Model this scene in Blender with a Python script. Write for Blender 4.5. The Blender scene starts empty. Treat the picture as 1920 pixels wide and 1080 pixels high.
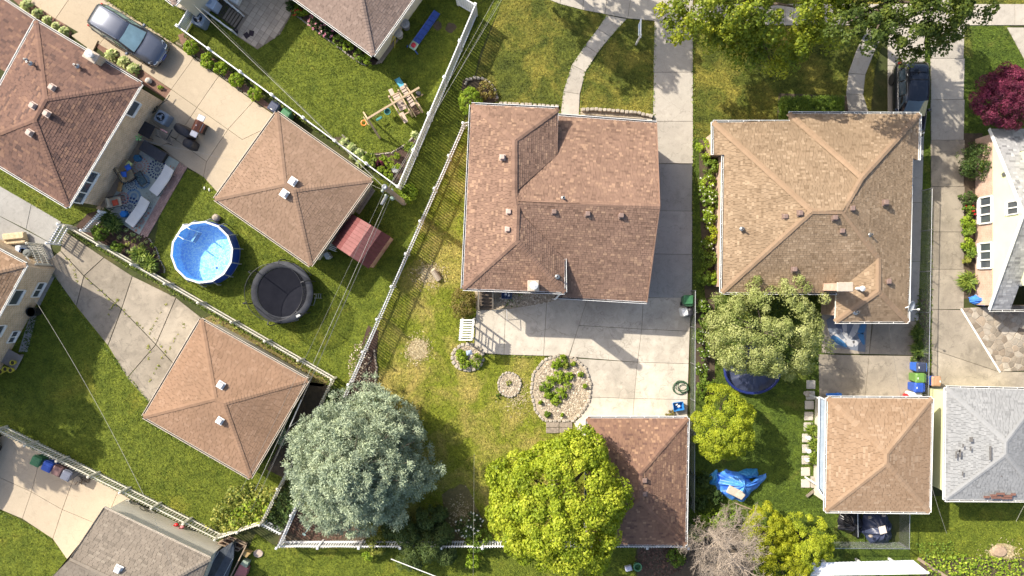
import bpy, math, random
import numpy as np
from mathutils import Vector, Matrix

# ------------------------------------------------------------------ camera, sky, sun, exposure
scene = bpy.context.scene
COL = scene.collection
CAMH, S = 45.0, 30.0                       # drone height (m); photo pixels per metre on the ground
SUN_ELEV = math.radians(38.0)
SDX, SDY = 0.80, -0.60                     # ground direction in which shadows fall

cam_d = bpy.data.cameras.new('camera')
cam = bpy.data.objects.new('camera', cam_d); COL.objects.link(cam)
cam.location = (0, 0, CAMH); cam.rotation_euler = (0, 0, 0)
cam_d.sensor_width = 36.0; cam_d.lens = 36.0 * CAMH * S / 1920.0
cam_d.clip_start = 0.5; cam_d.clip_end = 2000.0
scene.camera = cam

world = bpy.data.worlds.new('World'); scene.world = world; world.use_nodes = True
wn = world.node_tree.nodes; wl = world.node_tree.links
for n in list(wn): wn.remove(n)
wo = wn.new('ShaderNodeOutputWorld'); wb = wn.new('ShaderNodeBackground'); ws = wn.new('ShaderNodeTexSky')
ws.sky_type = 'NISHITA'; ws.sun_disc = False
ws.sun_elevation = SUN_ELEV; ws.sun_rotation = math.atan2(-SDX, -SDY)
ws.altitude = 200; ws.air_density = 1.0; ws.dust_density = 4.0; ws.ozone_density = 0.6
wb.inputs['Strength'].default_value = 0.14
wl.new(ws.outputs[0], wb.inputs[0]); wl.new(wb.outputs[0], wo.inputs[0])

sun_d = bpy.data.lights.new('sun', 'SUN'); sun_d.energy = 4.5; sun_d.angle = math.radians(0.6)
sun_d.color = (1.0, 0.92, 0.78)
sun = bpy.data.objects.new('sun', sun_d); COL.objects.link(sun)
ce = math.cos(SUN_ELEV)
sun.rotation_euler = Vector((SDX * ce, SDY * ce, -math.sin(SUN_ELEV))).to_track_quat('-Z', 'Y').to_euler()
sun.location = (-30, 25, 60)

scene.view_settings.view_transform = 'Standard'; scene.view_settings.look = 'None'
scene.view_settings.exposure = 0.85; scene.view_settings.gamma = 1.0
scene.view_settings.use_curve_mapping = False
scene.render.engine = 'CYCLES'
scene.cycles.max_bounces = 6; scene.cycles.diffuse_bounces = 3; scene.cycles.glossy_bounces = 3
scene.cycles.transparent_max_bounces = 12; scene.cycles.transmission_bounces = 4
scene.cycles.caustics_reflective = False; scene.cycles.caustics_refractive = False
scene.cycles.use_denoising = True

# ------------------------------------------------------------------ helpers
rng = random.Random(7); nrg = np.random.default_rng(11)
def W(px, py, h=0.0):
    k = (CAMH - h) / CAMH / S
    return Vector(((px - 960) * k, (540 - py) * k, h))
def WL(pts, h=0.0): return [W(p[0], p[1], p[2] if len(p) > 2 else h) for p in pts]
ORIG = {}

class MB:
    """collects vertices and faces; build() links them as one mesh object"""
    def __init__(s): s.v = []; s.f = []; s.t = []; s.uv = {}
    def add(s, vs, fs, t=0.5):
        b = len(s.v); s.v += [tuple(p) for p in vs]; s.t += [t] * len(vs)
        s.f += [tuple(b + i for i in f) for f in fs]; return b
    def poly(s, pts, t=0.5): s.add(pts, [tuple(range(len(pts)))], t)
    def box(s, c, size, rz=0.0, t=0.5, taper=1.0):
        hx, hy, hz = size[0] / 2, size[1] / 2, size[2] / 2; cr, sr = math.cos(rz), math.sin(rz); vs = []
        for z, k in ((-hz, 1.0), (hz, taper)):
            for x, y in ((-hx, -hy), (hx, -hy), (hx, hy), (-hx, hy)):
                vs.append((c[0] + x * k * cr - y * k * sr, c[1] + x * k * sr + y * k * cr, c[2] + z))
        s.add(vs, [(3, 2, 1, 0), (4, 5, 6, 7), (0, 1, 5, 4), (1, 2, 6, 5), (2, 3, 7, 6), (3, 0, 4, 7)], t)
    def rbox(s, c, size, rz=0.0, b=0.02, t=0.5, taper=1.0):
        """box with chamfered vertical edges and top"""
        hx, hy = size[0] / 2, size[1] / 2; cr, sr = math.cos(rz), math.sin(rz)
        def ring(k, ins, z):
            x, y = hx * k - ins, hy * k - ins; bb = b
            p = [(-x + bb, -y), (x - bb, -y), (x, -y + bb), (x, y - bb), (x - bb, y), (-x + bb, y), (-x, y - bb), (-x, -y + bb)]
            return [(c[0] + q[0] * cr - q[1] * sr, c[1] + q[0] * sr + q[1] * cr, z) for q in p]
        z0 = c[2] - size[2] / 2; z1 = c[2] + size[2] / 2
        s.loft([ring(1.0, 0, z0), ring(taper, 0, z1 - b), ring(taper, b, z1)], t, cap0=True, cap1=True)
    def loft(s, rings, t=0.5, cap0=True, cap1=True, closed=True):
        n = len(rings[0]); vs = [p for r in rings for p in r]; fs = []
        for i in range(len(rings) - 1):
            for j in range(n if closed else n - 1):
                k = (j + 1) % n
                fs.append((i * n + j, i * n + k, (i + 1) * n + k, (i + 1) * n + j))
        if cap0: fs.append(tuple(range(n - 1, -1, -1)))
        if cap1: fs.append(tuple((len(rings) - 1) * n + j for j in range(n)))
        s.add(vs, fs, t)
    def prism(s, pts, z0, z1, t=0.5, bev=0.0):
        pts = ccw([(p[0], p[1]) for p in pts])
        r0 = [(x, y, z0) for x, y in pts]
        if bev > 0:
            ins = inset(pts, bev)
            s.loft([r0, [(x, y, z1 - bev * .7) for x, y in pts], [(x, y, z1) for x, y in ins]], t)
        else: s.loft([r0, [(x, y, z1) for x, y in pts]], t)
    def tube(s, pts, r, n=6, t=0.5, cap=True):
        pts = [Vector(p) for p in pts]; m = len(pts); rs = r if isinstance(r, (list, tuple)) else [r] * m; rings = []
        prev = None
        for i, p in enumerate(pts):
            d = (pts[min(i + 1, m - 1)] - pts[max(i - 1, 0)])
            d = d.normalized() if d.length > 1e-9 else Vector((0, 0, 1))
            a = prev if prev is not None else (Vector((0, 0, 1)) if abs(d.z) < .9 else Vector((1, 0, 0)))
            x = (a - d * a.dot(d))
            if x.length < 1e-4: x = d.orthogonal()
            x.normalize(); prev = x; y = d.cross(x)
            rings.append([tuple(p + (x * math.cos(k * 2 * math.pi / n) + y * math.sin(k * 2 * math.pi / n)) * rs[i]) for k in range(n)])
        s.loft(rings, t, cap, cap)
    def beam(s, p0, p1, w, h, t=0.5):
        """rectangular beam from p0 to p1; w across (horizontal), h the other way"""
        p0, p1 = Vector(p0), Vector(p1); d = (p1 - p0).normalized()
        up = Vector((0, 0, 1)) if abs(d.z) < .95 else Vector((0, 1, 0))
        x = d.cross(up).normalized(); y = x.cross(d).normalized(); rings = []
        for p in (p0, p1):
            rings.append([tuple(p + x * a * w / 2 + y * b * h / 2) for a, b in ((-1, -1), (1, -1), (1, 1), (-1, 1))])
        s.loft(rings, t)
    def lathe(s, c, prof, n=16, t=0.5, sx=1.0, sy=1.0):
        rings = [[(c[0] + r * sx * math.cos(k * 2 * math.pi / n), c[1] + r * sy * math.sin(k * 2 * math.pi / n), c[2] + z) for k in range(n)] for r, z in prof]
        s.loft(rings, t, prof[0][0] > 1e-5, prof[-1][0] > 1e-5)
    def blob(s, c, r, seg=10, rings=6, jit=0.0, t=0.5, rg=None):
        rg = rg or rng; rr = []
        for i in range(rings + 1):
            a = math.pi * i / rings - math.pi / 2; ring = []
            for k in range(seg):
                j = 1 + rg.uniform(-jit, jit); b = 2 * math.pi * k / seg
                ring.append((c[0] + r[0] * j * max(math.cos(a), .02) * math.cos(b), c[1] + r[1] * j * max(math.cos(a), .02) * math.sin(b), c[2] + r[2] * math.sin(a) * (1 + rg.uniform(-jit, jit) * .5)))
            rr.append(ring)
        s.loft(rr, t)
    def wallquad(s, a, b, z0, z1, t=0.5):
        """vertical wall from a to b with UV in metres"""
        L = math.hypot(b[0] - a[0], b[1] - a[1]); fi = len(s.f)
        s.add([(a[0], a[1], z0), (b[0], b[1], z0), (b[0], b[1], z1), (a[0], a[1], z1)], [(0, 1, 2, 3)], t)
        s.uv[fi] = [(0, z0), (L, z0), (L, z1), (0, z1)]
    def build(s, name, mat, parent=None, origin=None, smooth=False, **props):
        me = bpy.data.meshes.new(name)
        o0 = Vector((0, 0, 0))
        if parent is not None: o0 = ORIG.get(parent.name, o0)
        elif origin is not None: o0 = Vector(origin)
        if o0.length > 0: vs = [(x - o0.x, y - o0.y, z - o0.z) for x, y, z in s.v]
        else: vs = s.v
        me.from_pydata(vs, [], s.f)
        at = me.attributes.new('tint', 'FLOAT', 'POINT'); at.data.foreach_set('value', s.t)
        if s.uv:
            uvl = me.uv_layers.new(name='UVMap')
            for fi, cs in s.uv.items():
                p = me.polygons[fi]
                for k, li in enumerate(p.loop_indices): uvl.data[li].uv = cs[k]
        if smooth: me.polygons.foreach_set('use_smooth', [True] * len(me.polygons))
        if mat is not None: me.materials.append(mat)
        me.update()
        o = bpy.data.objects.new(name, me); COL.objects.link(o)
        if parent is not None: o.parent = parent; ORIG[o.name] = o0
        else: o.location = o0; ORIG[o.name] = o0
        for k, v in props.items(): o[k] = v
        return o

def ccw(pts):
    a = sum(pts[i][0] * pts[(i + 1) % len(pts)][1] - pts[(i + 1) % len(pts)][0] * pts[i][1] for i in range(len(pts)))
    return list(pts) if a > 0 else list(pts)[::-1]
def inset(pts, d):
    pts = ccw(pts); n = len(pts); out = []
    for i in range(n):
        a, b, c = Vector(pts[i - 1][:2]), Vector(pts[i][:2]), Vector(pts[(i + 1) % n][:2])
        e1 = (b - a).normalized(); e2 = (c - b).normalized()
        n1 = Vector((-e1.y, e1.x)); n2 = Vector((-e2.y, e2.x)); m = n1 + n2
        if m.length < 1e-6: m = n1
        k = d / max(.3, m.normalized().dot(n1)); m.normalize()
        out.append((b.x + m.x * k, b.y + m.y * k))
    return out
def thing(name, label, cat, loc=(0, 0, 0), rz=0.0, group=None):
    o = bpy.data.objects.new(name, None); COL.objects.link(o); o.empty_display_size = .2
    o.location = loc; o.rotation_euler = (0, 0, rz); o['label'] = label; o['category'] = cat
    if group: o['group'] = group
    ORIG[o.name] = Vector((0, 0, 0)) if rz else Vector(loc)
    return o
def proto(name, label, cat, group=None):
    """a thing whose parts are written in its own axes; move() puts it in place"""
    o = thing(name, label, cat, group=group); ORIG[o.name] = Vector((0, 0, 0)); return o
def move(o, loc, rz=0.0, sc=1.0): o.location = loc; o.rotation_euler = (0, 0, rz); o.scale = (sc, sc, sc); return o
def tag(o, label, cat, group=None):
    o['label'] = label; o['category'] = cat
    if group: o['group'] = group
    return o
KIDS = {}
def copy_tree(o, parent=None):
    c = o.copy(); COL.objects.link(c); c.parent = parent
    for ch in [x for x in o.children]: copy_tree(ch, c)
    return c
def struct(name): 
    o = bpy.data.objects.new(name, None); COL.objects.link(o); o['kind'] = 'structure'; ORIG[o.name] = Vector((0, 0, 0)); return o

def np_mesh(name, co, nv, mat, tint=None, parent=None, origin=(0, 0, 0), smooth=False, **props):
    """co: (N*nv,3) vertices, consecutive nv make a face"""
    co = np.asarray(co, dtype=np.float32) - np.asarray(origin, dtype=np.float32); n = len(co); nf = n // nv
    me = bpy.data.meshes.new(name)
    me.vertices.add(n); me.vertices.foreach_set('co', co.ravel())
    me.loops.add(n); me.loops.foreach_set('vertex_index', np.arange(n, dtype=np.int32))
    me.polygons.add(nf); me.polygons.foreach_set('loop_start', np.arange(0, n, nv, dtype=np.int32))
    me.polygons.foreach_set('loop_total', np.full(nf, nv, dtype=np.int32))
    me.update(calc_edges=True)
    at = me.attributes.new('tint', 'FLOAT', 'POINT')
    at.data.foreach_set('value', np.repeat(np.asarray(tint, dtype=np.float32), nv) if tint is not None else np.full(n, .5, dtype=np.float32))
    if smooth: me.polygons.foreach_set('use_smooth', np.ones(nf, dtype=bool))
    me.materials.append(mat)
    o = bpy.data.objects.new(name, me); COL.objects.link(o)
    if parent is not None: o.parent = parent
    else: o.location = origin
    ORIG[o.name] = Vector(origin)
    for k, v in props.items(): o[k] = v
    return o

# ------------------------------------------------------------------ materials
def nodes(name):
    m = bpy.data.materials.new(name); m.use_nodes = True; nt = m.node_tree
    for n in list(nt.nodes): nt.nodes.remove(n)
    out = nt.nodes.new('ShaderNodeOutputMaterial'); b = nt.nodes.new('ShaderNodeBsdfPrincipled')
    nt.links.new(b.outputs[0], out.inputs[0]); return m, nt, b, out
def ramp(nt, fac, stops, interp='LINEAR'):
    r = nt.nodes.new('ShaderNodeValToRGB'); r.color_ramp.interpolation = interp; e = r.color_ramp.elements
    while len(e) < len(stops): e.new(0.5)
    for i, (p, c) in enumerate(stops): e[i].position = p; e[i].color = (c[0], c[1], c[2], 1)
    nt.links.new(fac, r.inputs[0]); return r.outputs[0]
def noise(nt, vec, scale, detail=4, rough=.6, dist=0.0):
    n = nt.nodes.new('ShaderNodeTexNoise'); n.inputs['Scale'].default_value = scale; n.inputs['Detail'].default_value = detail
    n.inputs['Roughness'].default_value = rough; n.inputs['Distortion'].default_value = dist
    if vec is not None: nt.links.new(vec, n.inputs['Vector'])
    return n.outputs[0]
def pos(nt): return nt.nodes.new('ShaderNodeNewGeometry').outputs['Position']
def mixc(nt, a, b, fac, mode='MIX'):
    m = nt.nodes.new('ShaderNodeMix'); m.data_type = 'RGBA'; m.blend_type = mode
    for sock, val in ((m.inputs[6], a), (m.inputs[7], b), (m.inputs[0], fac)):
        if isinstance(val, (int, float)): sock.default_value = val
        elif isinstance(val, tuple): sock.default_value = (*val[:3], 1)
        else: nt.links.new(val, sock)
    return m.outputs[2]
def maprange(nt, v, a, b, c, d):
    m = nt.nodes.new('ShaderNodeMapRange'); nt.links.new(v, m.inputs[0])
    for i, x in enumerate((a, b, c, d)): m.inputs[i + 1].default_value = x
    return m.outputs[0]
def bump(nt, b, h, strength=.3, dist=.02):
    n = nt.nodes.new('ShaderNodeBump'); n.inputs['Strength'].default_value = strength; n.inputs['Distance'].default_value = dist
    nt.links.new(h, n.inputs['Height']); nt.links.new(n.outputs[0], b.inputs['Normal'])
MATS = {}
def pm(name, c, c2=None, scale=3.0, rough=.7, metal=0.0, bmp=0.0, bscale=40.0, spec=.4, rnd=0.0, fine=.12):
    """general procedural surface: two colours through noise, fine grain, optional relief and per-object tint"""
    if name in MATS: return MATS[name]
    m, nt, b, out = nodes(name); p = pos(nt)
    c2 = c2 or tuple(x * .8 for x in c)
    col = ramp(nt, noise(nt, p, scale, 5), [(.32, c), (.68, c2)])
    g = ramp(nt, noise(nt, p, scale * 14, 3), [(.25, (1 - fine,) * 3), (.75, (1 + fine * .6,) * 3)])
    col = mixc(nt, col, g, 1.0, 'MULTIPLY')
    if rnd > 0:
        oi = nt.nodes.new('ShaderNodeObjectInfo')
        r = ramp(nt, oi.outputs['Random'], [(0, (1 - rnd,) * 3), (1, (1 + rnd * .5,) * 3)]); col = mixc(nt, col, r, 1.0, 'MULTIPLY')
    nt.links.new(col, b.inputs['Base Color']); b.inputs['Roughness'].default_value = rough
    b.inputs['Metallic'].default_value = metal; b.inputs['Specular IOR Level'].default_value = spec
    if bmp > 0: bump(nt, b, noise(nt, p, bscale, 4), bmp, .02)
    MATS[name] = m; return m
def tm(name, stops, scale=1.2, rough=.85, vary=.18, bmp=.0, bscale=50, trans=0.0, spec=.25, interp='LINEAR', blotch=None):
    """colour from the per-piece tint through a ramp, times slow noise; trans adds leaf translucency"""
    if name in MATS: return MATS[name]
    m, nt, b, out = nodes(name); p = pos(nt)
    a = nt.nodes.new('ShaderNodeAttribute'); a.attribute_name = 'tint'
    col = ramp(nt, a.outputs['Fac'], stops, interp)
    g = ramp(nt, noise(nt, p, scale, 5), [(.3, (1 - vary,) * 3), (.7, (1 + vary * .7,) * 3)]); col = mixc(nt, col, g, 1.0, 'MULTIPLY')
    if blotch:
        f = maprange(nt, noise(nt, p, blotch[1], 4, .65), .48, .68, 0, blotch[2]); col = mixc(nt, col, blotch[0], f)
    nt.links.new(col, b.inputs['Base Color']); b.inputs['Roughness'].default_value = rough; b.inputs['Specular IOR Level'].default_value = spec
    if bmp > 0: bump(nt, b, noise(nt, p, bscale, 3), bmp, .01)
    if trans > 0:
        tr = nt.nodes.new('ShaderNodeBsdfTranslucent'); nt.links.new(mixc(nt, col, (1.25, 1.2, .5), 1.0, 'MULTIPLY'), tr.inputs[0])
        mx = nt.nodes.new('ShaderNodeMixShader'); mx.inputs[0].default_value = trans
        nt.links.new(b.outputs[0], mx.inputs[1]); nt.links.new(tr.outputs[0], mx.inputs[2]); nt.links.new(mx.outputs[0], out.inputs[0])
    MATS[name] = m; return m
def concrete(name, c, dark=.62, stain=.5, rnd=.10):
    if name in MATS: return MATS[name]
    m, nt, b, out = nodes(name); p = pos(nt)
    f1 = maprange(nt, noise(nt, p, .55, 6, .62, .4), .35, .68, 0, 1)
    col = mixc(nt, c, tuple(x * (dark + .1) for x in c), mixc(nt, (0, 0, 0), f1, stain))
    f2 = maprange(nt, noise(nt, p, 2.3, 6, .7, .8), .52, .75, 0, stain)
    col = mixc(nt, col, tuple(x * dark * .92 for x in c), f2)
    f3 = maprange(nt, noise(nt, p, 1.1, 5, .6), .55, .72, 0, stain * .6)
    col = mixc(nt, col, tuple(min(.85, x * 1.22) for x in c), f3)
    g = ramp(nt, noise(nt, p, 28, 4, .7), [(.25, (.84,) * 3), (.75, (1.1,) * 3)]); col = mixc(nt, col, g, 1.0, 'MULTIPLY')
    # hairline cracks
    vo = nt.nodes.new('ShaderNodeTexVoronoi'); vo.feature = 'DISTANCE_TO_EDGE'; vo.inputs['Scale'].default_value = .33
    wv = nt.nodes.new('ShaderNodeVectorMath'); wv.operation = 'ADD'; nz = nt.nodes.new('ShaderNodeTexNoise'); nz.inputs['Scale'].default_value = 1.6
    nt.links.new(p, nz.inputs[0]); nt.links.new(p, wv.inputs[0]); nt.links.new(nz.outputs[1], wv.inputs[1]); nt.links.new(wv.outputs[0], vo.inputs[0])
    cr = maprange(nt, vo.outputs[0], .0, .006, .55 * stain, 0); col = mixc(nt, col, tuple(x * .35 for x in c), cr)
    oi = nt.nodes.new('ShaderNodeObjectInfo'); r = ramp(nt, oi.outputs['Random'], [(0, (1 - rnd,) * 3), (1, (1 + rnd * .6,) * 3)])
    col = mixc(nt, col, r, 1.0, 'MULTIPLY')
    nt.links.new(col, b.inputs['Base Color']); b.inputs['Roughness'].default_value = .9; b.inputs['Specular IOR Level'].default_value = .2
    bump(nt, b, noise(nt, p, 45, 4), .25, .01); MATS[name] = m; return m
def brickm(name, c1, c2, mortar, bw=.21, bh=.075, ms=.012):
    m, nt, b, out = nodes(name); tc = nt.nodes.new('ShaderNodeUVMap'); tc.uv_map = 'UVMap'
    br = nt.nodes.new('ShaderNodeTexBrick'); nt.links.new(tc.outputs[0], br.inputs['Vector'])
    br.inputs['Scale'].default_value = 1.0; br.inputs['Brick Width'].default_value = bw; br.inputs['Row Height'].default_value = bh
    br.inputs['Mortar Size'].default_value = ms; br.inputs['Bias'].default_value = 0
    for k, c in (('Color1', c1), ('Color2', c2), ('Mortar', mortar)): br.inputs[k].default_value = (*c, 1)
    g = ramp(nt, noise(nt, pos(nt), 2.0, 5), [(.3, (.8,) * 3), (.7, (1.12,) * 3)])
    nt.links.new(mixc(nt, br.outputs[0], g, 1.0, 'MULTIPLY'), b.inputs['Base Color']); b.inputs['Roughness'].default_value = .9
    bump(nt, b, br.outputs['Fac'], -.4, .01); return m
def grassm(name, lush, dark, dry, bare, dryness):
    m, nt, b, out = nodes(name); p = pos(nt)
    col = ramp(nt, noise(nt, p, 1.4, 5, .65), [(.3, dark), (.68, lush)])
    f = maprange(nt, noise(nt, p, .42, 6, .66, .6), .62 - dryness * .3, .80 - dryness * .24, 0, 1); col = mixc(nt, col, dry, f)
    f2 = maprange(nt, noise(nt, p, .9, 6, .7, .5), .74 - dryness * .08, .82 - dryness * .06, 0, .8); col = mixc(nt, col, bare, f2)
    g = ramp(nt, noise(nt, p, 9, 5, .75), [(.25, (.6,) * 3), (.75, (1.3,) * 3)]); col = mixc(nt, col, g, 1.0, 'MULTIPLY')
    a = nt.nodes.new('ShaderNodeAttribute'); a.attribute_name = 'tint'
    t = ramp(nt, a.outputs['Fac'], [(0, (.38, .42, .36)), (.5, (1, 1, 1)), (1, (1.75, 1.65, 1.5))]); col = mixc(nt, col, t, 1.0, 'MULTIPLY')
    nt.links.new(col, b.inputs['Base Color']); b.inputs['Roughness'].default_value = .8; b.inputs['Specular IOR Level'].default_value = .2
    bump(nt, b, noise(nt, p, 18, 5, .7), .5, .05); MATS[name] = m; return m
def plain(name, c, rough=.5, metal=0.0, spec=.5, coat=0.0): 
    m = pm(name, c, tuple(x * .9 for x in c), 2.5, rough, metal, 0, 40, spec, 0, .05)
    if coat: m.node_tree.nodes['Principled BSDF'].inputs['Coat Weight'].default_value = coat
    return m
def glassm(name, c=(.03, .04, .05), rough=.06):
    if name in MATS: return MATS[name]
    m, nt, b, out = nodes(name); col = ramp(nt, noise(nt, pos(nt), 1.3, 3), [(.3, c), (.7, tuple(x * 1.5 for x in c))])
    nt.links.new(col, b.inputs['Base Color']); b.inputs['Roughness'].default_value = rough; b.inputs['Specular IOR Level'].default_value = .8
    b.inputs['Coat Weight'].default_value = .5; b.inputs['Coat Roughness'].default_value = .03; MATS[name] = m; return m
def netm(name, c, alpha):
    if name in MATS: return MATS[name]
    m, nt, b, out = nodes(name); col = ramp(nt, noise(nt, pos(nt), 8, 3), [(.3, c), (.7, tuple(x * 1.4 for x in c))]); nt.links.new(col, b.inputs['Base Color'])
    b.inputs['Roughness'].default_value = .7; tr = nt.nodes.new('ShaderNodeBsdfTransparent'); mx = nt.nodes.new('ShaderNodeMixShader'); mx.inputs[0].default_value = alpha
    nt.links.new(tr.outputs[0], mx.inputs[1]); nt.links.new(b.outputs[0], mx.inputs[2]); nt.links.new(mx.outputs[0], out.inputs[0]); MATS[name] = m; return m
WHITE = pm('white_paint', (.78, .78, .76), (.7, .7, .67), 1.5, .45, spec=.4, fine=.05)
VINYL = pm('white_vinyl', (.76, .77, .78), (.68, .69, .70), .8, .35, spec=.5, fine=.04)
CREAMP = pm('cream_paint', (.66, .63, .52), (.55, .52, .42), 2.0, .6, fine=.1)
TRIMT = pm('tan_trim', (.62, .55, .46), (.54, .47, .39), 2.0, .55, fine=.05)
METALD = pm('dark_metal', (.03, .03, .035), (.05, .05, .055), 6, .45, .5, fine=.1)
GALV = pm('galvanised', (.42, .43, .44), (.3, .31, .32), 5, .4, .8, fine=.1)
BLACKP = pm('black_plastic', (.012, .012, .014), (.022, .022, .025), 5, .5, fine=.1)
GUTTERD = pm('gutter_dark', (.10, .09, .08), (.05, .045, .04), 6, .9, fine=.2)  # dark brown tone for trough floors and dark rake trims
WOODP = pm('weathered_wood', (.36, .27, .19), (.24, .18, .13), 7, .85, bmp=.3, fine=.2, rnd=.15)
WOODG = pm('grey_wood', (.30, .25, .20), (.18, .15, .12), 7, .9, bmp=.3, fine=.2, rnd=.2)
BARK = pm('bark', (.13, .10, .075), (.07, .055, .045), 9, .95, bmp=.5, fine=.3)
SOIL = pm('soil', (.10, .075, .05), (.06, .045, .03), 3, .95, bmp=.5, fine=.3)
MULCH = pm('mulch', (.085, .05, .038), (.045, .028, .022), 12, .95, bmp=.6, fine=.4)
MULCHR = pm('red_mulch', (.26, .15, .11), (.15, .085, .065), 14, .95, bmp=.6, fine=.4)
GRAVEL = pm('gravel', (.52, .44, .33), (.27, .215, .15), 9, .95, bmp=.8, fine=.45)
STRAW = pm('straw', (.42, .34, .20), (.28, .22, .12), 10, .95, bmp=.5, fine=.35)
DRYPATCH = pm('thin_turf', (.16, .135, .05), (.10, .085, .035), 5, .95, bmp=.5, fine=.4)
STONE = pm('edging_stone', (.42, .38, .32), (.31, .27, .22), 9, .9, bmp=.4, fine=.2, rnd=.2)
ROCK = pm('rock', (.42, .36, .30), (.26, .22, .18), 5, .9, bmp=.6, fine=.3)
CON = concrete('concrete', (.42, .385, .335), .66, .75, .12)
CON_WARM = concrete('warm_concrete', (.42, .35, .262), .78, .5, .08)
CON_OLD = concrete('old_concrete', (.345, .30, .24), .55, 1.0, .15)
CON_PATIO = concrete('patio_concrete', (.52, .472, .40), .60, .95, .12)
CON_GREY = concrete('grey_concrete', (.33, .325, .315), .62, .7)
# ------------------------------------------------------------------ ground, lawns, paving
HARD = []          # world polygons where no grass grows
gm = MB(); gm.poly([(-160, -160, 0), (160, -160, 0), (160, 160, 0), (-160, 160, 0)])
grassm('turf_lush', (.155, .185, .021), (.075, .105, .011), (.225, .22, .03), (.18, .15, .06), .18)
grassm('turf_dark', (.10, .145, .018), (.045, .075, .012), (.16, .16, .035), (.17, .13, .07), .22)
grassm('turf_dry', (.21, .235, .024), (.125, .155, .014), (.34, .28, .08), (.35, .27, .12), .60)
grassm('turf_front', (.125, .145, .022), (.05, .066, .012), (.27, .235, .045), (.22, .20, .10), .52)
grassm('turf_base', (.06, .075, .02), (.04, .045, .015), (.10, .09, .035), (.10, .08, .05), .40)
gm.build('ground', MATS['turf_base'], kind='structure')

def pip(P, poly):
    x, y = P[:, 0], P[:, 1]; ins = np.zeros(len(P), bool); n = len(poly)
    for i in range(n):
        x0, y0 = poly[i][0], poly[i][1]; x1, y1 = poly[(i + 1) % n][0], poly[(i + 1) % n][1]
        c = ((y0 > y) != (y1 > y)) & (x < (x1 - x0) * (y - y0) / (y1 - y0 + 1e-12) + x0); ins ^= c
    return ins
LAWNS = []
def lawn(pts, mat, z, dens=330, blade=.095):
    w = [(p.x, p.y) for p in WL(pts)]; mb = MB(); mb.poly([(x, y, z) for x, y in ccw(w)]); mb.build('lawn', MATS[mat], kind='structure')
    LAWNS.append((w, mat, z, dens, blade))
def grow():
    by = {}
    for w, mat, z, dens, blade in LAWNS:
        a = np.array(w); lo, hi = a.min(0), a.max(0); lo = np.maximum(lo, [-33.5, -19.5]); hi = np.minimum(hi, [33.5, 19.5])
        n = int(max(0, (hi - lo).prod()) * dens); P = nrg.uniform(lo, hi, (n, 2)); k = pip(P, w)
        for h in HARD: 
            hb = np.array(h); l2, h2 = hb[:, :2].min(0), hb[:, :2].max(0)
            c = k & (P[:, 0] > l2[0]) & (P[:, 0] < h2[0]) & (P[:, 1] > l2[1]) & (P[:, 1] < h2[1])
            idx = np.nonzero(c)[0]
            if len(idx): k[idx[pip(P[idx], h)]] = False
        P = P[k]; n = len(P)
        if not n: continue
        a1 = nrg.uniform(0, 2 * np.pi, n); L = blade * nrg.uniform(.6, 1.5, n); w_ = L * nrg.uniform(.2, .36, n); hgt = nrg.uniform(.02, .11, n)
        d = np.stack([np.cos(a1), np.sin(a1)], 1); q = np.stack([-d[:, 1], d[:, 0]], 1)
        co = np.zeros((n, 3, 3)); co[:, 0, :2] = P - q * w_[:, None] / 2; co[:, 1, :2] = P + q * w_[:, None] / 2
        co[:, 2, :2] = P + d * L[:, None]; co[:, :2, 2] = z + .002; co[:, 2, 2] = z + hgt
        by.setdefault(mat, []).append((co.reshape(-1, 3), nrg.uniform(0, 1, n) ** 1.2))
    for mat, ls in by.items():
        np_mesh('grass', np.concatenate([l[0] for l in ls]), 3, MATS[mat], np.concatenate([l[1] for l in ls]), kind='stuff',
                label={'turf_lush': 'lush green mown grass of the fenced side yards', 'turf_dark': 'deep green shaded grass of the back yards', 'turf_dry': 'yellowing dry grass behind the middle house', 'turf_front': 'patchy half dry grass of the front yards'}.get(mat, 'rough grass'))
def sheet(name, pts, mat, z, hard=True, kind='structure', parent=None, **k):
    w = [(p.x, p.y) for p in WL(pts)]
    if hard: HARD.append(w)
    mb = MB(); mb.prism(w, 0.0, z); o = mb.build(name, mat, parent=parent, **k)
    if parent is None and kind: o['kind'] = kind
    return o
def slab(parent, pts, mat, top=.06, gap=.010, bev=.008, tilt=0.0, name='slab'):
    w = [(p.x, p.y) for p in WL(pts)]; HARD.append(inset(w, -.02)); w = inset(w, gap); mb = MB()
    mb.prism(w, .004, top + rng.uniform(-.006, .006), bev=bev); return mb.build(name, mat, parent=parent)
def strip(parent, left, right, mat, **k):
    for i in range(len(left) - 1): slab(parent, [left[i], left[i + 1], right[i + 1], right[i]], mat, **k)
def lerp(a, b, t): return tuple(a[i] + (b[i] - a[i]) * t for i in range(len(a)))

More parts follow.
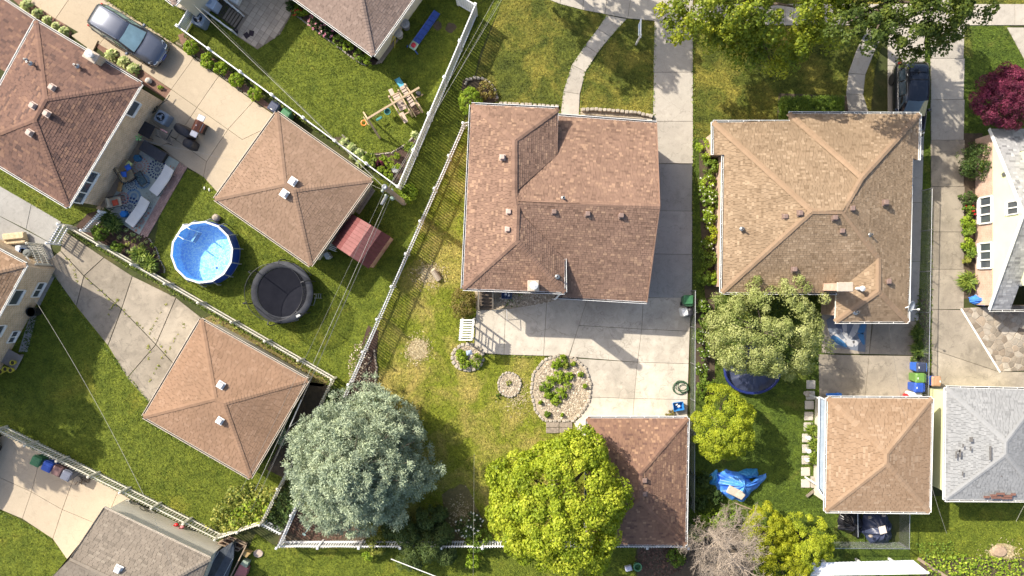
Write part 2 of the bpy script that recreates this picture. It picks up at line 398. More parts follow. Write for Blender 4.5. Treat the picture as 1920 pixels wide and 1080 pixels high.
# ------------------------------------------------------------------ roofs
def plane_axes(pts):
    n = Vector((0, 0, 0))
    for i in range(len(pts)):
        a, b = pts[i], pts[(i + 1) % len(pts)]
        n += Vector(((a.y - b.y) * (a.z + b.z), (a.z - b.z) * (a.x + b.x), (a.x - b.x) * (a.y + b.y)))
    n.normalize()
    if n.z < 0: n = -n
    u = pts[1] - pts[0]; u = (u - n * u.dot(n)).normalized(); v = n.cross(u)
    if v.z < 0: u = -u; v = -v
    return u, v, n
def shingle_face(mb, pts, row=.15, tab=.30, thick=.014, seed=0, dark_runs=0.0):
    rg = random.Random(seed); u, v, n = plane_axes(pts); o = pts[0]
    P = [((p - o).dot(u), (p - o).dot(v), (p - o).dot(n)) for p in pts]; N = len(P)
    v0 = min(p[1] for p in P); v1 = max(p[1] for p in P); nrow = int((v1 - v0) / row) + 1
    cz = sum(p[2] for p in P) / N
    A, B, Cc = np.linalg.lstsq(np.array([[p[0], p[1], 1] for p in P]), np.array([p[2] for p in P]), rcond=None)[0]
    def at(uu, vv, h): return o + u * uu + v * vv + n * (A * uu + B * vv + Cc + h)
    for r in range(nrow):
        a = v0 + r * row; b = min(a + row, v1); m = (a + b) / 2
        if b - a < .02: continue
        xs = []
        for i in range(N):
            p, q = P[i], P[(i + 1) % N]
            if (p[1] > m) != (q[1] > m):
                f = lambda vv, p=p, q=q: p[0] + (q[0] - p[0]) * (min(max(vv, min(p[1], q[1])), max(p[1], q[1])) - p[1]) / (q[1] - p[1])
                xs.append((f(m), f(a), f(b)))
        xs.sort(); rowt = rg.uniform(-.05, .05)
        for j in range(0, len(xs) - 1, 2):
            (m0, a0, b0), (m1, a1, b1) = xs[j], xs[j + 1]; L = m1 - m0
            if L < .02: continue
            cuts = [m0]; x = m0 - rg.uniform(0, tab)
            while True:
                x += tab * rg.choice((.6, .8, .9, 1.0, 1.15))
                if x >= m1 - .03: break
                if x > m0 + .03: cuts.append(x)
            cuts.append(m1)
            for k in range(len(cuts) - 1):
                c0, c1 = cuts[k], cuts[k + 1]; t0, t1 = (c0 - m0) / L, (c1 - m0) / L
                la = a0 + (a1 - a0) * t0; ra = a0 + (a1 - a0) * t1; lb = b0 + (b1 - b0) * t0; rb = b0 + (b1 - b0) * t1
                if 0 < k: la = c0; lb = c0 if b0 <= c0 <= b1 else lb; la = la if a0 <= c0 <= a1 else max(min(a0, a1), min(c0, max(a0, a1)))
                if k < len(cuts) - 2: ra = c1 if a0 <= c1 <= a1 else ra; rb = c1 if b0 <= c1 <= b1 else rb
                th = thick * rg.choice((.7, 1.0, 1.0, 1.4)); g = .008
                e = rg.random(); t = min(1, max(0, (.42 if e < .77 else .9 if e < .90 else .06) + rowt * .5 + rg.gauss(0, .09)))
                mb.add([at(la + g, a, th), at(ra - g, a, th), at(rb - g, b, .004), at(lb + g, b, .004), at(la + g, a, -.01), at(ra - g, a, -.01)],
                       [(0, 1, 2, 3), (4, 5, 1, 0)], t)
def caps(mb, p0, p1, width=.15, step=.17, seed=1, lift=.025, lt=.6):
    """overlapping cap shingles folded over a hip or ridge"""
    rg = random.Random(seed); d = p1 - p0; L = d.length; d.normalize(); side = Vector((d.y, -d.x, 0)).normalized(); nn = max(1, int(L / step))
    drop = width * (.20 if abs(d.z) > .08 else .28)
    for i in range(nn):
        a = p0 + d * (i * L / nn); b = p0 + d * ((i + 1.12) * L / nn); h0 = lift + .016; h1 = lift + .002; w = width * rg.uniform(.95, 1.05)
        up = Vector((0, 0, 1)); t = min(1, max(0, lt + rg.gauss(0, .13)))
        vs = [a + side * w + up * (h0 - drop), a + up * h0, a - side * w + up * (h0 - drop), b + side * w + up * (h1 - drop), b + up * h1, b - side * w + up * (h1 - drop),
              a + side * w + up * (h0 - drop - .02), a + up * (h0 - .025), a - side * w + up * (h0 - drop - .02)]
        mb.add(vs, [(0, 1, 4, 3), (1, 2, 5, 4), (6, 7, 1, 0), (7, 8, 2, 1)], t)
def gutter(house, p0, p1, mat, w=.11, straps=True, name='gutter'):
    """open trough along an eave"""
    p0, p1 = Vector(p0), Vector(p1); d = (p1 - p0).normalized(); cen = ORIG_C.get(house.name)
    out = Vector((d.y, -d.x, 0)).normalized()
    if cen is not None and out.dot((p0 + p1) / 2 - cen) < 0: out = -out
    mb = MB(); z = Vector((0, 0, 1))
    mb.beam(p0 + out * .012 - z * .07, p1 + out * .012 - z * .07, .02, .16)            # fascia
    mb.beam(p0 + out * w - z * .02, p1 + out * w - z * .02, .022, .10)                  # outer lip
    if straps:
        L = (p1 - p0).length; n = max(1, int(L / .75))
        for i in range(n + 1):
            q = p0 + d * (L * i / n); mb.beam(q + out * .02 + z * .025, q + out * w + z * .032, .03, .012)
    g = mb.build(name, mat, parent=house); m2 = MB()
    m2.beam(p0 + out * w * .55 - z * .075, p1 + out * w * .55 - z * .075, w * .8, .02); m2.build('trough', GUTTERD, parent=g)
    return g
def trim(house, p0, p1, mat, w=.05, h=.14, name='rake_trim'):
    mb = MB(); z = Vector((0, 0, 1)); mb.beam(Vector(p0) - z * .03, Vector(p1) - z * .03, w, h); return mb.build(name, mat, parent=house)
ORIG_C = {}
def walls(house, outline, z1, mat, d=.35, z0=0.0, name='wall'):
    w = inset([(p[0], p[1]) for p in outline], d); HARD.append(w); mb = MB()
    for i in range(len(w)): mb.wallquad(w[i], w[(i + 1) % len(w)], z0, z1)
    mb.build(name, mat, parent=house); return w
def roof(house, faces, hips, mat, row=.15, tab=.30, thick=.014, capmat=None, capw=.15, seed=0, step=.17, lt=.6):
    """faces: lists of world points, first edge along the eave; hips: pairs of points for cap rows"""
    dk = MB()
    for f in faces:
        dn = Vector((0, 0, .11)); dk.poly([p - dn for p in f])
    rf = dk.build('roof', mat, parent=house); sh = MB()
    for i, f in enumerate(faces): shingle_face(sh, f, row, tab, thick, seed * 31 + i)
    sh.build('shingles', mat, parent=rf, kind='stuff'); cp = MB()
    for i, (a, b) in enumerate(hips): caps(cp, a, b, capw, step, seed * 17 + i, lt=lt)
    if cp.v: cp.build('ridge_caps', capmat or mat, parent=rf, kind='stuff')
    return rf
def hip_house(name, label, cat, corners, he, slope, rmat, wmat, gmat, d=.35, row=.15, tab=.30, seed=0, capmat=None, capw=.15, thick=.014, group=None, gutters=(0, 1, 2, 3), step=.17, lt=.6, straps=True):
    """corners: four pixel corners of the eave in order; ridge along the longer side"""
    c = WL(corners, he); cen = sum(c, Vector()) / 4; h = thing(name, label, cat, (cen.x, cen.y, 0), group=group); ORIG_C[h.name] = cen
    if (c[1] - c[0]).length < (c[2] - c[1]).length: q = [c[1], c[2], c[3], c[0]]
    else: q = c                                                       # q0-q1 is a long side
    A, B = (q[0] + q[3]) / 2, (q[1] + q[2]) / 2; wd = ((q[3] - q[0]).length + (q[2] - q[1]).length) / 2; L = (B - A).length; ax = (B - A).normalized()
    zz = Vector((0, 0, wd / 2 * slope)); r0 = A + ax * min(wd / 2, L / 2 - .02) + zz; r1 = B - ax * min(wd / 2, L / 2 - .02) + zz
    rf = roof(h, [[q[0], q[1], r1, r0], [q[1], q[2], r1], [q[2], q[3], r0, r1], [q[3], q[0], r0]], [(q[0], r0), (q[3], r0), (q[1], r1), (q[2], r1), (r0, r1)], rmat, row, tab, thick, capmat, capw, seed, step, lt)
    walls(h, c, he - .05, wmat, d)
    for i in gutters: gutter(h, c[i], c[(i + 1) % 4], gmat, straps=straps)
    return h, rf, c, (r0, r1)
def on_roof(rf, px, py, hguess):
    return W(px, py, hguess)
def roof_vent(rf, px, py, h, mat, size=.30, rz=0.0, name='roof_vent'):
    p = W(px, py, h); mb = MB(); mb.box((p.x, p.y, h - .02), (size * 1.3, size * 1.3, .03), rz); mb.rbox((p.x, p.y, h + .09), (size, size, .2), rz, .025, taper=.94); return mb.build(name, mat, parent=rf)
def pipe_vent(rf, px, py, h, name='vent_pipe', flash=True, r=.055, hh=.35, mat=None):
    p = W(px, py, h); mb = MB(); prof = [(r, -.3), (r, hh), (r * .7, hh), (r * .7, hh - .2)]
    mb.lathe((p.x, p.y, h), prof, 10)
    if flash: mb.lathe((p.x, p.y, h), [(r * 2.6, -.06), (r * 2.4, .03), (r * 1.1, .09)], 12)
    o = mb.build(name, mat or GALV, parent=rf); m2 = MB(); m2.lathe((p.x, p.y, h), [(r * .69, hh - .03), (r * .3, hh - .03)], 10); m2.build('pipe_bore', BLACKP, parent=rf if rf.parent is None else rf); return o
def chimney(house, px, py, ztop, size, zb, bm, rz=0.0, pot=True, pm_=None, rim=True):
    p = W(px, py, ztop); mb = MB(); hx, hy = size[0] / 2, size[1] / 2; cr, sr = math.cos(rz), math.sin(rz)
    q = [(p.x + x * cr - y * sr, p.y + x * sr + y * cr) for x, y in ((-hx, -hy), (hx, -hy), (hx, hy), (-hx, hy))]
    for i in range(4): mb.wallquad(q[i], q[(i + 1) % 4], zb, ztop - .08)
    ch = mb.build('chimney', bm, parent=house); m2 = MB(); m2.rbox((p.x, p.y, ztop - .04), (size[0] + .1, size[1] + .1, .1), rz, .03); m2.build('chimney_crown', pm('crown', (.46, .39, .32), (.38, .32, .26), 5, .9, bmp=.3), parent=ch)
    if pot:
        m3 = MB(); m3.lathe((p.x + size[0] * .05, p.y + .02, ztop), [(.15, 0), (.15, .22), (.22, .24), (.22, .27), (.03, .36)], 14); m3.build('chimney_cap', pm_ or WHITE, parent=ch)
    return ch
def window(house, a, b, s0, s1, z0, z1, panes=1, mat=None, fr=.06, out=None, horiz=True, name='window', glass=None):
    """framed window on the wall line a-b (2D), from s0 to s1 metres along it"""
    a, b = Vector((a[0], a[1])), Vector((b[0], b[1])); d = (b - a).normalized(); nrm = Vector((d.y, -d.x))
    cen = ORIG_C[house.name]
    if nrm.dot((a + b) / 2 - Vector((cen.x, cen.y))) < 0: nrm = -nrm
    def P(s, off, z): q = a + d * s + nrm * off; return Vector((q.x, q.y, z))
    mb = MB(); mat = mat or WHITE
    mb.beam(P(s0, .03, z0), P(s1, .03, z0), fr, fr * 1.3); mb.beam(P(s0, .03, z1), P(s1, .03, z1), fr, fr * 1.3)
    mb.beam(P(s0, .05, z0 - fr), P(s1, .05, z0 - fr), fr * 2.0, .04)
    n = panes
    for i in range(n + 1):
        s = s0 + (s1 - s0) * i / n; mb.beam(P(s, .032, z0), P(s, .032, z1), fr * 1.3, fr)
    w = mb.build(name, mat, parent=house)
    for i in range(n):
        q0 = s0 + (s1 - s0) * i / n; q1 = s0 + (s1 - s0) * (i + 1) / n; m2 = MB()
        m2.poly([P(q0, .015, z0), P(q1, .015, z0), P(q1, .015, z1), P(q0, .015, z1)]); m2.build('pane', glass or glassm('window_glass', (.05, .06, .07)), parent=w)
    return w

# ------------------------------------------------------------------ fences
def picket_mesh(w, th, mat, point=True):
    mb = MB(); y = th / 2
    out = [(-w / 2, 0), (w / 2, 0), (w / 2, .94), (0, 1.0), (-w / 2, .94)] if point else [(-w / 2, 0), (w / 2, 0), (w / 2, 1), (-w / 2, 1)]
    n = len(out); vs = [(x, -y, z) for x, z in out] + [(x, y, z) for x, z in out]
    mb.add(vs, [tuple(range(n)), tuple(range(2 * n - 1, n - 1, -1))] + [(i, n + i, n + (i + 1) % n, (i + 1) % n) for i in range(n)])
    o = mb.build('picket', mat); me = o.data; bpy.data.objects.remove(o); return me
def fence(name, label, pts, h, mat, pitch=.14, pw=.08, post=2.2, ph=None, scallop=0.0, group=None, pr=.1, cap=True, rails=(.25, .8), toph=None, pname='picket', point=True, cat='fence', postw=None, both=False, first=True, last=True):
    """pts: pixels of the fence's top line; posts, rails and every picket are parts"""
    w = [W(p[0], p[1], toph if toph is not None else h) for p in pts]; t = thing(name, label, cat, (w[0].x, w[0].y, 0), group=group); o0 = Vector((w[0].x, w[0].y, 0))
    pk = picket_mesh(pw, .02, mat, point); ph = ph or h + .08; pr = postw or pr
    m0 = MB(); m0.rbox((0, 0, ph / 2), (pr, pr, ph), 0, .01)
    if cap: m0.box((0, 0, ph + .02), (pr * 1.35, pr * 1.35, .04)); m0.box((0, 0, ph + .06), (pr * 1.3, pr * 1.3, .05), taper=.15)
    po = m0.build('post', mat); pme = po.data; bpy.data.objects.remove(po)
    def put(me, nm, loc, rz, sz=1.0):
        o = bpy.data.objects.new(nm, me); COL.objects.link(o); o.parent = t; o.location = loc; o.rotation_euler = (0, 0, rz); o.scale = (1, 1, sz)
    for s in range(len(w) - 1):
        a, b = Vector((w[s].x, w[s].y, 0)), Vector((w[s + 1].x, w[s + 1].y, 0)); L = (b - a).length; d = (b - a).normalized(); rz = math.atan2(d.y, d.x); nb = max(1, round(L / post))
        nor = Vector((d.y, -d.x, 0))
        for k in range(nb + 1):
            if k == nb and s < len(w) - 2: continue
            if (k == 0 and s == 0 and not first) or (k == nb and s == len(w) - 2 and not last): continue
            put(pme, 'post', a + d * (L * k / nb) - o0, rz)
        for k in range(nb):
            p0, p1 = a + d * (L * k / nb + pr / 2), a + d * (L * (k + 1) / nb - pr / 2)
            for r in rails:
                mb = MB(); mb.beam(p0 + Vector((0, 0, h * r)), p1 + Vector((0, 0, h * r)), .045, .08); mb.build('rail', mat, parent=t)
            n = max(2, int((p1 - p0).length / pitch))
            for i in range(n):
                f = (i + .5) / n; hh = h - scallop * math.sin(math.pi * f)
                put(pk, pname, p0.lerp(p1, f) - o0 + nor * (.034 if not both else .034 * (1 if i % 2 else -1)) + Vector((0, 0, .04)), rz, (hh - .04) * rng.uniform(.985, 1.01))
    return t
def chainlink(label, pts, h, toph=None, post=2.4, group=None):
    w = [W(p[0], p[1], toph if toph is not None else h) for p in pts]; t = thing('chain_link_fence', label, 'fence', (w[0].x, w[0].y, 0), group=group)
    for s in range(len(w) - 1):
        a, b = Vector((w[s].x, w[s].y, 0)), Vector((w[s + 1].x, w[s + 1].y, 0)); L = (b - a).length; d = (b - a).normalized(); nb = max(1, round(L / post))
        for k in range(nb + 1):
            if k == nb and s < len(w) - 2: continue
            q = a + d * (L * k / nb); mb = MB(); mb.lathe((q.x, q.y, 0), [(.03, 0), (.03, h + .03), (.036, h + .03), (.02, h + .07)], 8); mb.build('post', GALV, parent=t)
        mb = MB(); mb.tube([a + Vector((0, 0, h)), b + Vector((0, 0, h))], .022, 6); mb.build('top_rail', GALV, parent=t)
        mb = MB(); st = .11; n = int((L + h) / st)
        for i in range(n):
            for sg in (1, -1):
                x0 = i * st - (h if sg > 0 else 0); x1 = x0 + h * sg if sg > 0 else x0 - h; z0, z1 = .03, h
                if sg < 0: x0, x1 = i * st, i * st - h
                lo, hi = min(x0, x1), max(x0, x1)
                if hi < 0 or lo > L: continue
                def cl(x, z, xa, za): 
                    if x < 0: f = (0 - x) / (xa - x); return 0, z + (za - z) * f
                    if x > L: f = (L - x) / (xa - x); return L, z + (za - z) * f
                    return x, z
                q0 = cl(x0, z0, x1, z1); q1 = cl(x1, z1, x0, z0)
                nv = Vector((d.y, -d.x, 0)) * .0035
                A_, B_ = a + d * q0[0] + Vector((0, 0, q0[1])), a + d * q1[0] + Vector((0, 0, q1[1])); up = Vector((0, 0, .0035))
                mb.add([A_ - nv, A_ + nv, B_ + nv, B_ - nv, A_ - up, A_ + up, B_ + up, B_ - up], [(0, 1, 2, 3), (4, 5, 6, 7)])
        mb.build('wire_mesh', GALV, parent=t, kind='stuff')
    return t

# ------------------------------------------------------------------ vegetation
def unit(v): return v / np.maximum(np.linalg.norm(v, axis=1, keepdims=True), 1e-9)
def leaf_quads(c, nrm, L, Wd, rg, along=None, shape=.5):
    n = len(c); nrm = unit(nrm); r = along if along is not None else rg.normal(size=(n, 3)); t = unit(r - nrm * (r * nrm).sum(1, keepdims=True)); b = np.cross(nrm, t)
    L = L[:, None]; Wd = Wd[:, None]; co = np.empty((n, 4, 3)); sh = (shape - .5)
    co[:, 0] = c - t * L / 2; co[:, 1] = c + b * Wd / 2 + t * L * sh; co[:, 2] = c + t * L / 2; co[:, 3] = c - b * Wd / 2 + t * L * sh
    return co.reshape(-1, 3)
def clump_leaves(cen, rad, per, size, rg, aspect=.7, out=None, up=.3, spread=.55, ctint=None, inner=.55):
    """leaves over the surfaces of clumps; cen (K,3), rad (K,) or (K,3)"""
    K = len(cen); rad = np.asarray(rad); rad = np.repeat(rad[:, None], 3, 1) if rad.ndim == 1 else rad
    idx = np.repeat(np.arange(K), per); n = len(idx); d = unit(rg.normal(size=(n, 3)) + np.array([0, 0, up]) + (0 if out is None else out[idx] * .7))
    c = cen[idx] + d * rad[idx] * (inner + (1 - inner) * rg.random((n, 1)) ** .5); nm = d + rg.normal(size=(n, 3)) * spread
    L = size * rg.uniform(.6, 1.3, n); ct = ctint if ctint is not None else rg.random(K)
    t = np.clip(.5 * ct[idx] + .5 * rg.random(n), 0, 1)
    return leaf_quads(c, nm, L, L * aspect, rg), t
def shell_points(K, R, rg, zmin=-.2, fill=.75, power=.4):
    d = []
    while len(d) < K:
        q = rg.normal(size=3); q /= np.linalg.norm(q)
        if q[2] >= zmin: d.append(q)
    d = np.array(d); r = fill + (1 - fill) * rg.random((K, 1)) ** power
    return d * r * np.array(R), d
def limbs(name, base, targets, r0, zfork, parent, mat=None, n=7):
    mat = mat or BARK; b = Vector(base); mb = MB(); fork = b + Vector((0, 0, zfork))
    mb.tube([b - Vector((0, 0, .1)), b + Vector((0, 0, zfork * .12)), b + Vector((0, 0, zfork * .5)), fork], [r0 * 1.5, r0 * 1.08, r0 * .92, r0 * .8], 9)
    tr = mb.build(name, mat, parent=parent, smooth=True)
    for q in targets:
        q = Vector(q); mid = fork.lerp(q, .45) + Vector((rng.uniform(-.2, .2), rng.uniform(-.2, .2), .25)); m2 = MB()
        m2.tube([fork - Vector((0, 0, .15)), mid, q], [r0 * .5, r0 * .3, r0 * .08], n); m2.build('limb', mat, parent=tr, smooth=True)
    return tr
def tree(name, label, base, crown_c, R, K, cr, per, size, mat, r0=.16, seed=1, aspect=.7, zmin=-.25, fill=.6, group=None, nl=8, cat='tree', lumps=None, up=.3, spread=.55, extra=None):
    """base, crown centre: world points; K clumps of per leaves over an uneven crown"""
    rg = np.random.default_rng(seed); t = thing(name, label, cat, (base[0], base[1], 0), group=group); cc = np.array(crown_c)
    o, d = shell_points(K, R, rg, zmin, fill); ph = rg.uniform(0, 6.28, 4); az = np.arctan2(d[:, 1], d[:, 0])
    wob = 1 + .09 * np.sin(3 * az + ph[0]) + .07 * np.sin(5 * az + ph[1]) + .05 * np.sin(8 * az + ph[2]); o[:, :2] *= wob[:, None]
    cen = cc + o; 
    if extra is not None: cen = np.concatenate([cen, np.array(extra)]); d = np.concatenate([d, np.tile([0, 0, 1.0], (len(extra), 1))])
    rad = cr * rg.uniform(.65, 1.3, len(cen)); co, tt = clump_leaves(cen, rad, per, size, rg, aspect, d, up, spread)
    np_mesh('crown', co, 4, mat, tt, parent=t, origin=(base[0], base[1], 0))
    tg = cen[rg.choice(len(cen), min(nl, len(cen)), replace=False)]; limbs('trunk', (base[0], base[1], 0), [tuple(q * .9 + cc * .1) for q in tg], r0, max(.3, cc[2] - R[2] * .75), t)
    return t
def bush(name, label, px, py, r, h, mat, K=26, per=26, size=.12, seed=1, group=None, aspect=.7, ry=None, cat='bush', up=.35, rz=0.0, zc=None, flowers=None, squash=1.0, loc=None, cr=.34):
    """a shrub: leaf clumps over a low dome, with a short woody stem; r, ry in metres"""
    rg = np.random.default_rng(seed); ry = ry or r; p = W(px, py, h * .6) if loc is None else Vector(loc); t = thing(name, label, cat, (p.x, p.y, 0), group=group)
    o, d = shell_points(K, (r * .78, ry * .78, h * .55), rg, -.1, .55); cen = o + np.array([0, 0, h * .42])
    if rz:
        c_, s_ = math.cos(rz), math.sin(rz); x, y = cen[:, 0].copy(), cen[:, 1].copy(); cen[:, 0] = x * c_ - y * s_; cen[:, 1] = x * s_ + y * c_
    rad = cr * min(r, ry, h) * rg.uniform(.7, 1.25, K); co, tt = clump_leaves(cen, rad, per, size, rg, aspect, d, up, .6)
    co[:, 2] = np.maximum(co[:, 2], .03); co[:, :2] += np.array([p.x, p.y])
    np_mesh('foliage', co, 4, mat, tt, parent=t, origin=(p.x, p.y, 0)); mb = MB()
    for k in range(4):
        a = k * 1.6 + seed; mb.tube([(p.x, p.y, 0), (p.x + math.cos(a) * r * .2, p.y + math.sin(a) * ry * .2, h * .3), (p.x + math.cos(a) * r * .45, p.y + math.sin(a) * ry * .45, h * .6)], [.03, .02, .008], 5)
    mb.build('stem', BARK, parent=t)
    if flowers:
        fm, n, fs = flowers; k = rg.choice(len(cen), n); q = cen[k] + unit(d[k] + np.array([0, 0, .6])) * (rad[k] * 1.02)[:, None] + np.array([p.x, p.y, 0]); q[:, 2] = np.maximum(q[:, 2], .1); fc = []; ft = []
        for j in range(5):
            a = rg.normal(size=(n, 3)) * .5 + np.array([0, 0, 1]); fc.append(leaf_quads(q + rg.normal(size=(n, 3)) * fs * .25, a, np.full(n, fs), np.full(n, fs * .8), rg)); ft.append(rg.random(n))
        np_mesh('blossoms', np.concatenate(fc), 4, fm, np.concatenate(ft), parent=t, origin=(p.x, p.y, 0))
    return t
def fountain(name, label, px, py, r, h, mat, n=260, seed=1, wd=.035, group=None, cat='plant', flowers=None):
    """arching strap leaves from one crown (daylilies, ornamental grass)"""
    rg = np.random.default_rng(seed); p = W(px, py, h * .5); t = thing(name, label, cat, (p.x, p.y, 0), group=group)
    a = rg.uniform(0, 2 * np.pi, n); rr = r * rg.uniform(.35, 1.05, n); d = np.stack([np.cos(a), np.sin(a), np.zeros(n)], 1); q = np.stack([-d[:, 1], d[:, 0], np.zeros(n)], 1)
    b0 = np.stack([rg.normal(0, r * .13, n), rg.normal(0, r * .13, n), np.full(n, .02)], 1); hh = h * rg.uniform(.6, 1.1, n); w = wd * rg.uniform(.7, 1.3, n)
    pts = [b0, b0 + d * (rr * .38)[:, None] + np.array([0, 0, 1]) * (hh * .85)[:, None], b0 + d * (rr * .72)[:, None] + np.array([0, 0, 1]) * hh[:, None], b0 + d * rr[:, None] + np.array([0, 0, 1]) * (hh * .55)[:, None]]
    ws = [w * .8, w, w * .8, w * .12]; co = []
    for i in range(3):
        s = np.empty((n, 4, 3)); s[:, 0] = pts[i] - q * ws[i][:, None]; s[:, 1] = pts[i] + q * ws[i][:, None]; s[:, 2] = pts[i + 1] + q * ws[i + 1][:, None]; s[:, 3] = pts[i + 1] - q * ws[i + 1][:, None]; co.append(s.reshape(-1, 3))
    tt = rg.random(n); co = np.concatenate(co); co[:, :2] += np.array([p.x, p.y])
    np_mesh('leaves', co, 4, mat, np.concatenate([tt, tt, tt]), parent=t, origin=(p.x, p.y, 0))
    mb = MB(); mb.lathe((p.x, p.y, 0), [(r * .12, 0), (r * .08, h * .25), (.01, h * .3)], 8); mb.build('crown', BARK, parent=t); return t
def rosette(name, label, px, py, r, h, mat, n=40, seed=1, group=None, cat='plant'):
    """broad leaves in a low mound (hosta)"""
    rg = np.random.default_rng(seed); p = W(px, py, h * .6); t = thing(name, label, cat, (p.x, p.y, 0), group=group)
    a = rg.uniform(0, 2 * np.pi, n); k = rg.random(n) ** .6; c = np.stack([np.cos(a) * r * k * .8, np.sin(a) * r * k * .8, h * (1 - .65 * k ** 2)], 1)
    al = np.stack([np.cos(a), np.sin(a), np.full(n, -.35)], 1); nm = np.stack([np.cos(a) * .45, np.sin(a) * .45, np.ones(n)], 1) + rg.normal(size=(n, 3)) * .18
    L = r * rg.uniform(.42, .65, n); co = leaf_quads(c, nm, L, L * .62, rg, al, .42); co[:, :2] += np.array([p.x, p.y]); co[:, 2] = np.maximum(co[:, 2], .03)
    np_mesh('leaves', co, 4, mat, rg.random(n), parent=t, origin=(p.x, p.y, 0)); mb = MB(); mb.lathe((p.x, p.y, 0), [(r * .15, 0), (r * .1, h * .5), (.01, h * .6)], 7); mb.build('crown', BARK, parent=t); return t
def patch(name, label, pts, h, mat, dens=60, size=.11, seed=1, cat='ground cover', kind='stuff', aspect=.7, bumps=.35):
    """ground cover nobody could count: leaves over an uneven low mound inside a polygon"""
    rg = np.random.default_rng(seed); w = [(q.x, q.y) for q in WL(pts, h * .5)]; a = np.array(w); lo, hi = a.min(0), a.max(0); n = int((hi - lo).prod() * dens); P = rg.uniform(lo, hi, (n, 2)); P = P[pip(P, w)]; n = len(P)
    z = h * (.55 + bumps * (np.sin(P[:, 0] * 3.1 + seed) * np.cos(P[:, 1] * 2.7 - seed) + .5 * np.sin(P[:, 0] * 7 + P[:, 1] * 5))) * rg.uniform(.5, 1.1, n); c = np.column_stack([P, np.maximum(z, .05)])
    nm = rg.normal(size=(n, 3)) * .6 + np.array([0, 0, 1]); L = size * rg.uniform(.6, 1.4, n)
    o = np_mesh(name, leaf_quads(c, nm, L, L * aspect, rg), 4, mat, rg.random(n), kind=kind); o['label'] = label; return o

def litter(name, label, px, py, rx, ry, mat, n, L, seed=1, z=.04, asp=.3, ring=False):
    """loose chips or straw lying on a patch of ground"""
    rg = np.random.default_rng(seed); a = rg.uniform(0, 6.283, n); r = np.abs(rg.normal(0, .52, n)) if not ring else np.sqrt(rg.random(n)); k = 1 / S
    P = np.column_stack([(px - 960) * k + rx * k * r * np.cos(a), (540 - py) * k + ry * k * r * np.sin(a), z + rg.random(n) * .03]); Ls = L * rg.uniform(.5, 1.4, n)
    o = np_mesh(name, leaf_quads(P, rg.normal(size=(n, 3)) * .25 + np.array([0, 0, 1]), Ls, Ls * asp, rg), 4, mat, rg.random(n), kind='stuff'); o['label'] = label
# foliage colours
F = {}
def fol(name, a, b, c, trans=.25): F[name] = tm(name, [(0, a), (.5, b), (1, c)], 1.0, .6, .15, 0, 50, trans, .3); return F[name]
fol('maple_leaf', (0.130, 0.195, 0.013), (0.307, 0.381, 0.024), (0.512, 0.539, 0.056), .38)
fol('street_leaf', (0.094, 0.143, 0.017), (0.220, 0.275, 0.024), (0.440, 0.451, 0.040), .38)
fol('street_leaf_b', (.045, .075, .014), (.09, .13, .02), (.17, .20, .028), .35)
fol('silver_leaf', (0.145, 0.189, 0.048), (0.300, 0.339, 0.111), (0.464, 0.484, 0.213), .32)
fol('gold_leaf', (0.171, 0.212, 0.011), (0.350, 0.379, 0.018), (0.487, 0.485, 0.031), .34)
fol('lime_leaf', (0.149, 0.209, 0.015), (0.316, 0.372, 0.024), (0.465, 0.493, 0.037), .34)
fol('juniper_leaf', (0.036, 0.062, 0.017), (0.072, 0.110, 0.026), (0.120, 0.162, 0.040), .12)
fol('spruce_needle', (0.150, 0.197, 0.138), (0.331, 0.401, 0.279), (0.520, 0.586, 0.384), .12)
fol('purple_leaf', (0.062, 0.013, 0.027), (0.144, 0.022, 0.053), (0.250, 0.037, 0.088), .2)
fol('bright_leaf', (0.117, 0.195, 0.016), (0.234, 0.338, 0.026), (0.403, 0.481, 0.046), .3)
fol('shrub_leaf', (0.065, 0.124, 0.016), (0.137, 0.215, 0.023), (0.234, 0.312, 0.039), .25)
fol('dark_leaf', (0.025, 0.053, 0.013), (0.053, 0.094, 0.019), (0.094, 0.138, 0.027), .2)
fol('rust_leaf', (0.125, 0.094, 0.027), (0.213, 0.163, 0.044), (0.213, 0.250, 0.050), .2)
fol('hosta_leaf', (0.115, 0.184, 0.040), (0.276, 0.333, 0.103), (0.552, 0.575, 0.287), .2)
fol('strap_leaf', (0.068, 0.121, 0.019), (0.142, 0.203, 0.027), (0.257, 0.311, 0.047), .2)
fol('strap_dark', (0.036, 0.072, 0.014), (0.072, 0.120, 0.020), (0.132, 0.180, 0.030), .2)
fol('white_petal', (.60, .60, .55), (.75, .75, .70), (.82, .82, .78), .2)
fol('pink_petal', (.50, .12, .20), (.62, .25, .34), (.75, .50, .55), .2)
fol('red_petal', (.45, .01, .015), (.55, .02, .025), (.62, .03, .04), .1)
fol('weed_leaf', (0.120, 0.165, 0.030), (0.240, 0.270, 0.045), (0.420, 0.390, 0.090), .2)

# shingle colours
def shg(name, dark, mid, light, blotch=None, vary=.14): return tm(name, [(0, dark), (.42, mid), (.62, tuple((m * .7 + l * .3) for m, l in zip(mid, light))), (1, light)], .55, .95, vary, .35, 60, 0, .12, blotch=blotch)
SH_H = shg('shingle_brown_blend', (0.157, 0.100, 0.075), (0.221, 0.141, 0.105), (0.309, 0.203, 0.141))
SH_I = shg('shingle_tan_blend', (0.194, 0.137, 0.088), (0.264, 0.191, 0.126), (0.339, 0.253, 0.172), ((.18, .128, .085), .35, .45))
SH_A = shg('shingle_red_brown', (0.100, 0.065, 0.057), (0.161, 0.098, 0.078), (0.217, 0.132, 0.095))
SH_B = shg('shingle_terracotta', (0.205, 0.138, 0.095), (0.236, 0.158, 0.112), (0.264, 0.180, 0.129), ((.19, .13, .09), .35, .3), .12)  # darker blotches stand in for streaky tree shadows on this roof
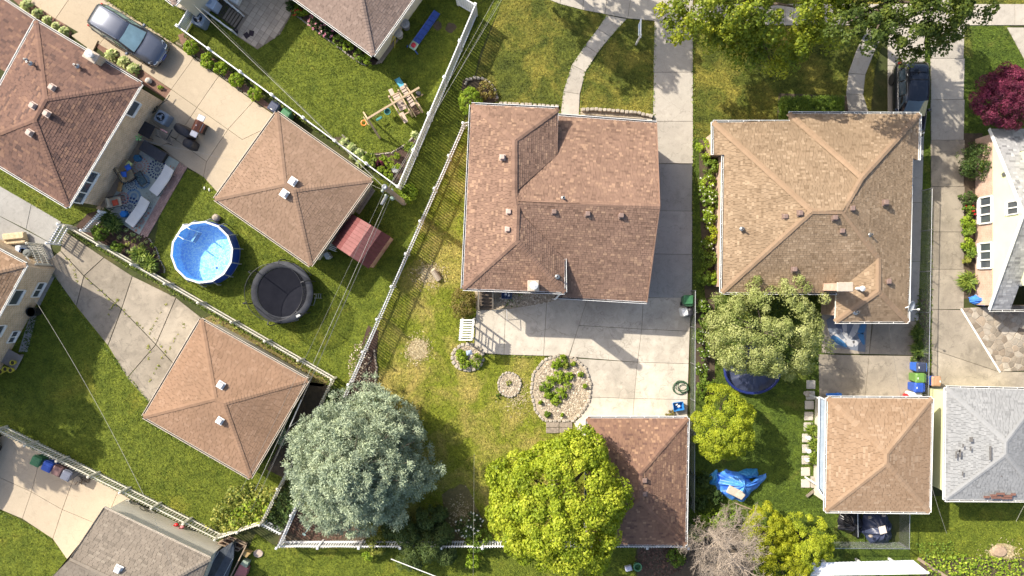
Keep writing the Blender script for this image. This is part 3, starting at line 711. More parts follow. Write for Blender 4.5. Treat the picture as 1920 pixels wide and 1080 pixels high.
SH_C = shg('shingle_salmon', (0.221, 0.140, 0.091), (0.252, 0.159, 0.105), (0.280, 0.182, 0.124), ((.19, .125, .085), .35, .3), .12)  # blotch colour paints in a shadow band lying on this roof
SH_D = shg('shingle_orange', (0.187, 0.119, 0.076), (0.255, 0.170, 0.111), (0.357, 0.246, 0.170))
SH_E = shg('shingle_grey_brown', (.17, .145, .118), (.215, .182, .148), (.25, .215, .175))
SH_F = shg('shingle_taupe', (0.189, 0.140, 0.117), (0.243, 0.180, 0.149), (0.279, 0.211, 0.176))
SH_J = shg('shingle_peach', (0.247, 0.164, 0.104), (0.285, 0.194, 0.126), (0.337, 0.241, 0.164), None, .08)
SH_K = shg('shingle_pale_grey', (0.202, 0.206, 0.210), (0.260, 0.265, 0.269), (0.286, 0.290, 0.294), None, .08)
SH_M = shg('shingle_dark_brown', (0.142, 0.084, 0.066), (0.210, 0.125, 0.088), (0.327, 0.205, 0.131))
SH_L = shg('shingle_slate', (.17, .17, .18), (.28, .28, .29), (.38, .38, .39))
# ================================================================== lawns
lawn([(370, -20), (945, -20), (895, 8), (745, 352), (330, 48)], 'turf_lush', .012)
lawn([(170, -20), (440, -20), (333, 48), (347, 66), (325, 80)], 'turf_lush', .016)
lawn([(352, 318), (430, 350), (700, 330), (745, 352), (893, 10), (950, -20), (900, 100), (868, 232), (640, 745), (622, 712), (303, 515), (290, 460), (300, 400)], 'turf_lush', .020)
lawn([(868, 232), (890, 200), (900, 560), (890, 600), (890, 665), (1020, 668), (1110, 780), (1110, 1027), (519, 1027), (640, 745)], 'turf_dry', .024)
lawn([(950, -20), (1012, -10), (1140, 28), (1105, 80), (1072, 125), (1052, 215), (1052, 240), (880, 240), (880, 190), (905, 100)], 'turf_front', .028)
lawn([(1172, 36), (1227, 40), (1228, 240), (1085, 240), (1090, 150), (1130, 90)], 'turf_front', .012)
lawn([(1298, 44), (1665, 46), (1640, 130), (1630, 230), (1580, 260), (1299, 260)], 'turf_front', .016)
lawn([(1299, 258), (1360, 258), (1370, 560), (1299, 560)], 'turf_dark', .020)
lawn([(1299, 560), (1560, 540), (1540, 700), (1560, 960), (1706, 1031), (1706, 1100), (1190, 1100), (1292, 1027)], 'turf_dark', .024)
lawn([(1706, 930), (1940, 930), (1940, 1100), (1706, 1100)], 'turf_lush', .012)
lawn([(85, 505), (300, 740), (265, 785), (470, 895), (560, 790), (575, 712), (625, 715), (487, 986), (403, 1010), (-20, 800), (-20, 600)], 'turf_lush', .028)
lawn([(-20, 945), (40, 975), (108, 1012), (131, 1052), (150, 1100), (-20, 1100)], 'turf_lush', .012)
lawn([(430, 1100), (480, 1000), (520, 1027), (1192, 1027), (1192, 1100)], 'turf_lush', .016)
lawn([(-20, 300), (135, 385), (185, 392), (130, 425), (-20, 342)], 'turf_lush', .032)
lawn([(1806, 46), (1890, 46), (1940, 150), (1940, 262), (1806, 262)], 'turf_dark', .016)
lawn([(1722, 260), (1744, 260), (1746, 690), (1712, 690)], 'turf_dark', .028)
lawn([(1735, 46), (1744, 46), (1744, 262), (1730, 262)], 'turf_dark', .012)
lawn([(1295, -25), (1940, -25), (1940, 8), (1295, 8)], 'turf_front', .012)

# ================================================================== paving
d = struct('driveway')
strip(d, [(-30, -53), (105, 36), (187, 84), (262, 128), (322, 168), (370, 202), (428, 243), (455, 262)], [(60, -93), (152, -32), (235, 24), (306, 68), (364, 109), (411, 143), (476, 190), (530, 226)], CON_WARM)
for q in ([(322, 168), (370, 202), (330, 262), (283, 225)], [(370, 202), (428, 243), (388, 303), (330, 262)], [(428, 243), (455, 262), (530, 226), (575, 262), (430, 385), (382, 332), (388, 303)], [(330, 262), (388, 303), (382, 332), (352, 314), (300, 275)], [(283, 225), (330, 262), (300, 275), (258, 262)]): slab(d, q, CON_WARM)
slab(d, [(152, 60), (186, 77), (176, 98), (135, 68)], CON_WARM, top=.13)
d = struct('driveway')
for q in ([(-10, 343), (60, 383), (50, 430), (-10, 400)], [(60, 383), (116, 416), (94, 455), (50, 430)], [(-10, 400), (94, 455), (105, 492), (85, 500), (-10, 450)]): slab(d, q, CON_GREY)
A_, B_, C_, D_ = (120, 432), (396, 608), (300, 785), (92, 500)
for i in range(4):
    for j in range(2):
        def g(u, v): a = lerp(A_, B_, u); b = lerp(D_, C_, u); q = lerp(a, b, v); return (q[0] + 9 * math.sin(u * 9 + v * 4), q[1] + 7 * math.sin(v * 5 + u * 7))
        slab(d, [g(i / 4, j / 2), g((i + 1) / 4, j / 2), g((i + 1) / 4, (j + 1) / 2), g(i / 4, (j + 1) / 2)], CON_OLD, gap=.022)
slab(d, [(62, 560), (98, 500), (108, 510), (75, 575)], CON_GREY, top=.05); slab(d, [(35, 660), (62, 575), (73, 577), (52, 660)], CON_GREY, top=.05)
d = struct('driveway')
for q in ([(-10, 828), (15, 808), (80, 845), (60, 922), (-10, 890)], [(80, 845), (145, 880), (118, 955), (60, 922)], [(145, 880), (222, 922), (205, 962), (190, 985), (118, 955)], [(-10, 890), (60, 922), (43, 972), (-10, 950)], [(60, 922), (118, 955), (100, 1010), (43, 972)], [(118, 955), (190, 985), (140, 1062), (128, 1050), (100, 1010)], [(222, 922), (250, 938), (262, 968), (205, 962)]): slab(d, q, CON_WARM)
d = struct('sidewalk')
lo = [(985, -12), (1027, -1), (1050, 8), (1092, 19), (1134, 27), (1177, 35), (1226, 39.5)]
strip(d, lo, [(x + 6, y - 44) for x, y in lo], CON)
for x in range(1300, 1930, 43): slab(d, [(x, 8), (x + 43, 8), (x + 43, 48), (x, 48)], CON)
d = struct('front_walk')
strip(d, [(1137, 29), (1120, 55), (1097, 85), (1072, 122), (1056, 172), (1050, 225)], [(1175, 36), (1145, 69), (1120, 100), (1098, 135), (1087, 177), (1085, 225)], CON)
d = struct('front_walk')
strip(d, [(1628, 49), (1605, 95), (1590, 138), (1586, 176), (1592, 232)], [(1664, 49), (1640, 95), (1622, 140), (1618, 178), (1634, 232)], CON)
slab(struct('front_walk'), [(1887, 52), (1935, 52), (1935, 140)], CON)
d = struct('driveway')
for y0, y1 in ((-40, 40), (40, 136), (136, 228), (228, 307)): slab(d, [(1227 - max(0, y0 - 40) * .012, y0), (1299, y0), (1299, y1), (1226 - max(0, y1 - 40) * .012, y1)], CON)
for y0, y1 in ((307, 395), (395, 476), (476, 558)): slab(d, [(1212, y0), (1298, y0 + 1), (1297, y1 + 1), (1210, y1)], CON_GREY)
d = struct('back_patio')
for q in ([(893, 582), (948, 580), (945, 665), (888, 660)], [(948, 580), (1025, 567), (1019, 667), (945, 665)], [(1025, 567), (1106, 545), (1067, 667), (1019, 667)], [(1106, 545), (1206, 555), (1203, 617), (1085, 610)], [(1206, 558), (1297, 558), (1293, 621), (1203, 617)], [(1085, 610), (1203, 617), (1195, 679), (1067, 669)], [(1203, 617), (1293, 621), (1291, 682), (1195, 679)], [(1067, 671), (1195, 679), (1189, 747), (1085, 744)], [(1195, 679), (1291, 682), (1289, 749), (1189, 747)], [(1085, 744), (1189, 747), (1185, 800), (1085, 800)], [(1189, 747), (1289, 749), (1288, 800), (1185, 800)], [(1075, 790), (1085, 785), (1110, 800), (1112, 850), (1085, 815)]): slab(d, q, CON_PATIO)
d = struct('driveway')
for y0, y1 in ((49, 123), (123, 215), (215, 300), (300, 380), (380, 490), (490, 602)): slab(d, [(1664, y0), (1733 - max(0, y0 - 215) * .03, y0), (1733 - max(0, y1 - 215) * .03, y1), (1664, y1)], CON_GREY if y0 > 200 else CON)
d = struct('back_patio')
for q in ([(1540, 585), (1636, 585), (1629, 664), (1540, 662)], [(1636, 602), (1718, 602), (1714, 666), (1629, 664)], [(1534, 664), (1629, 666), (1620, 760), (1536, 760)], [(1629, 666), (1714, 667), (1730, 760), (1620, 760)]): slab(d, q, CON_OLD)
d = struct('driveway')
for y0, y1 in ((-30, 8), (48, 110), (110, 187), (187, 263), (263, 350), (350, 435), (435, 505), (505, 580)): slab(d, [(1744, y0), (1808, y0), (1806, y1), (1745, y1)], CON_OLD if y0 > 240 else CON)
for q in ([(1746, 580), (1803, 581), (1872, 697), (1746, 655)], [(1746, 655), (1872, 697), (1940, 697), (1940, 765), (1746, 765)]): slab(d, q, CON_OLD)

# flagstone corner: each stone a piece
fl = struct('flagstone_terrace'); poly = [(p.x, p.y) for p in WL([(1803, 578), (1945, 570), (1945, 694), (1874, 697)])]
sheet('mortar_bed', [(1803, 578), (1945, 570), (1945, 694), (1874, 697)], pm('mortar', (.40, .35, .29), (.30, .26, .21), 8, .95, bmp=.4), .05, parent=fl)
FS = [pm('flagstone_a', (.34, .29, .23), (.25, .21, .165), 6, .9, bmp=.5, rnd=.4), pm('flagstone_b', (.31, .25, .19), (.23, .185, .14), 6, .9, bmp=.5, rnd=.4), pm('flagstone_c', (.42, .37, .305), (.32, .28, .23), 6, .9, bmp=.5, rnd=.3)]
pts = []; a = np.array(poly); lo_, hi_ = a.min(0), a.max(0); rr_ = np.random.default_rng(5)
while len(pts) < 105:
    q = rr_.uniform(lo_, hi_, (1, 2))
    if pip(q, poly)[0] and all(np.hypot(*(q[0] - r)) > .20 + .14 * (len(pts) % 3 == 0) for r in pts): pts.append(q[0])
    elif rr_.random() < .0005: break
for i, c in enumerate(pts):                      # Voronoi cell of each seed, clipped to the terrace
    cell = [tuple(q) for q in ccw(poly)]
    for j, e in enumerate(pts):
        if j == i: continue
        m = (c + e) / 2; nn = e - c; out = []
        for k in range(len(cell)):
            p, q = np.array(cell[k]), np.array(cell[(k + 1) % len(cell)]); sp, sq = (p - m) @ nn, (q - m) @ nn
            if sp <= 0: out.append(tuple(p))
            if sp * sq < 0: out.append(tuple(p + (q - p) * sp / (sp - sq)))
        cell = out
        if len(cell) < 3: break
    if len(cell) >= 3:
        cc = np.mean(np.array(cell), 0); cell = [tuple(cc + (np.array(p) - cc) * rr_.uniform(.84, .93)) for p in cell]; mb = MB(); mb.prism(cell, .05, .075 + rr_.uniform(0, .02), bev=.015); mb.build('flagstone', FS[int(rr_.integers(3))], parent=fl)
mb = MB(); mb.beam(W(1802, 579, .09), W(1875, 698, .09), .09, .06); mb.build('edging_strip', WHITE, parent=fl)

# paver patio (top) : laid in mixed sizes
pv = struct('paver_patio'); pp = [(395, -15), (558, -15), (545, 30), (525, 65), (483, 93), (437, 63), (455, 32)]
sheet('sand_bed', pp, pm('sand_joint', (.30, .24, .18), (.24, .19, .14), 8, .95), .03, parent=pv); PV = pm('paver', (.52, .43, .33), (.44, .36, .275), 4, .9, bmp=.25, rnd=.16)
wpoly = [(p.x, p.y) for p in WL(pp)]; ang = math.radians(-33); ca, sa = math.cos(ang), math.sin(ang); org = W(395, 60)
cell_ = .36
for i in range(-4, 22):
    for j in range(-4, 22):
        sz = [(0, 0, 1, 1)] if (i // 1 + j * 2) % 5 else [(0, 0, 1, .5), (0, .5, 1, 1)]
        for x0, y0, x1, y1 in sz:
            q = [((i + x) * cell_, (j + y) * cell_) for x, y in ((x0, y0), (x1, y0), (x1, y1), (x0, y1))]; q = [(org.x + x * ca - y * sa, org.y + x * sa + y * ca) for x, y in q]
            if pip(np.array([[sum(p[0] for p in q) / 4, sum(p[1] for p in q) / 4]]), inset(wpoly, .12))[0]:
                m = MB(); m.prism(inset(q, .008), .03, .056 + rng.uniform(0, .004), bev=.006); m.build('paver', PV, parent=pv)

# brick-red paver border round the rug patio
pb = struct('paver_patio'); bp = [(322, 290), (352, 313), (277, 445), (180, 392), (262, 262)]
sheet('sand_bed', bp, pm('sand_joint', (.3, .24, .18)), .03, parent=pb); PBK = pm('red_paver', (.42, .28, .24), (.33, .21, .18), 5, .9, bmp=.3, rnd=.2)
b0, b1 = W(352, 313), W(277, 445); dd = (b1 - b0).normalized(); nn_ = Vector((dd.y, -dd.x, 0)); nn_ = nn_ if nn_.x < 0 else -nn_; ang = math.atan2(dd.y, dd.x)
for i in range(int((b1 - b0).length / .22)):
    for j in range(9):
        if j > 8: continue
        c = b0 + dd * (.11 + i * .22 + (.11 if j % 2 else 0)) + nn_ * (.06 + j * .112); m = MB(); m.rbox((c.x, c.y, .045), (.21, .104, .03), ang, .006); m.build('brick_paver', PBK, parent=pb)
HARD.append([(p.x, p.y) for p in WL(bp)])

# planting beds
def bed(pts, mat, z=.035, name='planting_bed'): return sheet(name, pts, mat, z)
bed([(15, -10), (75, -12), (135, 62), (128, 76), (60, 32)], MULCHR); bed([(176, 84), (190, 78), (322, 169), (312, 186), (255, 150)], MULCHR)
bed([(334, 66), (345, 62), (520, 208), (510, 210), (476, 188), (340, 82)], MULCHR)
bed([(165, 400), (190, 393), (277, 447), (290, 460), (298, 485), (308, 512), (296, 512), (140, 428)], MULCH)
bed([(625, 258), (640, 256), (668, 283), (705, 290), (735, 285), (770, 262), (783, 262), (746, 345), (735, 342)], SOIL)
bed([(700, 287), (735, 285), (778, 258), (748, 340), (715, 320)], MULCH, .04)
bed([(539, 10), (548, -10), (705, 110), (720, 118), (690, 124), (650, 98), (600, 62)], MULCH); bed([(712, 118), (790, -10), (775, -12), (690, 105)], SOIL)
bed([(868, 150), (900, 145), (925, 160), (935, 190), (880, 205), (860, 200)], SOIL); bed([(1088, 203), (1150, 205), (1222, 222), (1222, 240), (1086, 235)], GRAVEL)
bed([(890, 545), (1060, 545), (1105, 552), (1025, 567), (948, 580), (893, 582)], GRAVEL, .03)
bed([(1310, 262), (1345, 262), (1360, 550), (1322, 560), (1312, 400)], SOIL); bed([(1302, 560), (1340, 560), (1340, 740), (1302, 740)], SOIL)
bed([(1803, 250), (1842, 250), (1842, 560), (1806, 560), (1808, 400)], SOIL); bed([(1718, 560), (1745, 560), (1742, 680), (1708, 680)], SOIL)
bed([(380, 598), (400, 590), (622, 712), (605, 725), (560, 720)], pm('weedy_soil', (.20, .16, .06), (.12, .09, .035), 6, .95, bmp=.5, fine=.35)); bed([(575, 715), (620, 722), (530, 895), (500, 880), (560, 760)], SOIL)
bed([(690, 610), (710, 620), (703, 735), (640, 760), (655, 720)], MULCH, .045); bed([(525, 1003), (556, 940), (700, 1000), (700, 1024), (520, 1025)], SOIL, .04)
bed([(1460, 175), (1590, 180), (1590, 235), (1455, 235)], SOIL, .03); bed([(1725, 1045), (1940, 1045), (1940, 1100), (1725, 1100)], SOIL, .03); bed([(1195, 1030), (1300, 985), (1440, 1000), (1400, 1100), (1195, 1100)], SOIL, .03)
# circles of straw mulch on the lawn (old stump rings)
def disc(px, py, rx, ry, n=22, jit=.08, s=0):
    r_ = random.Random(s); return [(px + rx * (1 + r_.uniform(-jit, jit)) * math.cos(k * 2 * math.pi / n), py + ry * (1 + r_.uniform(-jit, jit)) * math.sin(k * 2 * math.pi / n)) for k in range(n)]
bed(disc(784, 655, 19, 20, 22, .12, 1), STRAW, .034, 'bare_patch'); bed(disc(805, 514, 17, 16, 20, .25, 2), STRAW, .034, 'bare_patch'); bed(disc(1880, 1035, 24, 14, 20, .25, 3), STRAW, .034, 'bare_patch')
# worn turf in the deep shade of the evergreens, and by the toys
bed(disc(862, 972, 40, 55, 24, .2, 5), DRYPATCH, .03, 'bare_patch'); bed(disc(845, 52, 10, 9, 14, .25, 6), SOIL, .03, 'bare_patch'); bed(disc(820, 48, 9, 10, 14, .3, 7), SOIL, .03, 'bare_patch')

# raised planters ringed with stones
def stone_ring(label, pts, mat, stone=.26, w=.16, h=.16, fill=GRAVEL, close=True, name='stone_ringed_bed', mt=STONE, inner=True):
    w_ = [Vector((p.x, p.y, 0)) for p in WL(pts, .1)]; cen = sum(w_, Vector()) / len(w_); t = thing(name, label, 'planter', (cen.x, cen.y, 0))
    if inner: mb = MB(); mb.prism([(p.x, p.y) for p in w_], 0, h * .65); mb.build('bed_fill', fill, parent=t); HARD.append([(p.x, p.y) for p in w_])
    seq = w_ + ([w_[0]] if close else []); acc = []
    for i in range(len(seq) - 1):
        a, b = seq[i], seq[i + 1]; n = max(1, int((b - a).length / .02)); acc += [(a.lerp(b, k / n), (b - a).normalized()) for k in range(n)]
    dist = 0; last = acc[0][0]; nxt = stone / 2
    for p, dr in acc:
        dist += (p - last).length; last = p
        if dist >= nxt:
            nxt += stone * rng.uniform(.95, 1.12); m = MB(); m.rbox((p.x + rng.uniform(-.015, .015), p.y + rng.uniform(-.015, .015), h / 2), (stone * rng.uniform(.82, .93), w * rng.uniform(.85, 1.15), h * rng.uniform(.9, 1.15)), math.atan2(dr.y, dr.x) + rng.uniform(-.1, .1), .03); m.build('edging_stone', mt, parent=t)
    return t
stone_ring('oval gravel island bed ringed with pale stones beside the back patio', [(1050, 665), (1078, 672), (1098, 690), (1108, 720), (1104, 752), (1088, 777), (1074, 789), (1020, 789), (1004, 770), (996, 735), (1000, 700), (1020, 675)], GRAVEL)
stone_ring('round stone planter with low green shrubs in front of the white arbor', disc(877, 670, 29, 25, 20, .03, 1), GRAVEL, .28, .2)
stone_ring('small round gravel ring with one tiny plant on the yellow lawn', disc(955, 721, 21, 23, 18, .03, 2), GRAVEL, .2, .12)
stone_ring('curved block edging round the globe bush at the house front', [(872, 160), (876, 150), (890, 146), (905, 148), (918, 156), (928, 170), (933, 186)], SOIL, .24, .17, .2, close=False, name='block_edging', inner=False)
stone_ring('straight low block wall along the lawn above the porch railing', [(1090, 206), (1120, 206), (1160, 209), (1195, 212), (1222, 219)], SOIL, .26, .2, .3, close=False, name='block_edging', inner=False)
stone_ring('row of brown blocks along the front eave of the middle house', [(935, 194), (970, 195), (1010, 197), (1048, 200)], SOIL, .26, .16, .2, close=False, name='block_edging', inner=False)
stone_ring('pale block edging of the peony bed below the taupe roof', [(537, 12), (560, 32), (600, 62), (640, 92), (668, 114), (690, 124)], SOIL, .2, .1, .12, close=False, name='block_edging', inner=False)
stone_ring('curved concrete edging of the corner flower bed under the vinyl fence', [(640, 252), (668, 280), (702, 291), (735, 286), (758, 272), (776, 256)], SOIL, .34, .09, .1, close=False, name='block_edging', inner=False, mt=CON_PATIO)
stone_ring('thin concrete curb between the hosta bed and the pool lawn', [(277, 446), (292, 466), (298, 486), (308, 504), (306, 516)], SOIL, .3, .08, .1, close=False, name='block_edging', inner=False, mt=CON_PATIO)
stone_ring('ring of rough rocks between the dark spruce bed and the lawn', [(701, 655), (706, 690), (703, 735)], SOIL, .2, .15, .15, close=False, name='block_edging', inner=False, mt=WOODG)
stone_ring('concrete curb strip along the shrub bed of the beige driveway', [(329, 79), (345, 90), (380, 116), (420, 146), (470, 182)], SOIL, .5, .1, .1, close=False, name='block_edging', inner=False, mt=CON_WARM)
# wooden boards at the end of the island bed
t = thing('timber_landing', 'brown timber boards laid between the island bed and the garage', 'boardwalk', tuple(W(1049, 800)))
for i in range(2):
    for j in range(2): mb = MB(); p = W(1036 + i * 25, 796 + j * 11, .08); mb.rbox((p.x, p.y, .06), (.8, .34, .08), 0, .015); mb.build('board', WOODG, parent=t)
HARD.append([(p.x, p.y) for p in WL([(1022, 789), (1075, 789), (1075, 812), (1022, 812)])])
# stepping stones
for i, (x, y, lb) in enumerate([(1520, 721, 'square stepping stone nearest the patio of the tan house'), (1519, 741, 'square stepping stone under the little stone lantern'), (1517, 759, 'square stepping stone just below the one with the lantern'), (1516, 780, 'fourth square stepping stone down from the patio'), (1515, 800, 'square stepping stone beside the yellow tuft at the awning'), (1512, 821, 'stepping stone carrying the topmost white pot'), (1512, 841, 'stepping stone carrying the middle white pot'), (1511, 862, 'stepping stone carrying the lowest white pot'), (1510, 884, 'bare stepping stone second from the bottom of the row'), (1510, 906, 'lowest square stepping stone of the row')]):
    p = W(x, y); mb = MB(); mb.rbox((p.x, p.y, .045), (.56, .54, .07), rng.uniform(-.05, .05), .03); tag(mb.build('stepping_stone', pm('step_stone', (.50, .47, .42), (.42, .39, .35), 5, .9, bmp=.3, rnd=.12), origin=(p.x, p.y, 0)), lb, 'stepping stone', 'stepping stones beside the peach garage'); HARD.append([(p.x - .25, p.y - .25), (p.x + .25, p.y - .25), (p.x + .25, p.y + .25), (p.x - .25, p.y + .25)])

# ================================================================== buildings
BR_TAN = brickm('tan_brick', (.56, .41, .25), (.42, .29, .17), (.60, .52, .41), .26, .1, .016); BR_PINK = brickm('pink_brick', (.52, .33, .24), (.44, .27, .19), (.50, .42, .36)); BR_RED = brickm('red_brick', (.34, .16, .11), (.28, .13, .09), (.40, .34, .29))
SID_CREAM = pm('cream_siding', (.60, .55, .42), (.54, .49, .37), 1.5, .6, fine=.06); SID_YEL = pm('yellow_siding', (.66, .68, .42), (.60, .62, .37), 1.2, .55, fine=.05); SID_WHT = pm('pale_siding', (.62, .58, .48), (.55, .51, .42), 1.2, .55, fine=.06)
VENTB = pm('brown_vent', (.22, .15, .13), (.17, .12, .10), 5, .6, fine=.08); VENTW = pm('white_vent', (.72, .72, .72), (.62, .62, .62), 5, .5, fine=.05); VENTP = pm('pale_vent', (.46, .36, .31), (.4, .3, .26), 5, .6, fine=.08)

# A : red-brown hip house, upper left
hA, rfA, cA, rdA = hip_house('house', 'brick house with dark red brown hip roof beside the beige driveway', 'house', [(265, 157), (67, 39), (-62, 274), (127, 388)], 3.5, .34, SH_A, BR_TAN, WHITE, .32, seed=1, straps=False)
wA = inset([(p.x, p.y) for p in cA], .32); wc = sorted(wA, key=lambda p: -p[0])[0]; ws_ = min(wA, key=lambda p: p[1]); 
window(hA, wc, ws_, .75, 1.7, 2.05, 3.05, 1); window(hA, wc, ws_, 5.6, 7.7, 2.05, 3.0, 3)
for x, y, h in ((98, 164, 4.45), (62, 198, 4.6), (88, 213, 4.6), (56, 249, 4.5)): roof_vent(rfA, x, y, h + .05, VENTP, .3, -.55)
pipe_vent(rfA, 57, 119, 4.4); pipe_vent(rfA, 145, 124, 4.1); pipe_vent(rfA, 49, 112, 4.3, r=.04, hh=.2)
chimney(hA, 170, 104, 4.3, (.75, .5), 0, BR_TAN, -.55)
cA2 = WL([(66, 38), (-60, -45), (-120, 60), (12, 136)], 0); e0, e1, e2, e3 = W(66, 38, 2.9), W(-60, -45, 2.9), W(-125, 60, 3.42), W(12, 136, 3.42) 
hA3 = thing('house_wing', 'lower red brown roof wing at the top left corner', 'house', (e0.x, e0.y, 0)); ORIG_C[hA3.name] = (e0 + e1 + e2 + e3) / 4
roof(hA3, [[e0, e1, e2, e3]], [], SH_A, seed=2); gutter(hA3, e0, e1, WHITE, straps=False); walls(hA3, [e0, e1, e2, e3], 2.8, BR_TAN, .3)

# B : garage with tan roof beside the beige driveway
hB, rfB, cB, _ = hip_house('garage', 'garage with terracotta hip roof and two white vents beside the red shed', 'garage', [(519, 211), (697, 337), (582, 498), (403, 373)], 2.5, .28, SH_B, SID_WHT, TRIMT, .3, row=.13, tab=.34, seed=3, straps=False, thick=.009, lt=.45)
roof_vent(rfB, 549, 340, 3.42, VENTW, .36, -.6); roof_vent(rfB, 533, 363, 3.42, VENTW, .36, -.6)
# C : garage lower left
hC, rfC, cC, _ = hip_house('garage', 'garage with salmon hip roof at the end of the cracked driveway', 'garage', [(377, 599), (577, 712), (469, 896), (269, 781)], 2.5, .28, SH_C, SID_WHT, TRIMT, .3, row=.13, tab=.34, seed=4, straps=False, thick=.009, lt=.45)
roof_vent(rfC, 414, 722, 3.3, VENTW, .34, -.55); roof_vent(rfC, 412, 789, 3.3, VENTW, .32, -.55)
t = MB(); p0, p1 = W(565, 750, 2.3), W(543, 800, 2.3); t.tube([p0, p1, p1 + Vector((0, 0, -2.2))], .03, 6); t.build('downspout', WHITE, parent=hC)
# D : house at the left edge
hD, rfD, cD, _ = hip_house('house', 'brick house with orange brown roof at the left edge', 'house', [(49, 496), (-127, 402), (-271, 666), (-95, 760)], 3.5, .42, SH_D, BR_TAN, WHITE, .35, seed=5, straps=False)
wD = inset([(p.x, p.y) for p in cD], .35); a_ = sorted(wD, key=lambda p: -p[0])[0]; b_ = min(wD, key=lambda p: p[1])
window(hD, a_, b_, 1.5, 2.5, 1.9, 2.7, 1); window(hD, a_, b_, 1.0, 2.0, .35, .95, 2); window(hD, a_, b_, 4.4, 5.2, .35, .9, 2); window(hD, a_, b_, 3.9, 4.7, 1.9, 2.7, 1)
# F : house at the top
hF, rfF, cF, _ = hip_house('house', 'house with taupe hip roof above the play lawn', 'house', [(699, 104), (850, -108), (583, -300), (432, -89)], 2.55, .42, SH_F, SID_CREAM, WHITE, .35, row=.14, tab=.32, seed=6, straps=False, thick=.01)
hG, rfG, cG, _ = hip_house('house', 'house corner with white steps at the top edge', 'house', [(327, 9), (488, -194), (332, -318), (171, -115)], 3.8, .42, SH_F, SID_CREAM, WHITE, .3, row=.14, tab=.32, seed=7, straps=False, thick=.01)
# H : middle split-level house
NW, NE, SE, SW = W(884, 196, 3.8), W(1047, 204, 3.8), W(1059, 548, 3.8), W(868, 541, 3.8); pN, pS = W(965, 263, 4.9), W(968, 452, 4.9)
n0, n1, s1, s0 = W(1046, 217, 2.8), W(1231, 231, 2.8), W(1213, 566, 2.8), W(1040, 556, 2.8); rE, rW = W(1237, 387, 4.9), W(970, 379, 4.9); Vn, Vs = W(1045, 290, 3.78), W(1058, 485, 3.75); j0, j1 = W(965, 362, 4.9), W(970, 392, 4.9)
cH = sum((NW, NE, SE, SW, n1, s1), Vector()) / 6; hH = thing('house', 'split level house with mottled brown shingle roof in the middle', 'house', (cH.x, cH.y, 0)); ORIG_C[hH.name] = cH
rfH = roof(hH, [[SW, NW, pN, j0, j1, pS], [NW, NE, pN], [SE, SW, pS], [NE, Vn, j0, pN], [Vs, SE, pS, j1], [n0, n1, rE, rW, j0, Vn], [s1, s0, Vs, j1, rW, rE]], [(NW, pN), (NE, pN), (SW, pS), (SE, pS), (pN, j0), (j0, j1), (j1, pS), (rE, rW)], SH_H, .13, .225, .018, seed=8, lt=.35)
for a, b in ((NW, NE), (NE, Vn), (NW, SW), (SW, SE), (SE, Vs), (n0, n1), (s1, s0)): gutter(hH, a, b, VINYL, straps=False)
trim(hH, n1, rE, SH_H); trim(hH, rE, s1, SH_H)
walls(hH, [SW, SE, NE, NW], 3.7, BR_PINK, .35); walls(hH, [s0 - Vector((1, 0, 0)), s1, n1, n0 - Vector((1, 0, 0))], 2.7, BR_PINK, .35)
mb = MB(); q = [s1 + Vector((-.35, .35, -.1)), n1 + Vector((-.35, -.35, -.1)), rE + Vector((-.35, 0, -.15))]; mb.poly(q); mb.build('gable_wall', SID_WHT, parent=hH)
for x, y in ((942, 295), (954, 397), (952, 430)): roof_vent(rfH, x, y, 4.75, VENTP, .27)
for x, y in ((1039, 397), (1102, 401), (1165, 404)): roof_vent(rfH, x, y, 4.75, VENTB, .28)
pipe_vent(rfH, 1056, 372, 4.8, r=.06); pipe_vent(rfH, 1045, 519, 4.0, r=.06)
chimney(hH, 1000, 536, 6.4, (.52, .5), 2.5, BR_PINK)
mb = MB(); p = W(1059, 549, 3.7); q = W(1036, 558, 2.9); mb.tube([p, p + Vector((-.3, -.1, -.2)), q + Vector((.15, -.1, 0)), Vector((q.x + .15, q.y - .1, .1))], .05, 6); mb.build('downspout', VINYL, parent=hH)
# I : tan house on the right
P_ = lambda x, y, h=2.8: W(x, y, h)
ia, ib, ic, id_, ie, if_, ig, ih, ii, ij, ik, il = P_(1337, 229), P_(1480, 229), P_(1479, 213), P_(1724, 214), P_(1722, 300), P_(1708, 297), P_(1702, 603), P_(1566, 603), P_(1568, 549), P_(1353, 548), P_(1357, 291), P_(1338, 290)
R1, R2, PP, Q, S1 = P_(1522, 396, 4.75), P_(1580, 396, 4.75), P_(1616, 333, 4.4), P_(1647, 484, 3.72), P_(1647, 546, 3.72)
cI = (ia + id_ + ig + ij) / 4; hI = thing('house', 'house with pale tan mottled roof on the right', 'house', (cI.x, cI.y, 0)); ORIG_C[hI.name] = cI
CAP_I = shg('shingle_cap_tan', (.235, .163, .108), (.27, .188, .124), (.30, .21, .14), None, .1)
rfI = roof(hI, [[ij, ik, il, ia, R1], [ia, ib, PP, R2, R1], [ib, ic, PP], [ic, id_, PP], [id_, ie, if_, ig, S1, Q, R2, PP], [ii, ij, R1, R2, Q], [ih, ii, Q, S1], [ig, ih, S1]], [(ia, R1), (ij, R1), (R1, R2), (R2, PP), (PP, ic), (PP, id_), (R2, Q), (Q, S1), (S1, ih), (S1, ig)], SH_I, .13, .23, .015, CAP_I, .16, 9, .3)
for a, b in ((ia, ib), (ic, id_), (id_, ie), (if_, ig), (ig, ih), (ih, ii), (ii, ij), (ij, ik), (il, ia)): gutter(hI, a, b, WHITE)
wI = walls(hI, [ij, ii, ih, ig, if_, ie, id_, ic, ib, ia, il, ik], 2.7, BR_PINK, .33)
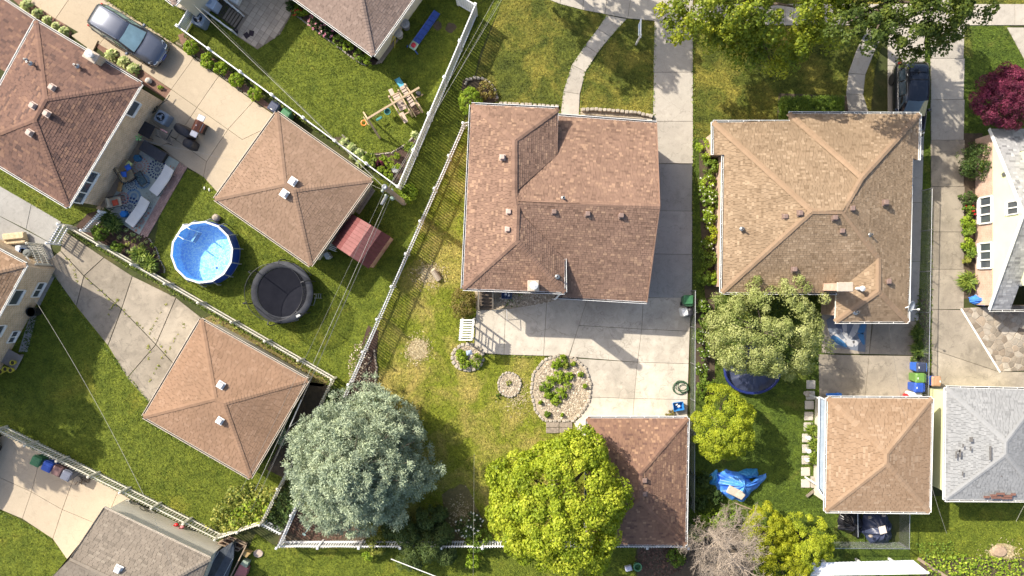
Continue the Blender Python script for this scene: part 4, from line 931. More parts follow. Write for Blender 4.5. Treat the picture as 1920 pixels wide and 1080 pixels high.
for x, y, h in ((1472, 406, 4.1), (1500, 400, 4.5), (1565, 408, 4.6), (1578, 433, 4.2), (1597, 391, 4.5), (1660, 380, 3.8), (1665, 528, 3.4), (1489, 505, 3.4)): roof_vent(rfI, x, y, h + .06, VENTB, .28)
pipe_vent(rfI, 1391, 429, 3.5); pipe_vent(rfI, 1630, 440, 4.0); pipe_vent(rfI, 1604, 585, 3.1, r=.07)
chimney(hI, 1585, 538, 4.9, (.8, .42), 2.6, BR_PINK, pot=False); 
mb = MB(); p = W(1612, 541, 3.6); mb.lathe((p.x, p.y, 3.6), [(.09, -.4), (.09, .3), (.16, .32), (.16, .36), (.03, .44)], 12); mb.build('flue_cap', VENTW, parent=rfI)
# satellite dish on the eave
t = thing('satellite_dish', 'grey satellite dish on the corner of the tan roof', 'satellite dish', tuple(W(1698, 577, 2.9))); c = W(1708, 574, 3.3); mb = MB()
ax = Vector((.55, -.25, .8)).normalized(); xx = ax.orthogonal().normalized(); yy = ax.cross(xx); rings = []
for r, z in ((.02, 0), (.12, .008), (.22, .03), (.31, .06), (.315, .05)): rings.append([tuple(c + (xx * math.cos(k * math.pi / 10) + yy * math.sin(k * math.pi / 10) * 1.1) * r + ax * z) for k in range(20)])
mb.loft(rings); mb.build('reflector', pm('dish_grey', (.33, .36, .40), (.28, .31, .35), 3, .5), parent=t, smooth=True)
mb = MB(); mb.tube([c - ax * .02, W(1698, 577, 3.1), W(1697, 578, 2.75)], .03, 6); mb.build('mast', WHITE, parent=t); mb = MB(); mb.tube([c - yy * .3, c + ax * .42 - yy * .1], .012, 5); mb.box(tuple(c + ax * .42 - yy * .1), (.1, .1, .08)); mb.build('feed_arm', WHITE, parent=t)
# J : garage peach roof, K : pale grey garage
hJ, rfJ, cJ, _ = hip_house('garage', 'garage with peach hip roof behind the tan house', 'garage', [(1552, 746), (1747, 747), (1742, 960), (1548, 958)], 2.5, .30, SH_J, SID_WHT, WHITE, .3, row=.13, tab=.36, seed=10, thick=.009, capw=.16, step=.3)
hK, rfK, cK, _ = hip_house('garage', 'garage with worn pale grey shingle roof and yellow wall', 'garage', [(1774, 727), (1960, 731), (1957, 938), (1772, 937)], 2.5, .32, SH_K, SID_YEL, WHITE, .32, row=.13, tab=.26, seed=11, thick=.008, capw=.14, step=.28)
mb = MB(); DK = pm('missing_shingle', (.16, .15, .14), (.10, .095, .09), 8, .95)
for x, y, w, hh, h in ((1800, 850, .13, .45, 2.95), (1793, 853, .1, .4, 2.9), (1797, 846, .2, .1, 2.95), (1821, 824, .2, .28, 3.1), (1820, 841, .1, .25, 3.1), (1857, 849, .12, .8, 3.35), (1806, 836, .1, .2, 3.0), (1805, 888, .08, .25, 2.95), (1878, 893, .1, .06, 2.95), (1812, 917, .3, .06, 2.65)):
    p = W(x, y, h + .05); mb.box((p.x, p.y, h + .05), (w, hh, .02))
mb.build('missing_shingle', DK, parent=rfK, kind='stuff'); mb = MB()
for x, y, w in ((1850, 932, .35), (1863, 929, .4), (1876, 926, .5), (1890, 930, .5), (1900, 927, .3), (1868, 933, .6), (1888, 934, .6)): p = W(x, y, 2.67 + (937 - y) * .012); mb.box(tuple(p), (w, .13, .02))
mb.build('replaced_shingles', pm('rust_shingle', (.19, .095, .07), (.14, .07, .055), 8, .95), parent=rfK)
# M : brown garage behind the maple
hM, rfM, cM, _ = hip_house('garage', 'garage with dark brown mottled hip roof beside the yellow green maple', 'garage', [(1101, 784), (1289, 784), (1285, 1022), (1099, 1021)], 2.6, .40, SH_M, SID_WHT, VINYL, .3, row=.13, tab=.225, seed=14, thick=.016, lt=.35)
for y in (900, 925): roof_vent(rfM, 1208, y, 3.62, VENTB, .28)
# E : grey brown garage, bottom left
eN, eE, eR0, eR1, eS, eW = W(195, 952, 2.5), W(394, 1047, 2.5), W(130, 1050, 3.6), W(268, 1115, 3.6), W(330, 1210, 2.5), W(55, 1125, 2.5)
cE = (eN + eE + eS + eW) / 4; hE = thing('garage', 'grey brown gable roofed garage with cream wall at the bottom left', 'garage', (cE.x, cE.y, 0)); ORIG_C[hE.name] = cE
rfE = roof(hE, [[eN, eE, eR1, eR0], [eW, eS, eR1, eR0], [eE, eS, eR1]], [(eR0, eR1), (eE, eR1)], SH_E, .145, .36, .010, seed=12, lt=.8)
gutter(hE, eN, eE, TRIMT, w=.08, straps=True); trim(hE, eN, eR0, GUTTERD); trim(hE, eR0, eW, GUTTERD); walls(hE, [eN, eE, eS, eW], 2.4, SID_WHT, .18)
roof_vent(rfE, 222, 1067, 3.4, VENTW, .36, -.45)
wE = inset([(p.x, p.y) for p in (eN, eE, eS, eW)], .16); an = min(wE, key=lambda p: (p[0] - eN.x) ** 2 + (p[1] - eN.y) ** 2); ae = min(wE, key=lambda p: (p[0] - eE.x) ** 2 + (p[1] - eE.y) ** 2)
for i in range(12):
    z0 = .05 + i * .195; mb = MB(); A2, B2 = Vector((*an, 0)), Vector((*ae, 0)); dv = (B2 - A2).normalized(); o_ = Vector((dv.y, -dv.x, 0)); o_ = o_ if o_.y > 0 else -o_
    mb.add([A2 + o_ * .022 + Vector((0, 0, z0)), B2 + o_ * .022 + Vector((0, 0, z0)), B2 + o_ * .006 + Vector((0, 0, z0 + .2)), A2 + o_ * .006 + Vector((0, 0, z0 + .2)), A2 + Vector((0, 0, z0)), B2 + Vector((0, 0, z0))], [(0, 1, 2, 3), (4, 5, 1, 0)]); mb.build('siding_board', SID_WHT, parent=hE)
# L : yellow cape at the right edge
xw = 868 / 30; he, ha = 1.9, 4.7; y0, y1 = -1.05, 9.3; ym = 4.15; rk = xw - .28
hL = thing('house', 'yellow sided gable house with brick base at the right edge', 'house', (xw, ym, 0)); ORIG_C[hL.name] = Vector((xw + 5, ym, 2))
fN = [Vector((rk + 1.25, y1 + .25, he - .1)), Vector((rk, y1 + .25, he - .1)), Vector((rk, ym, ha)), Vector((rk + 1.25, ym, ha))]; fS = [Vector((rk, y0 - .25, he - .1)), Vector((rk + 1.25, y0 - .25, he - .1)), Vector((rk + 1.25, ym, ha)), Vector((rk, ym, ha))]
fN2 = [Vector((rk + 9, y1 + .25, he - .1)), Vector((rk + 1.25, y1 + .25, he - .1)), Vector((rk + 1.25, 8.1, 2.45)), Vector((rk + 9, 8.1, 2.45))]
rfL = roof(hL, [fN, fS, fN2], [(fN[2], fN[3])], SH_L, .14, .3, .012, seed=13)
trim(hL, fN[1], fN[2], WHITE, .05, .2); trim(hL, fS[0], fS[3], WHITE, .05, .2); gutter(hL, fS[0], fS[0] + Vector((9, 0, 0)), WHITE)
mb = MB(); mb.wallquad((xw, y1), (xw, y0), 0, 1.72); mb.wallquad((xw, y0), (xw + 9, y0), 0, 1.72); mb.build('brick_wall', BR_PINK, parent=hL)
mb = MB(); n = 26
for i in range(n):                       # lap siding boards of the gable
    z0 = 1.72 + i * .115; z1 = z0 + .115; f = lambda z: min(1, max(0, (ha - .12 - z) / (ha - .12 - he))); ya0, ya1 = ym + (y0 - ym) * f(z0), ym + (y1 - ym) * f(z0); yb0, yb1 = ym + (y0 - ym) * f(z1), ym + (y1 - ym) * f(z1)
    if z1 > ha - .12: break
    m2 = MB(); m2.add([(xw - .030, ya1, z0), (xw - .030, ya0, z0), (xw - .010, yb0, z1), (xw - .010, yb1, z1), (xw, ya1, z0), (xw, ya0, z0)], [(0, 1, 2, 3), (4, 5, 1, 0)]); m2.build('siding_board', SID_YEL, parent=hL)
mb = MB(); mb.poly([(xw, y1, 1.7), (xw, y0, 1.7), (xw, y0, he - .1), (xw, ym, ha - .1), (xw, y1, he - .1)]); mb.build('gable_wall', SID_YEL, parent=hL)
xu = rk + 1.22; mb = MB()
for a, b in (((xu, 8.0), (xu, ym)), ((xu, ym), (xu, .15))): mb.wallquad(a, b, 2.2, 5.6)
mb.wallquad((xu, .15), (xu + 9, .15), 2.0, 5.6); mb.wallquad((xu + 9, 8.0), (xu, 8.0), 2.0, 5.6); mb.poly([(xu, .15, 5.6), (xu + 9, .15, 5.6), (xu + 9, 8, 5.6), (xu, 8, 5.6)]); mb.build('upper_wall', SID_YEL, parent=hL)
window(hL, (xw - .03, y1), (xw - .03, y0), 3.75, 5.35, .55, 1.66, 3, fr=.09); window(hL, (xw - .03, y1), (xw - .03, y0), 6.55, 8.1, .55, 1.66, 3, fr=.09); window(hL, (xw - .03, y1), (xw - .03, y0), 4.3, 5.05, 3.0, 3.95, 2, fr=.07)
for x, y, h in ((1886, 327, 2.75), (1892, 532, 2.75)): mb = MB(); p = W(x, y, h); mb.lathe((xw - .02 if y < 400 else xu - .02, p.y, h), [(.13, -.1), (.15, 0), (.13, .12), (.03, .14)], 12); mb.build('dryer_vent', GALV, parent=hL)
# white lean-to roof at the bottom right
t = thing('patio_cover', 'white corrugated patio roof at the bottom right edge', 'patio cover', tuple(W(1620, 1070))); q = WL([(1522, 1055), (1712, 1050), (1742, 1074), (1500, 1078)], 2.4); mb = MB(); n = 26
rows = []
for v in (0, 1):
    row = []
    for i in range(n + 1):
        for dz in (0, .03): 
            if i == n and dz: continue
            a = q[0].lerp(q[1], (i + (.5 if dz else 0)) / n); b = q[3].lerp(q[2], (i + (.5 if dz else 0)) / n); pnt = a.lerp(b, v); row.append((pnt.x, pnt.y, pnt.z + dz - v * .08))
    rows.append(row)
mb.loft(rows, closed=False, cap0=False, cap1=False); mb.build('roof_sheet', pm('white_sheet', (.74, .75, .78), (.62, .64, .68), 1.2, .5, fine=.1), parent=t)
mb = MB(); mb.beam(q[3] - Vector((0, 0, .05)), q[2] - Vector((0, 0, .05)), .12, .14); mb.build('front_beam', WHITE, parent=t)
for f in (.05, .3, .58, .85): p = q[3].lerp(q[2], f); mb = MB(); mb.box((p.x, p.y - .02, 1.15), (.12, .12, 2.3)); mb.build('post', WHITE, parent=t)
# blue-grey awning on the west side of the peach garage
t = thing('side_awning', 'blue grey lean-to awning along the peach garage', 'awning', tuple(W(1542, 840))); q = WL([(1536, 744), (1552, 752), (1548, 938), (1533, 915)], 2.3); mb = MB(); mb.prism([(p.x, p.y) for p in q], 2.18, 2.24); mb.build('canopy', pm('awning_sheet', (.30, .37, .44), (.40, .46, .52), 1.6, .4, fine=.08), parent=t)
for a, b in ((q[0], q[1]), (q[3], q[2]), (q[0], q[3])): mb = MB(); mb.beam(a, b, .07, .09); mb.build('frame_bar', WHITE, parent=t)
mb = MB(); p = W(1541, 925, 2.2); mb.beam(W(1536, 916, 2.2), W(1549, 935, 2.2), .05, .08); mb.build('brace', WHITE, parent=t)
for x, y in ((1536, 748), (1534, 912)): p = W(x, y, 2.2); mb = MB(); mb.box((p.x + .1, p.y, 1.1), (.08, .08, 2.15)); mb.build('post', WHITE, parent=t)
# red gambrel shed
rs = pm('red_metal', (.16, .055, .055), (.125, .042, .04), 2.5, .75, spec=.15, fine=.12); c0, c1, c2, c3 = (660, 401), (733, 444), (691, 504), (621, 457)
t = thing('shed', 'small red gambrel roofed metal shed beside the terracotta garage', 'shed', tuple(W(675, 452))); prof = [(0, 1.75), (.24, 2.45), (.5, 2.75), (.76, 2.45), (1, 1.75)]; rows = []
for f, h in prof: rows.append((W(*lerp(c0, c1, f), h), W(*lerp(c3, c2, f), h)))
for i in range(4):
    a, b, c, e = rows[i][0], rows[i][1], rows[i + 1][1], rows[i + 1][0]; m = MB(); nn = 9
    for k in range(nn):
        p0, p1, p2, p3 = a.lerp(b, k / nn), a.lerp(b, (k + 1) / nn), e.lerp(c, (k + 1) / nn), e.lerp(c, k / nn); up = Vector((0, 0, .03)); m.add([p0 + up, p1 - (p1 - p0) * .09 + up, p2 - (p2 - p3) * .09 + up, p3 + up, p1 - (p1 - p0) * .06, p1, p2, p2 - (p2 - p3) * .06], [(0, 1, 2, 3), (4, 5, 6, 7)])
    m.build('roof_panel', rs if i in (0, 3) else pm('red_metal_pale', (.24, .105, .10), (.195, .085, .08), 2.5, .75, spec=.15, fine=.12), parent=t)  # inner roof panels take a paler red than the outer pair
wp = [(p.x, p.y) for p in (rows[0][0], rows[4][0], rows[4][1], rows[0][1])]; wp = inset(wp, .08); HARD.append(wp); mb = MB()
for i in range(4): mb.wallquad(wp[i], wp[(i + 1) % 4], 0, 1.72)
for sgn in (0, 1): mb.poly([r[sgn] + (Vector((0, 0, -.02))) for r in rows])
mb.build('wall', pm('peeling_red', (.42, .30, .20), (.26, .09, .08), 4, .7, fine=.2), parent=t)

CHIP = tm('gravel_chip', [(0, (.22, .17, .12)), (.5, (.42, .35, .26)), (1, (.66, .58, .46))], 4, .95); STR = tm('straw_bits', [(0, (.24, .18, .09)), (.5, (.42, .34, .19)), (1, (.58, .50, .33))], 4, .95); BARKC = tm('bark_chip', [(0, (.05, .03, .022)), (1, (.17, .10, .075))], 4, .95)
for i, (x, y, rx, ry, m, n, L, lb, rg_, z) in enumerate(((1052, 728, 50, 55, CHIP, 2600, .11, 'loose gravel chips of the oval island bed', True, .11), (877, 670, 25, 21, CHIP, 500, .1, 'gravel chips of the round planter', True, .11), (955, 721, 18, 20, CHIP, 420, .09, 'gravel chips of the small ring', True, .11), (985, 562, 55, 12, CHIP, 700, .11, 'gravel chips below the eave of the middle house', True, .035), (784, 655, 26, 27, STR, 1300, .14, 'dry straw around the pale lawn circle', False, .04), (806, 513, 28, 24, STR, 1100, .15, 'dry straw around the cut log', False, .04), (1878, 1036, 34, 20, STR, 900, .14, 'dry debris around the wide stump', False, .04), (970, 745, 45, 40, STR, 500, .12, 'thin straw on the lawn by the gravel ring', False, .04), (675, 690, 22, 50, CHIP, 420, .09, 'pale chips in the fence bed above the spruce', True, .05), (600, 985, 60, 30, BARKC, 900, .14, 'bark litter under the spruce', True, .045), (865, 965, 45, 55, STR, 420, .12, 'dead grass in the shade right of the spruce', False, .04), (1240, 1050, 50, 30, BARKC, 500, .15, 'leaf litter below the brown garage', True, .035))):
    litter('loose_litter', lb, x, y, rx, ry, m, n, L, 300 + i, z, .3 if m is STR else .7, rg_)
# ================================================================== fences
BEIGE = pm('beige_vinyl', (.64, .61, .52), (.55, .52, .43), 1.5, .5, fine=.06)
fence('picket_fence', 'long white scalloped picket fence running diagonally across the yards', [(868, 231), (519, 1027)], 1.6, VINYL, .15, .072, 2.2, 1.7, .22)
fence('picket_fence', 'white picket fence along the bottom behind the blue spruce', [(519, 1027), (1290, 1027)], 1.35, VINYL, .15, .085, 2.4, 1.45, .12, first=False)
fence('picket_fence', 'cream picket fence between the cracked driveway and the pool yard', [(122, 424), (622, 712)], 1.2, BEIGE, .16, .09, 2.4, 1.3)
fence('picket_fence', 'cream fence run from the corner down to the ivy bed', [(622, 712), (487, 984)], 1.2, BEIGE, .16, .09, 2.4, 1.3, first=False)
fence('picket_fence', 'cream picket fence behind the four bins at the bottom left', [(-12, 806), (403, 1012)], 1.25, BEIGE, .185, .1, 2.3, 1.3)
fence('picket_fence', 'short cream picket fence rising right from the clutter corner', [(403, 1012), (487, 984)], 1.2, BEIGE, .15, .075, 1.5, 1.3, first=False, last=False)
fence('picket_fence', 'short white picket panel between the ivy bed and the long fence', [(487, 984), (526, 1004)], 1.2, VINYL, .15, .085, 1.4, 1.3, first=False, last=False)
fence('picket_fence', 'short white picket return at the corner of the middle house', [(868, 230), (882, 226)], 1.3, VINYL, .12, .07, .6, 1.4, first=False)
fence('picket_gate', 'white picket gate below the brick house by the hosta bed', [(186, 396), (152, 432)], 1.3, VINYL, .13, .075, 1.6, 1.35, cat='gate')
fence('picket_gate', 'open white picket gate standing across the cracked driveway', [(109, 420), (88, 456)], 1.35, VINYL, .14, .06, 1.6, 1.4, cat='gate', rails=(.2, .55, .85))
fence('picket_fence', 'grey white picket panel beside the trash cans at the brick house', [(51, 456), (68, 496)], 1.5, BEIGE, .14, .075, 1.6, 1.55, rails=(.2, .55, .85))
fence('vinyl_fence', 'tall white vinyl privacy fence beside the play lawn', [(891, 9), (746, 350)], 1.75, VINYL, .165, .13, 2.25, 1.85, rails=(.06, .98), pname='board', point=False, pr=.13)
fence('vinyl_fence', 'white vinyl fence seen edge on from the corner to the air conditioner', [(333, 49), (746, 350)], 1.2, VINYL, .152, .15, 2.25, 1.3, rails=(.06, .98), pname='board', point=False, pr=.13, last=False)
fence('vinyl_fence', 'short white vinyl fence at the top edge by the wires', [(891, 9), (855, -12)], 1.75, VINYL, .152, .15, 2.25, 1.85, rails=(.06, .98), pname='board', point=False, pr=.13, first=False)
chainlink('chain link fence between the two right hand driveways', [(1748, 353), (1741, 742)], 1.2)
chainlink('chain link fence beside the middle patio and garage', [(1304, 545), (1302, 960)], 1.15)
chainlink('chain link fence enclosing the tarp covered heap behind the peach garage', [(1706, 962), (1705, 1029), (1555, 1028)], 1.2)
# white slatted gate panel by the upper air conditioner
t = thing('slatted_gate', 'white slatted gate beside the upper air conditioner', 'gate', tuple(W(350, 35))); g0, g1 = W(333, 49, 1.2), W(352, 17, 1.2)
for i in range(13): p = g0.lerp(g1, (i + .5) / 13); mb = MB(); mb.box((p.x, p.y, .62), (.07, .03, 1.1), 1.05); mb.build('slat', VINYL, parent=t)
for z in (.15, 1.15): mb = MB(); mb.beam(Vector((g0.x, g0.y, z)), Vector((g1.x, g1.y, z)), .06, .09); mb.build('rail', VINYL, parent=t)

# ================================================================== vehicles
def suv(label, paint, loc, rz, glass, lamp_dark=False, rack=False):
    t = proto('suv_car', label, 'car'); PAINT = paint; TYRE = pm('tyre', (.02, .02, .02), (.03, .03, .03), 8, .9); RIM = pm('rim', (.55, .56, .58), (.4, .41, .42), 5, .3, .8)
    CH = pm('chrome', (.6, .61, .63), (.5, .5, .52), 5, .2, .9)
    st = [(-2.36, .72, .42, .78, .82), (-2.30, .84, .33, .93, .97), (-2.0, .92, .27, 1.01, 1.04), (-1.2, .935, .25, 1.02, 1.05), (0, .935, .24, 1.01, 1.04), (.85, .935, .25, 1.0, 1.05), (1.25, .925, .27, .95, 1.02), (1.8, .90, .3, .88, .96), (2.12, .84, .33, .80, .87), (2.30, .72, .38, .70, .74), (2.37, .55, .42, .62, .64)]
    rings = []
    for x, w, zl, zs, zt in st:
        pr = [(w * .86, zl), (w, zl + .14), (w, zs - .2), (w * .975, zs - .05), (w * .90, zs), (w * .5, zt)]; rings.append([(x, y, z) for y, z in pr] + [(x, -y, z) for y, z in pr[::-1]])
    mb = MB(); mb.loft(rings); body = mb.build('body', PAINT, parent=t, smooth=True)
    gh = [(-2.26, .78, .60, .99, 1.22), (-2.12, .82, .64, 1.0, 1.55), (-1.8, .85, .67, 1.01, 1.67), (-1.0, .87, .69, 1.01, 1.71), (-.2, .87, .68, 1.01, 1.70), (.12, .86, .66, 1.01, 1.65), (.55, .83, .66, 1.01, 1.36), (.98, .80, .70, 1.0, 1.05)]; rings = []
    for x, wb_, wt, zb, zt in gh:
        pr = [(wb_, zb), (wb_ * .6 + wt * .4, zb + (zt - zb) * .5), (wt + .02, zt - (zt - zb) * .08), (wt * .85, zt), (wt * .45, zt + .018 * (zt > 1.5))]; rings.append([(x, y, z) for y, z in pr] + [(x, -y, z) for y, z in pr[::-1]])
    mb = MB(); mb.loft(rings); mb.build('cabin', PAINT, parent=t, smooth=True)
    def strip3(rows, name, mat, off): 
        m = MB(); k = len(rows[0]); m.loft([[(p[0] + off[0], p[1] + off[1], p[2] + off[2]) for p in r] for r in rows], closed=False, cap0=False, cap1=False); return m.build(name, mat, parent=t, smooth=True)
    yy = (-1, -.55, 0, .55, 1)
    strip3([[(.17 + .05 * (1 - abs(y)) , y * .60, 1.635 - .03 * abs(y)) for y in yy], [(.55 + .05 * (1 - y * y), y * .65, 1.39 - .03 * abs(y)) for y in yy], [(.97 + .06 * (1 - y * y), y * .71, 1.09 - .03 * abs(y)) for y in yy]], 'windshield', glass, (.015, 0, .03))
    strip3([[(-2.13, y * .58, 1.56 - .02 * abs(y)) for y in yy], [(-2.29 - .02 * (1 - y * y), y * .60, 1.2) for y in yy]], 'rear_window', glass, (-.02, 0, .015))
    for s in (1, -1):
        for x0, x1, n_ in ((.60, -.15, 'f'), (-.22, -1.02, 'r'), (-1.09, -1.75, 'q')):
            def yz(x, f): 
                for i in range(len(gh) - 1):
                    a, b = gh[i], gh[i + 1]
                    if a[0] <= x <= b[0]:
                        k = (x - a[0]) / (b[0] - a[0]); wb_, wt, zb, zt = [a[j] + (b[j] - a[j]) * k for j in range(1, 5)]; break
                z = zb + (zt - zb) * f; y = wb_ + (wb_ * .6 + wt * .4 - wb_) * (f / .5) if f < .5 else (wb_ * .6 + wt * .4) + (wt + .02 - wb_ * .6 - wt * .4) * ((f - .5) / .42); return (x, s * (y + .012), z)
            xt = x0 - .38 if n_ == 'f' else x0
            m = MB(); pts_ = [yz(x0, .10), yz(x1, .10), yz(x1, .5), yz(x1, .84), yz(xt, .84), yz((x0 + xt) / 2, .5)]; m.poly(pts_ if s < 0 else pts_[::-1]); m.build('side_window', glass, parent=t)
        m = MB(); m.rbox((.62, s * 1.02, 1.05), (.16, .2, .14), 0, .03); m.build('wing_mirror', PAINT, parent=t)
        m = MB(); m.tube([(-1.75, s * .60, 1.70), (-.9, s * .615, 1.745), (0, s * .6, 1.70)], .018, 6); m.build('roof_rail', CH if not lamp_dark else METALD, parent=t)
        m = MB(); m.add([(2.06, s * .52, .83), (2.31, s * .44, .73), (2.26, s * .72, .72), (1.92, s * .85, .84), (1.9, s * .80, .875), (2.1, s * .56, .845)], [(0, 1, 2, 3, 4, 5)] if s < 0 else [(5, 4, 3, 2, 1, 0)]); m.build('headlight', pm('lamp_clear', (.62, .66, .70), (.5, .54, .58), 5, .12, spec=.8), parent=t)
        m = MB(); m.rbox((-2.27, s * .74, .98), (.14, .16, .22), 0, .03); m.build('tail_light', pm('lamp_red', (.40, .01, .012), (.5, .02, .02), 5, .15, spec=.8), parent=t)
        for x in (-1.42, 1.42):
            m = MB(); rr = []
            for r, y in ((.2, .86), (.33, .84), (.345, .90), (.335, .955), (.23, .965)): rr.append([(x + r * math.cos(k * math.pi / 10), s * y, .345 + r * math.sin(k * math.pi / 10)) for k in range(20)])
            m.loft(rr); wh = m.build('wheel', TYRE, parent=t); m = MB(); m.loft([[(x + r * math.cos(k * math.pi / 10), s * y, .345 + r * math.sin(k * math.pi / 10)) for k in range(20)] for r, y in ((.235, .962), (.21, .945), (.05, .95))]); m.build('rim', RIM, parent=wh)
        m = MB(); m.tube([(.9, s * .845, 1.02), (-.2, s * .895, 1.03), (-1.85, s * .87, 1.03)], .012, 5); m.build('window_trim', CH, parent=t)
    m = MB(); m.add([(2.395, -.42, .66), (2.395, .42, .66), (2.36, .46, .50), (2.36, -.46, .50)], [(0, 1, 2, 3)]); m.rbox((2.36, 0, .60), (.06, .8, .16), 0, .02); m.build('grille', CH, parent=t)
    m = MB(); m.box((2.41, 0, .52), (.02, .42, .12)); m.build('number_plate', pm('plate', (.05, .08, .35), (.08, .12, .4), 5, .4), parent=t)
    m = MB(); m.tube([(1.0, .42, 1.07), (1.02, -.1, 1.09)], .012, 5); m.tube([(1.0, -.42, 1.07), (1.02, .1, 1.085)], .012, 5); m.build('wiper', BLACKP, parent=t)
    m = MB(); m.loft([[(-1.5, -.02, 1.70), (-1.5, .02, 1.70), (-1.3, 0, 1.71)], [(-1.56, -.004, 1.79), (-1.56, .004, 1.79), (-1.5, 0, 1.79)]]); m.build('antenna_fin', BLACKP, parent=t)
    if rack:
        for x in (-1.5, -1.05): m = MB(); m.beam((x, -.6, 1.76), (x, .6, 1.76), .035, .025); m.build('roof_bar', METALD, parent=t)
    return move(t, loc, rz)
SILV = pm('slate_metallic', (.115, .13, .168), (.105, .12, .158), .5, .2, .65, fine=.02); MATS['slate_metallic'].node_tree.nodes['Principled BSDF'].inputs['Coat Weight'].default_value = .6
BLKP = pm('black_metallic', (.015, .018, .028), (.018, .021, .032), .5, .18, .3, fine=.02); MATS['black_metallic'].node_tree.nodes['Principled BSDF'].inputs['Coat Weight'].default_value = .8
p = W(241, 66, .9); suv('grey metallic suv parked on the beige driveway', SILV, (p.x, p.y, .06), math.radians(-31.5), glassm('car_glass', (.26, .40, .44), .06))
p = W(1708, 189, .9); suv('black suv parked in the shade beside the tan house', BLKP, (p.x, p.y, .06), math.radians(-90), glassm('car_glass_dark', (.04, .06, .08), .05), True, True)
p = W(-62, 873, .9); suv('dark parked car mostly cut off by the left edge', BLKP, (p.x, p.y, .06), math.radians(62), glassm('car_glass_dark', (.04, .06, .08), .05), True)

# ================================================================== pool, trampoline
POOLB = pm('pool_blue', (.03, .10, .55), (.02, .075, .45), 2, .35, spec=.5, fine=.05)
cp = W(378, 473, 1.2); t = thing('swimming_pool', 'round above ground swimming pool with blue liner', 'pool', (cp.x, cp.y, 0)); RP = 1.86; NS = 14
def ringp(r, z, n=NS, ph=.12): return [(cp.x + r * math.cos(k * 2 * math.pi / n + ph), cp.y + r * math.sin(k * 2 * math.pi / n + ph), z) for k in range(n)]
mb = MB(); mb.loft([ringp(RP + .10, .02), ringp(RP + .03, 1.1)], cap0=False, cap1=False); mb.build('wall', POOLB, parent=t)
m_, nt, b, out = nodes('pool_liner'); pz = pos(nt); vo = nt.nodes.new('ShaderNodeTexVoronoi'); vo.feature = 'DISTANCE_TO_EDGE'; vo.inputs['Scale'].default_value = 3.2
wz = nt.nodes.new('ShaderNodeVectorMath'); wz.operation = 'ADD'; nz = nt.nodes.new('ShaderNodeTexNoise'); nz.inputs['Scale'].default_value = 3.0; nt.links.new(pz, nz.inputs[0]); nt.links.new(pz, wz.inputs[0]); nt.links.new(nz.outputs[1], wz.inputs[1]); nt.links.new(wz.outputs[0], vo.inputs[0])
col = mixc(nt, (.20, .50, .93), (.45, .76, .97), maprange(nt, vo.outputs[0], .01, .16, 1, 0)); nt.links.new(col, b.inputs['Base Color']); b.inputs['Roughness'].default_value = .5  # pale web of water caustics painted into the liner colour
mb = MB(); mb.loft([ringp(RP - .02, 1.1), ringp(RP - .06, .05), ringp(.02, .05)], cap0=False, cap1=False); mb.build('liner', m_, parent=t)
m_, nt, b, out = nodes('pool_water'); tr = nt.nodes.new('ShaderNodeBsdfTransparent'); tr.inputs[0].default_value = (.90, .98, 1, 1); gl = nt.nodes.new('ShaderNodeBsdfGlossy'); gl.inputs['Roughness'].default_value = .03; fr = None
bp_ = nt.nodes.new('ShaderNodeBump'); bp_.inputs['Strength'].default_value = .2; bp_.inputs['Distance'].default_value = .05; nt.links.new(noise(nt, pos(nt), 5, 3), bp_.inputs['Height']); nt.links.new(bp_.outputs[0], gl.inputs['Normal'])
mx = nt.nodes.new('ShaderNodeMixShader'); mx.inputs[0].default_value = .06; nt.links.new(tr.outputs[0], mx.inputs[1]); nt.links.new(gl.outputs[0], mx.inputs[2]); nt.links.new(mx.outputs[0], out.inputs[0])
mb = MB(); mb.poly(ringp(RP - .03, .98)); mb.build('water', m_, parent=t)
mb = MB()
for k in range(NS): a, c = ringp(RP, 1.14)[k], ringp(RP, 1.14)[(k + 1) % NS]; mb.beam(a, c, .11, .08)
mb.build('top_rail', pm('pool_rail', (.66, .68, .70), (.58, .60, .62), 3, .4, fine=.05), parent=t)
for k in range(NS): a = ringp(RP + .05, 1.1)[k]; c = ringp(RP + .24, .04)[k]; mb = MB(); mb.tube([a, (c[0], c[1], .5), c], .035, 6); mb.build('leg', pm('pool_leg', (.45, .47, .50), (.38, .40, .43), 3, .4, fine=.05), parent=t)
mb = MB(); mb.loft([ringp(RP + .13, .25, 28), ringp(RP + .14, .32, 28)], cap0=False, cap1=False); mb.build('strap_band', WHITE, parent=t)
HARD.append([(q[0], q[1]) for q in ringp(RP + .2, 0)])
t = thing('pool_ladder', 'white ladder over the upper left rim of the pool', 'ladder', tuple(W(338, 434))); a = W(340, 428, 1.25); b2 = W(333, 438, 1.25); inn = Vector((.55, -.35, 0)); ou = Vector((-.35, .22, 0))
for q in (W(347, 424, 1.5), W(335, 443, 1.5)): 
    mb = MB(); mb.tube([q + ou * 1.2 - Vector((0, 0, 1.5)), q + ou * .4, q, q + inn * .5, q + inn * .9 - Vector((0, 0, 1.2))], .025, 6); mb.build('rail', WHITE, parent=t)
q0, q1 = W(347, 424, 1.5), W(335, 443, 1.5)
for k in range(4): f = k / 4; mb = MB(); o_ = ou * (1.1 - f * .6) - Vector((0, 0, 1.2 - f * 1.1)); mb.beam(q0 + o_, q1 + o_, .1, .03); mb.build('step', WHITE, parent=t)
for k in range(3): f = k / 3; mb = MB(); o_ = inn * (.9 - f * .25) - Vector((0, 0, 1.1 - f * .4)); mb.beam(q0 + o_, q1 + o_, .14, .03); mb.build('step', pm('ladder_step', (.22, .45, .72), (.2, .4, .66), 4, .5), parent=t)
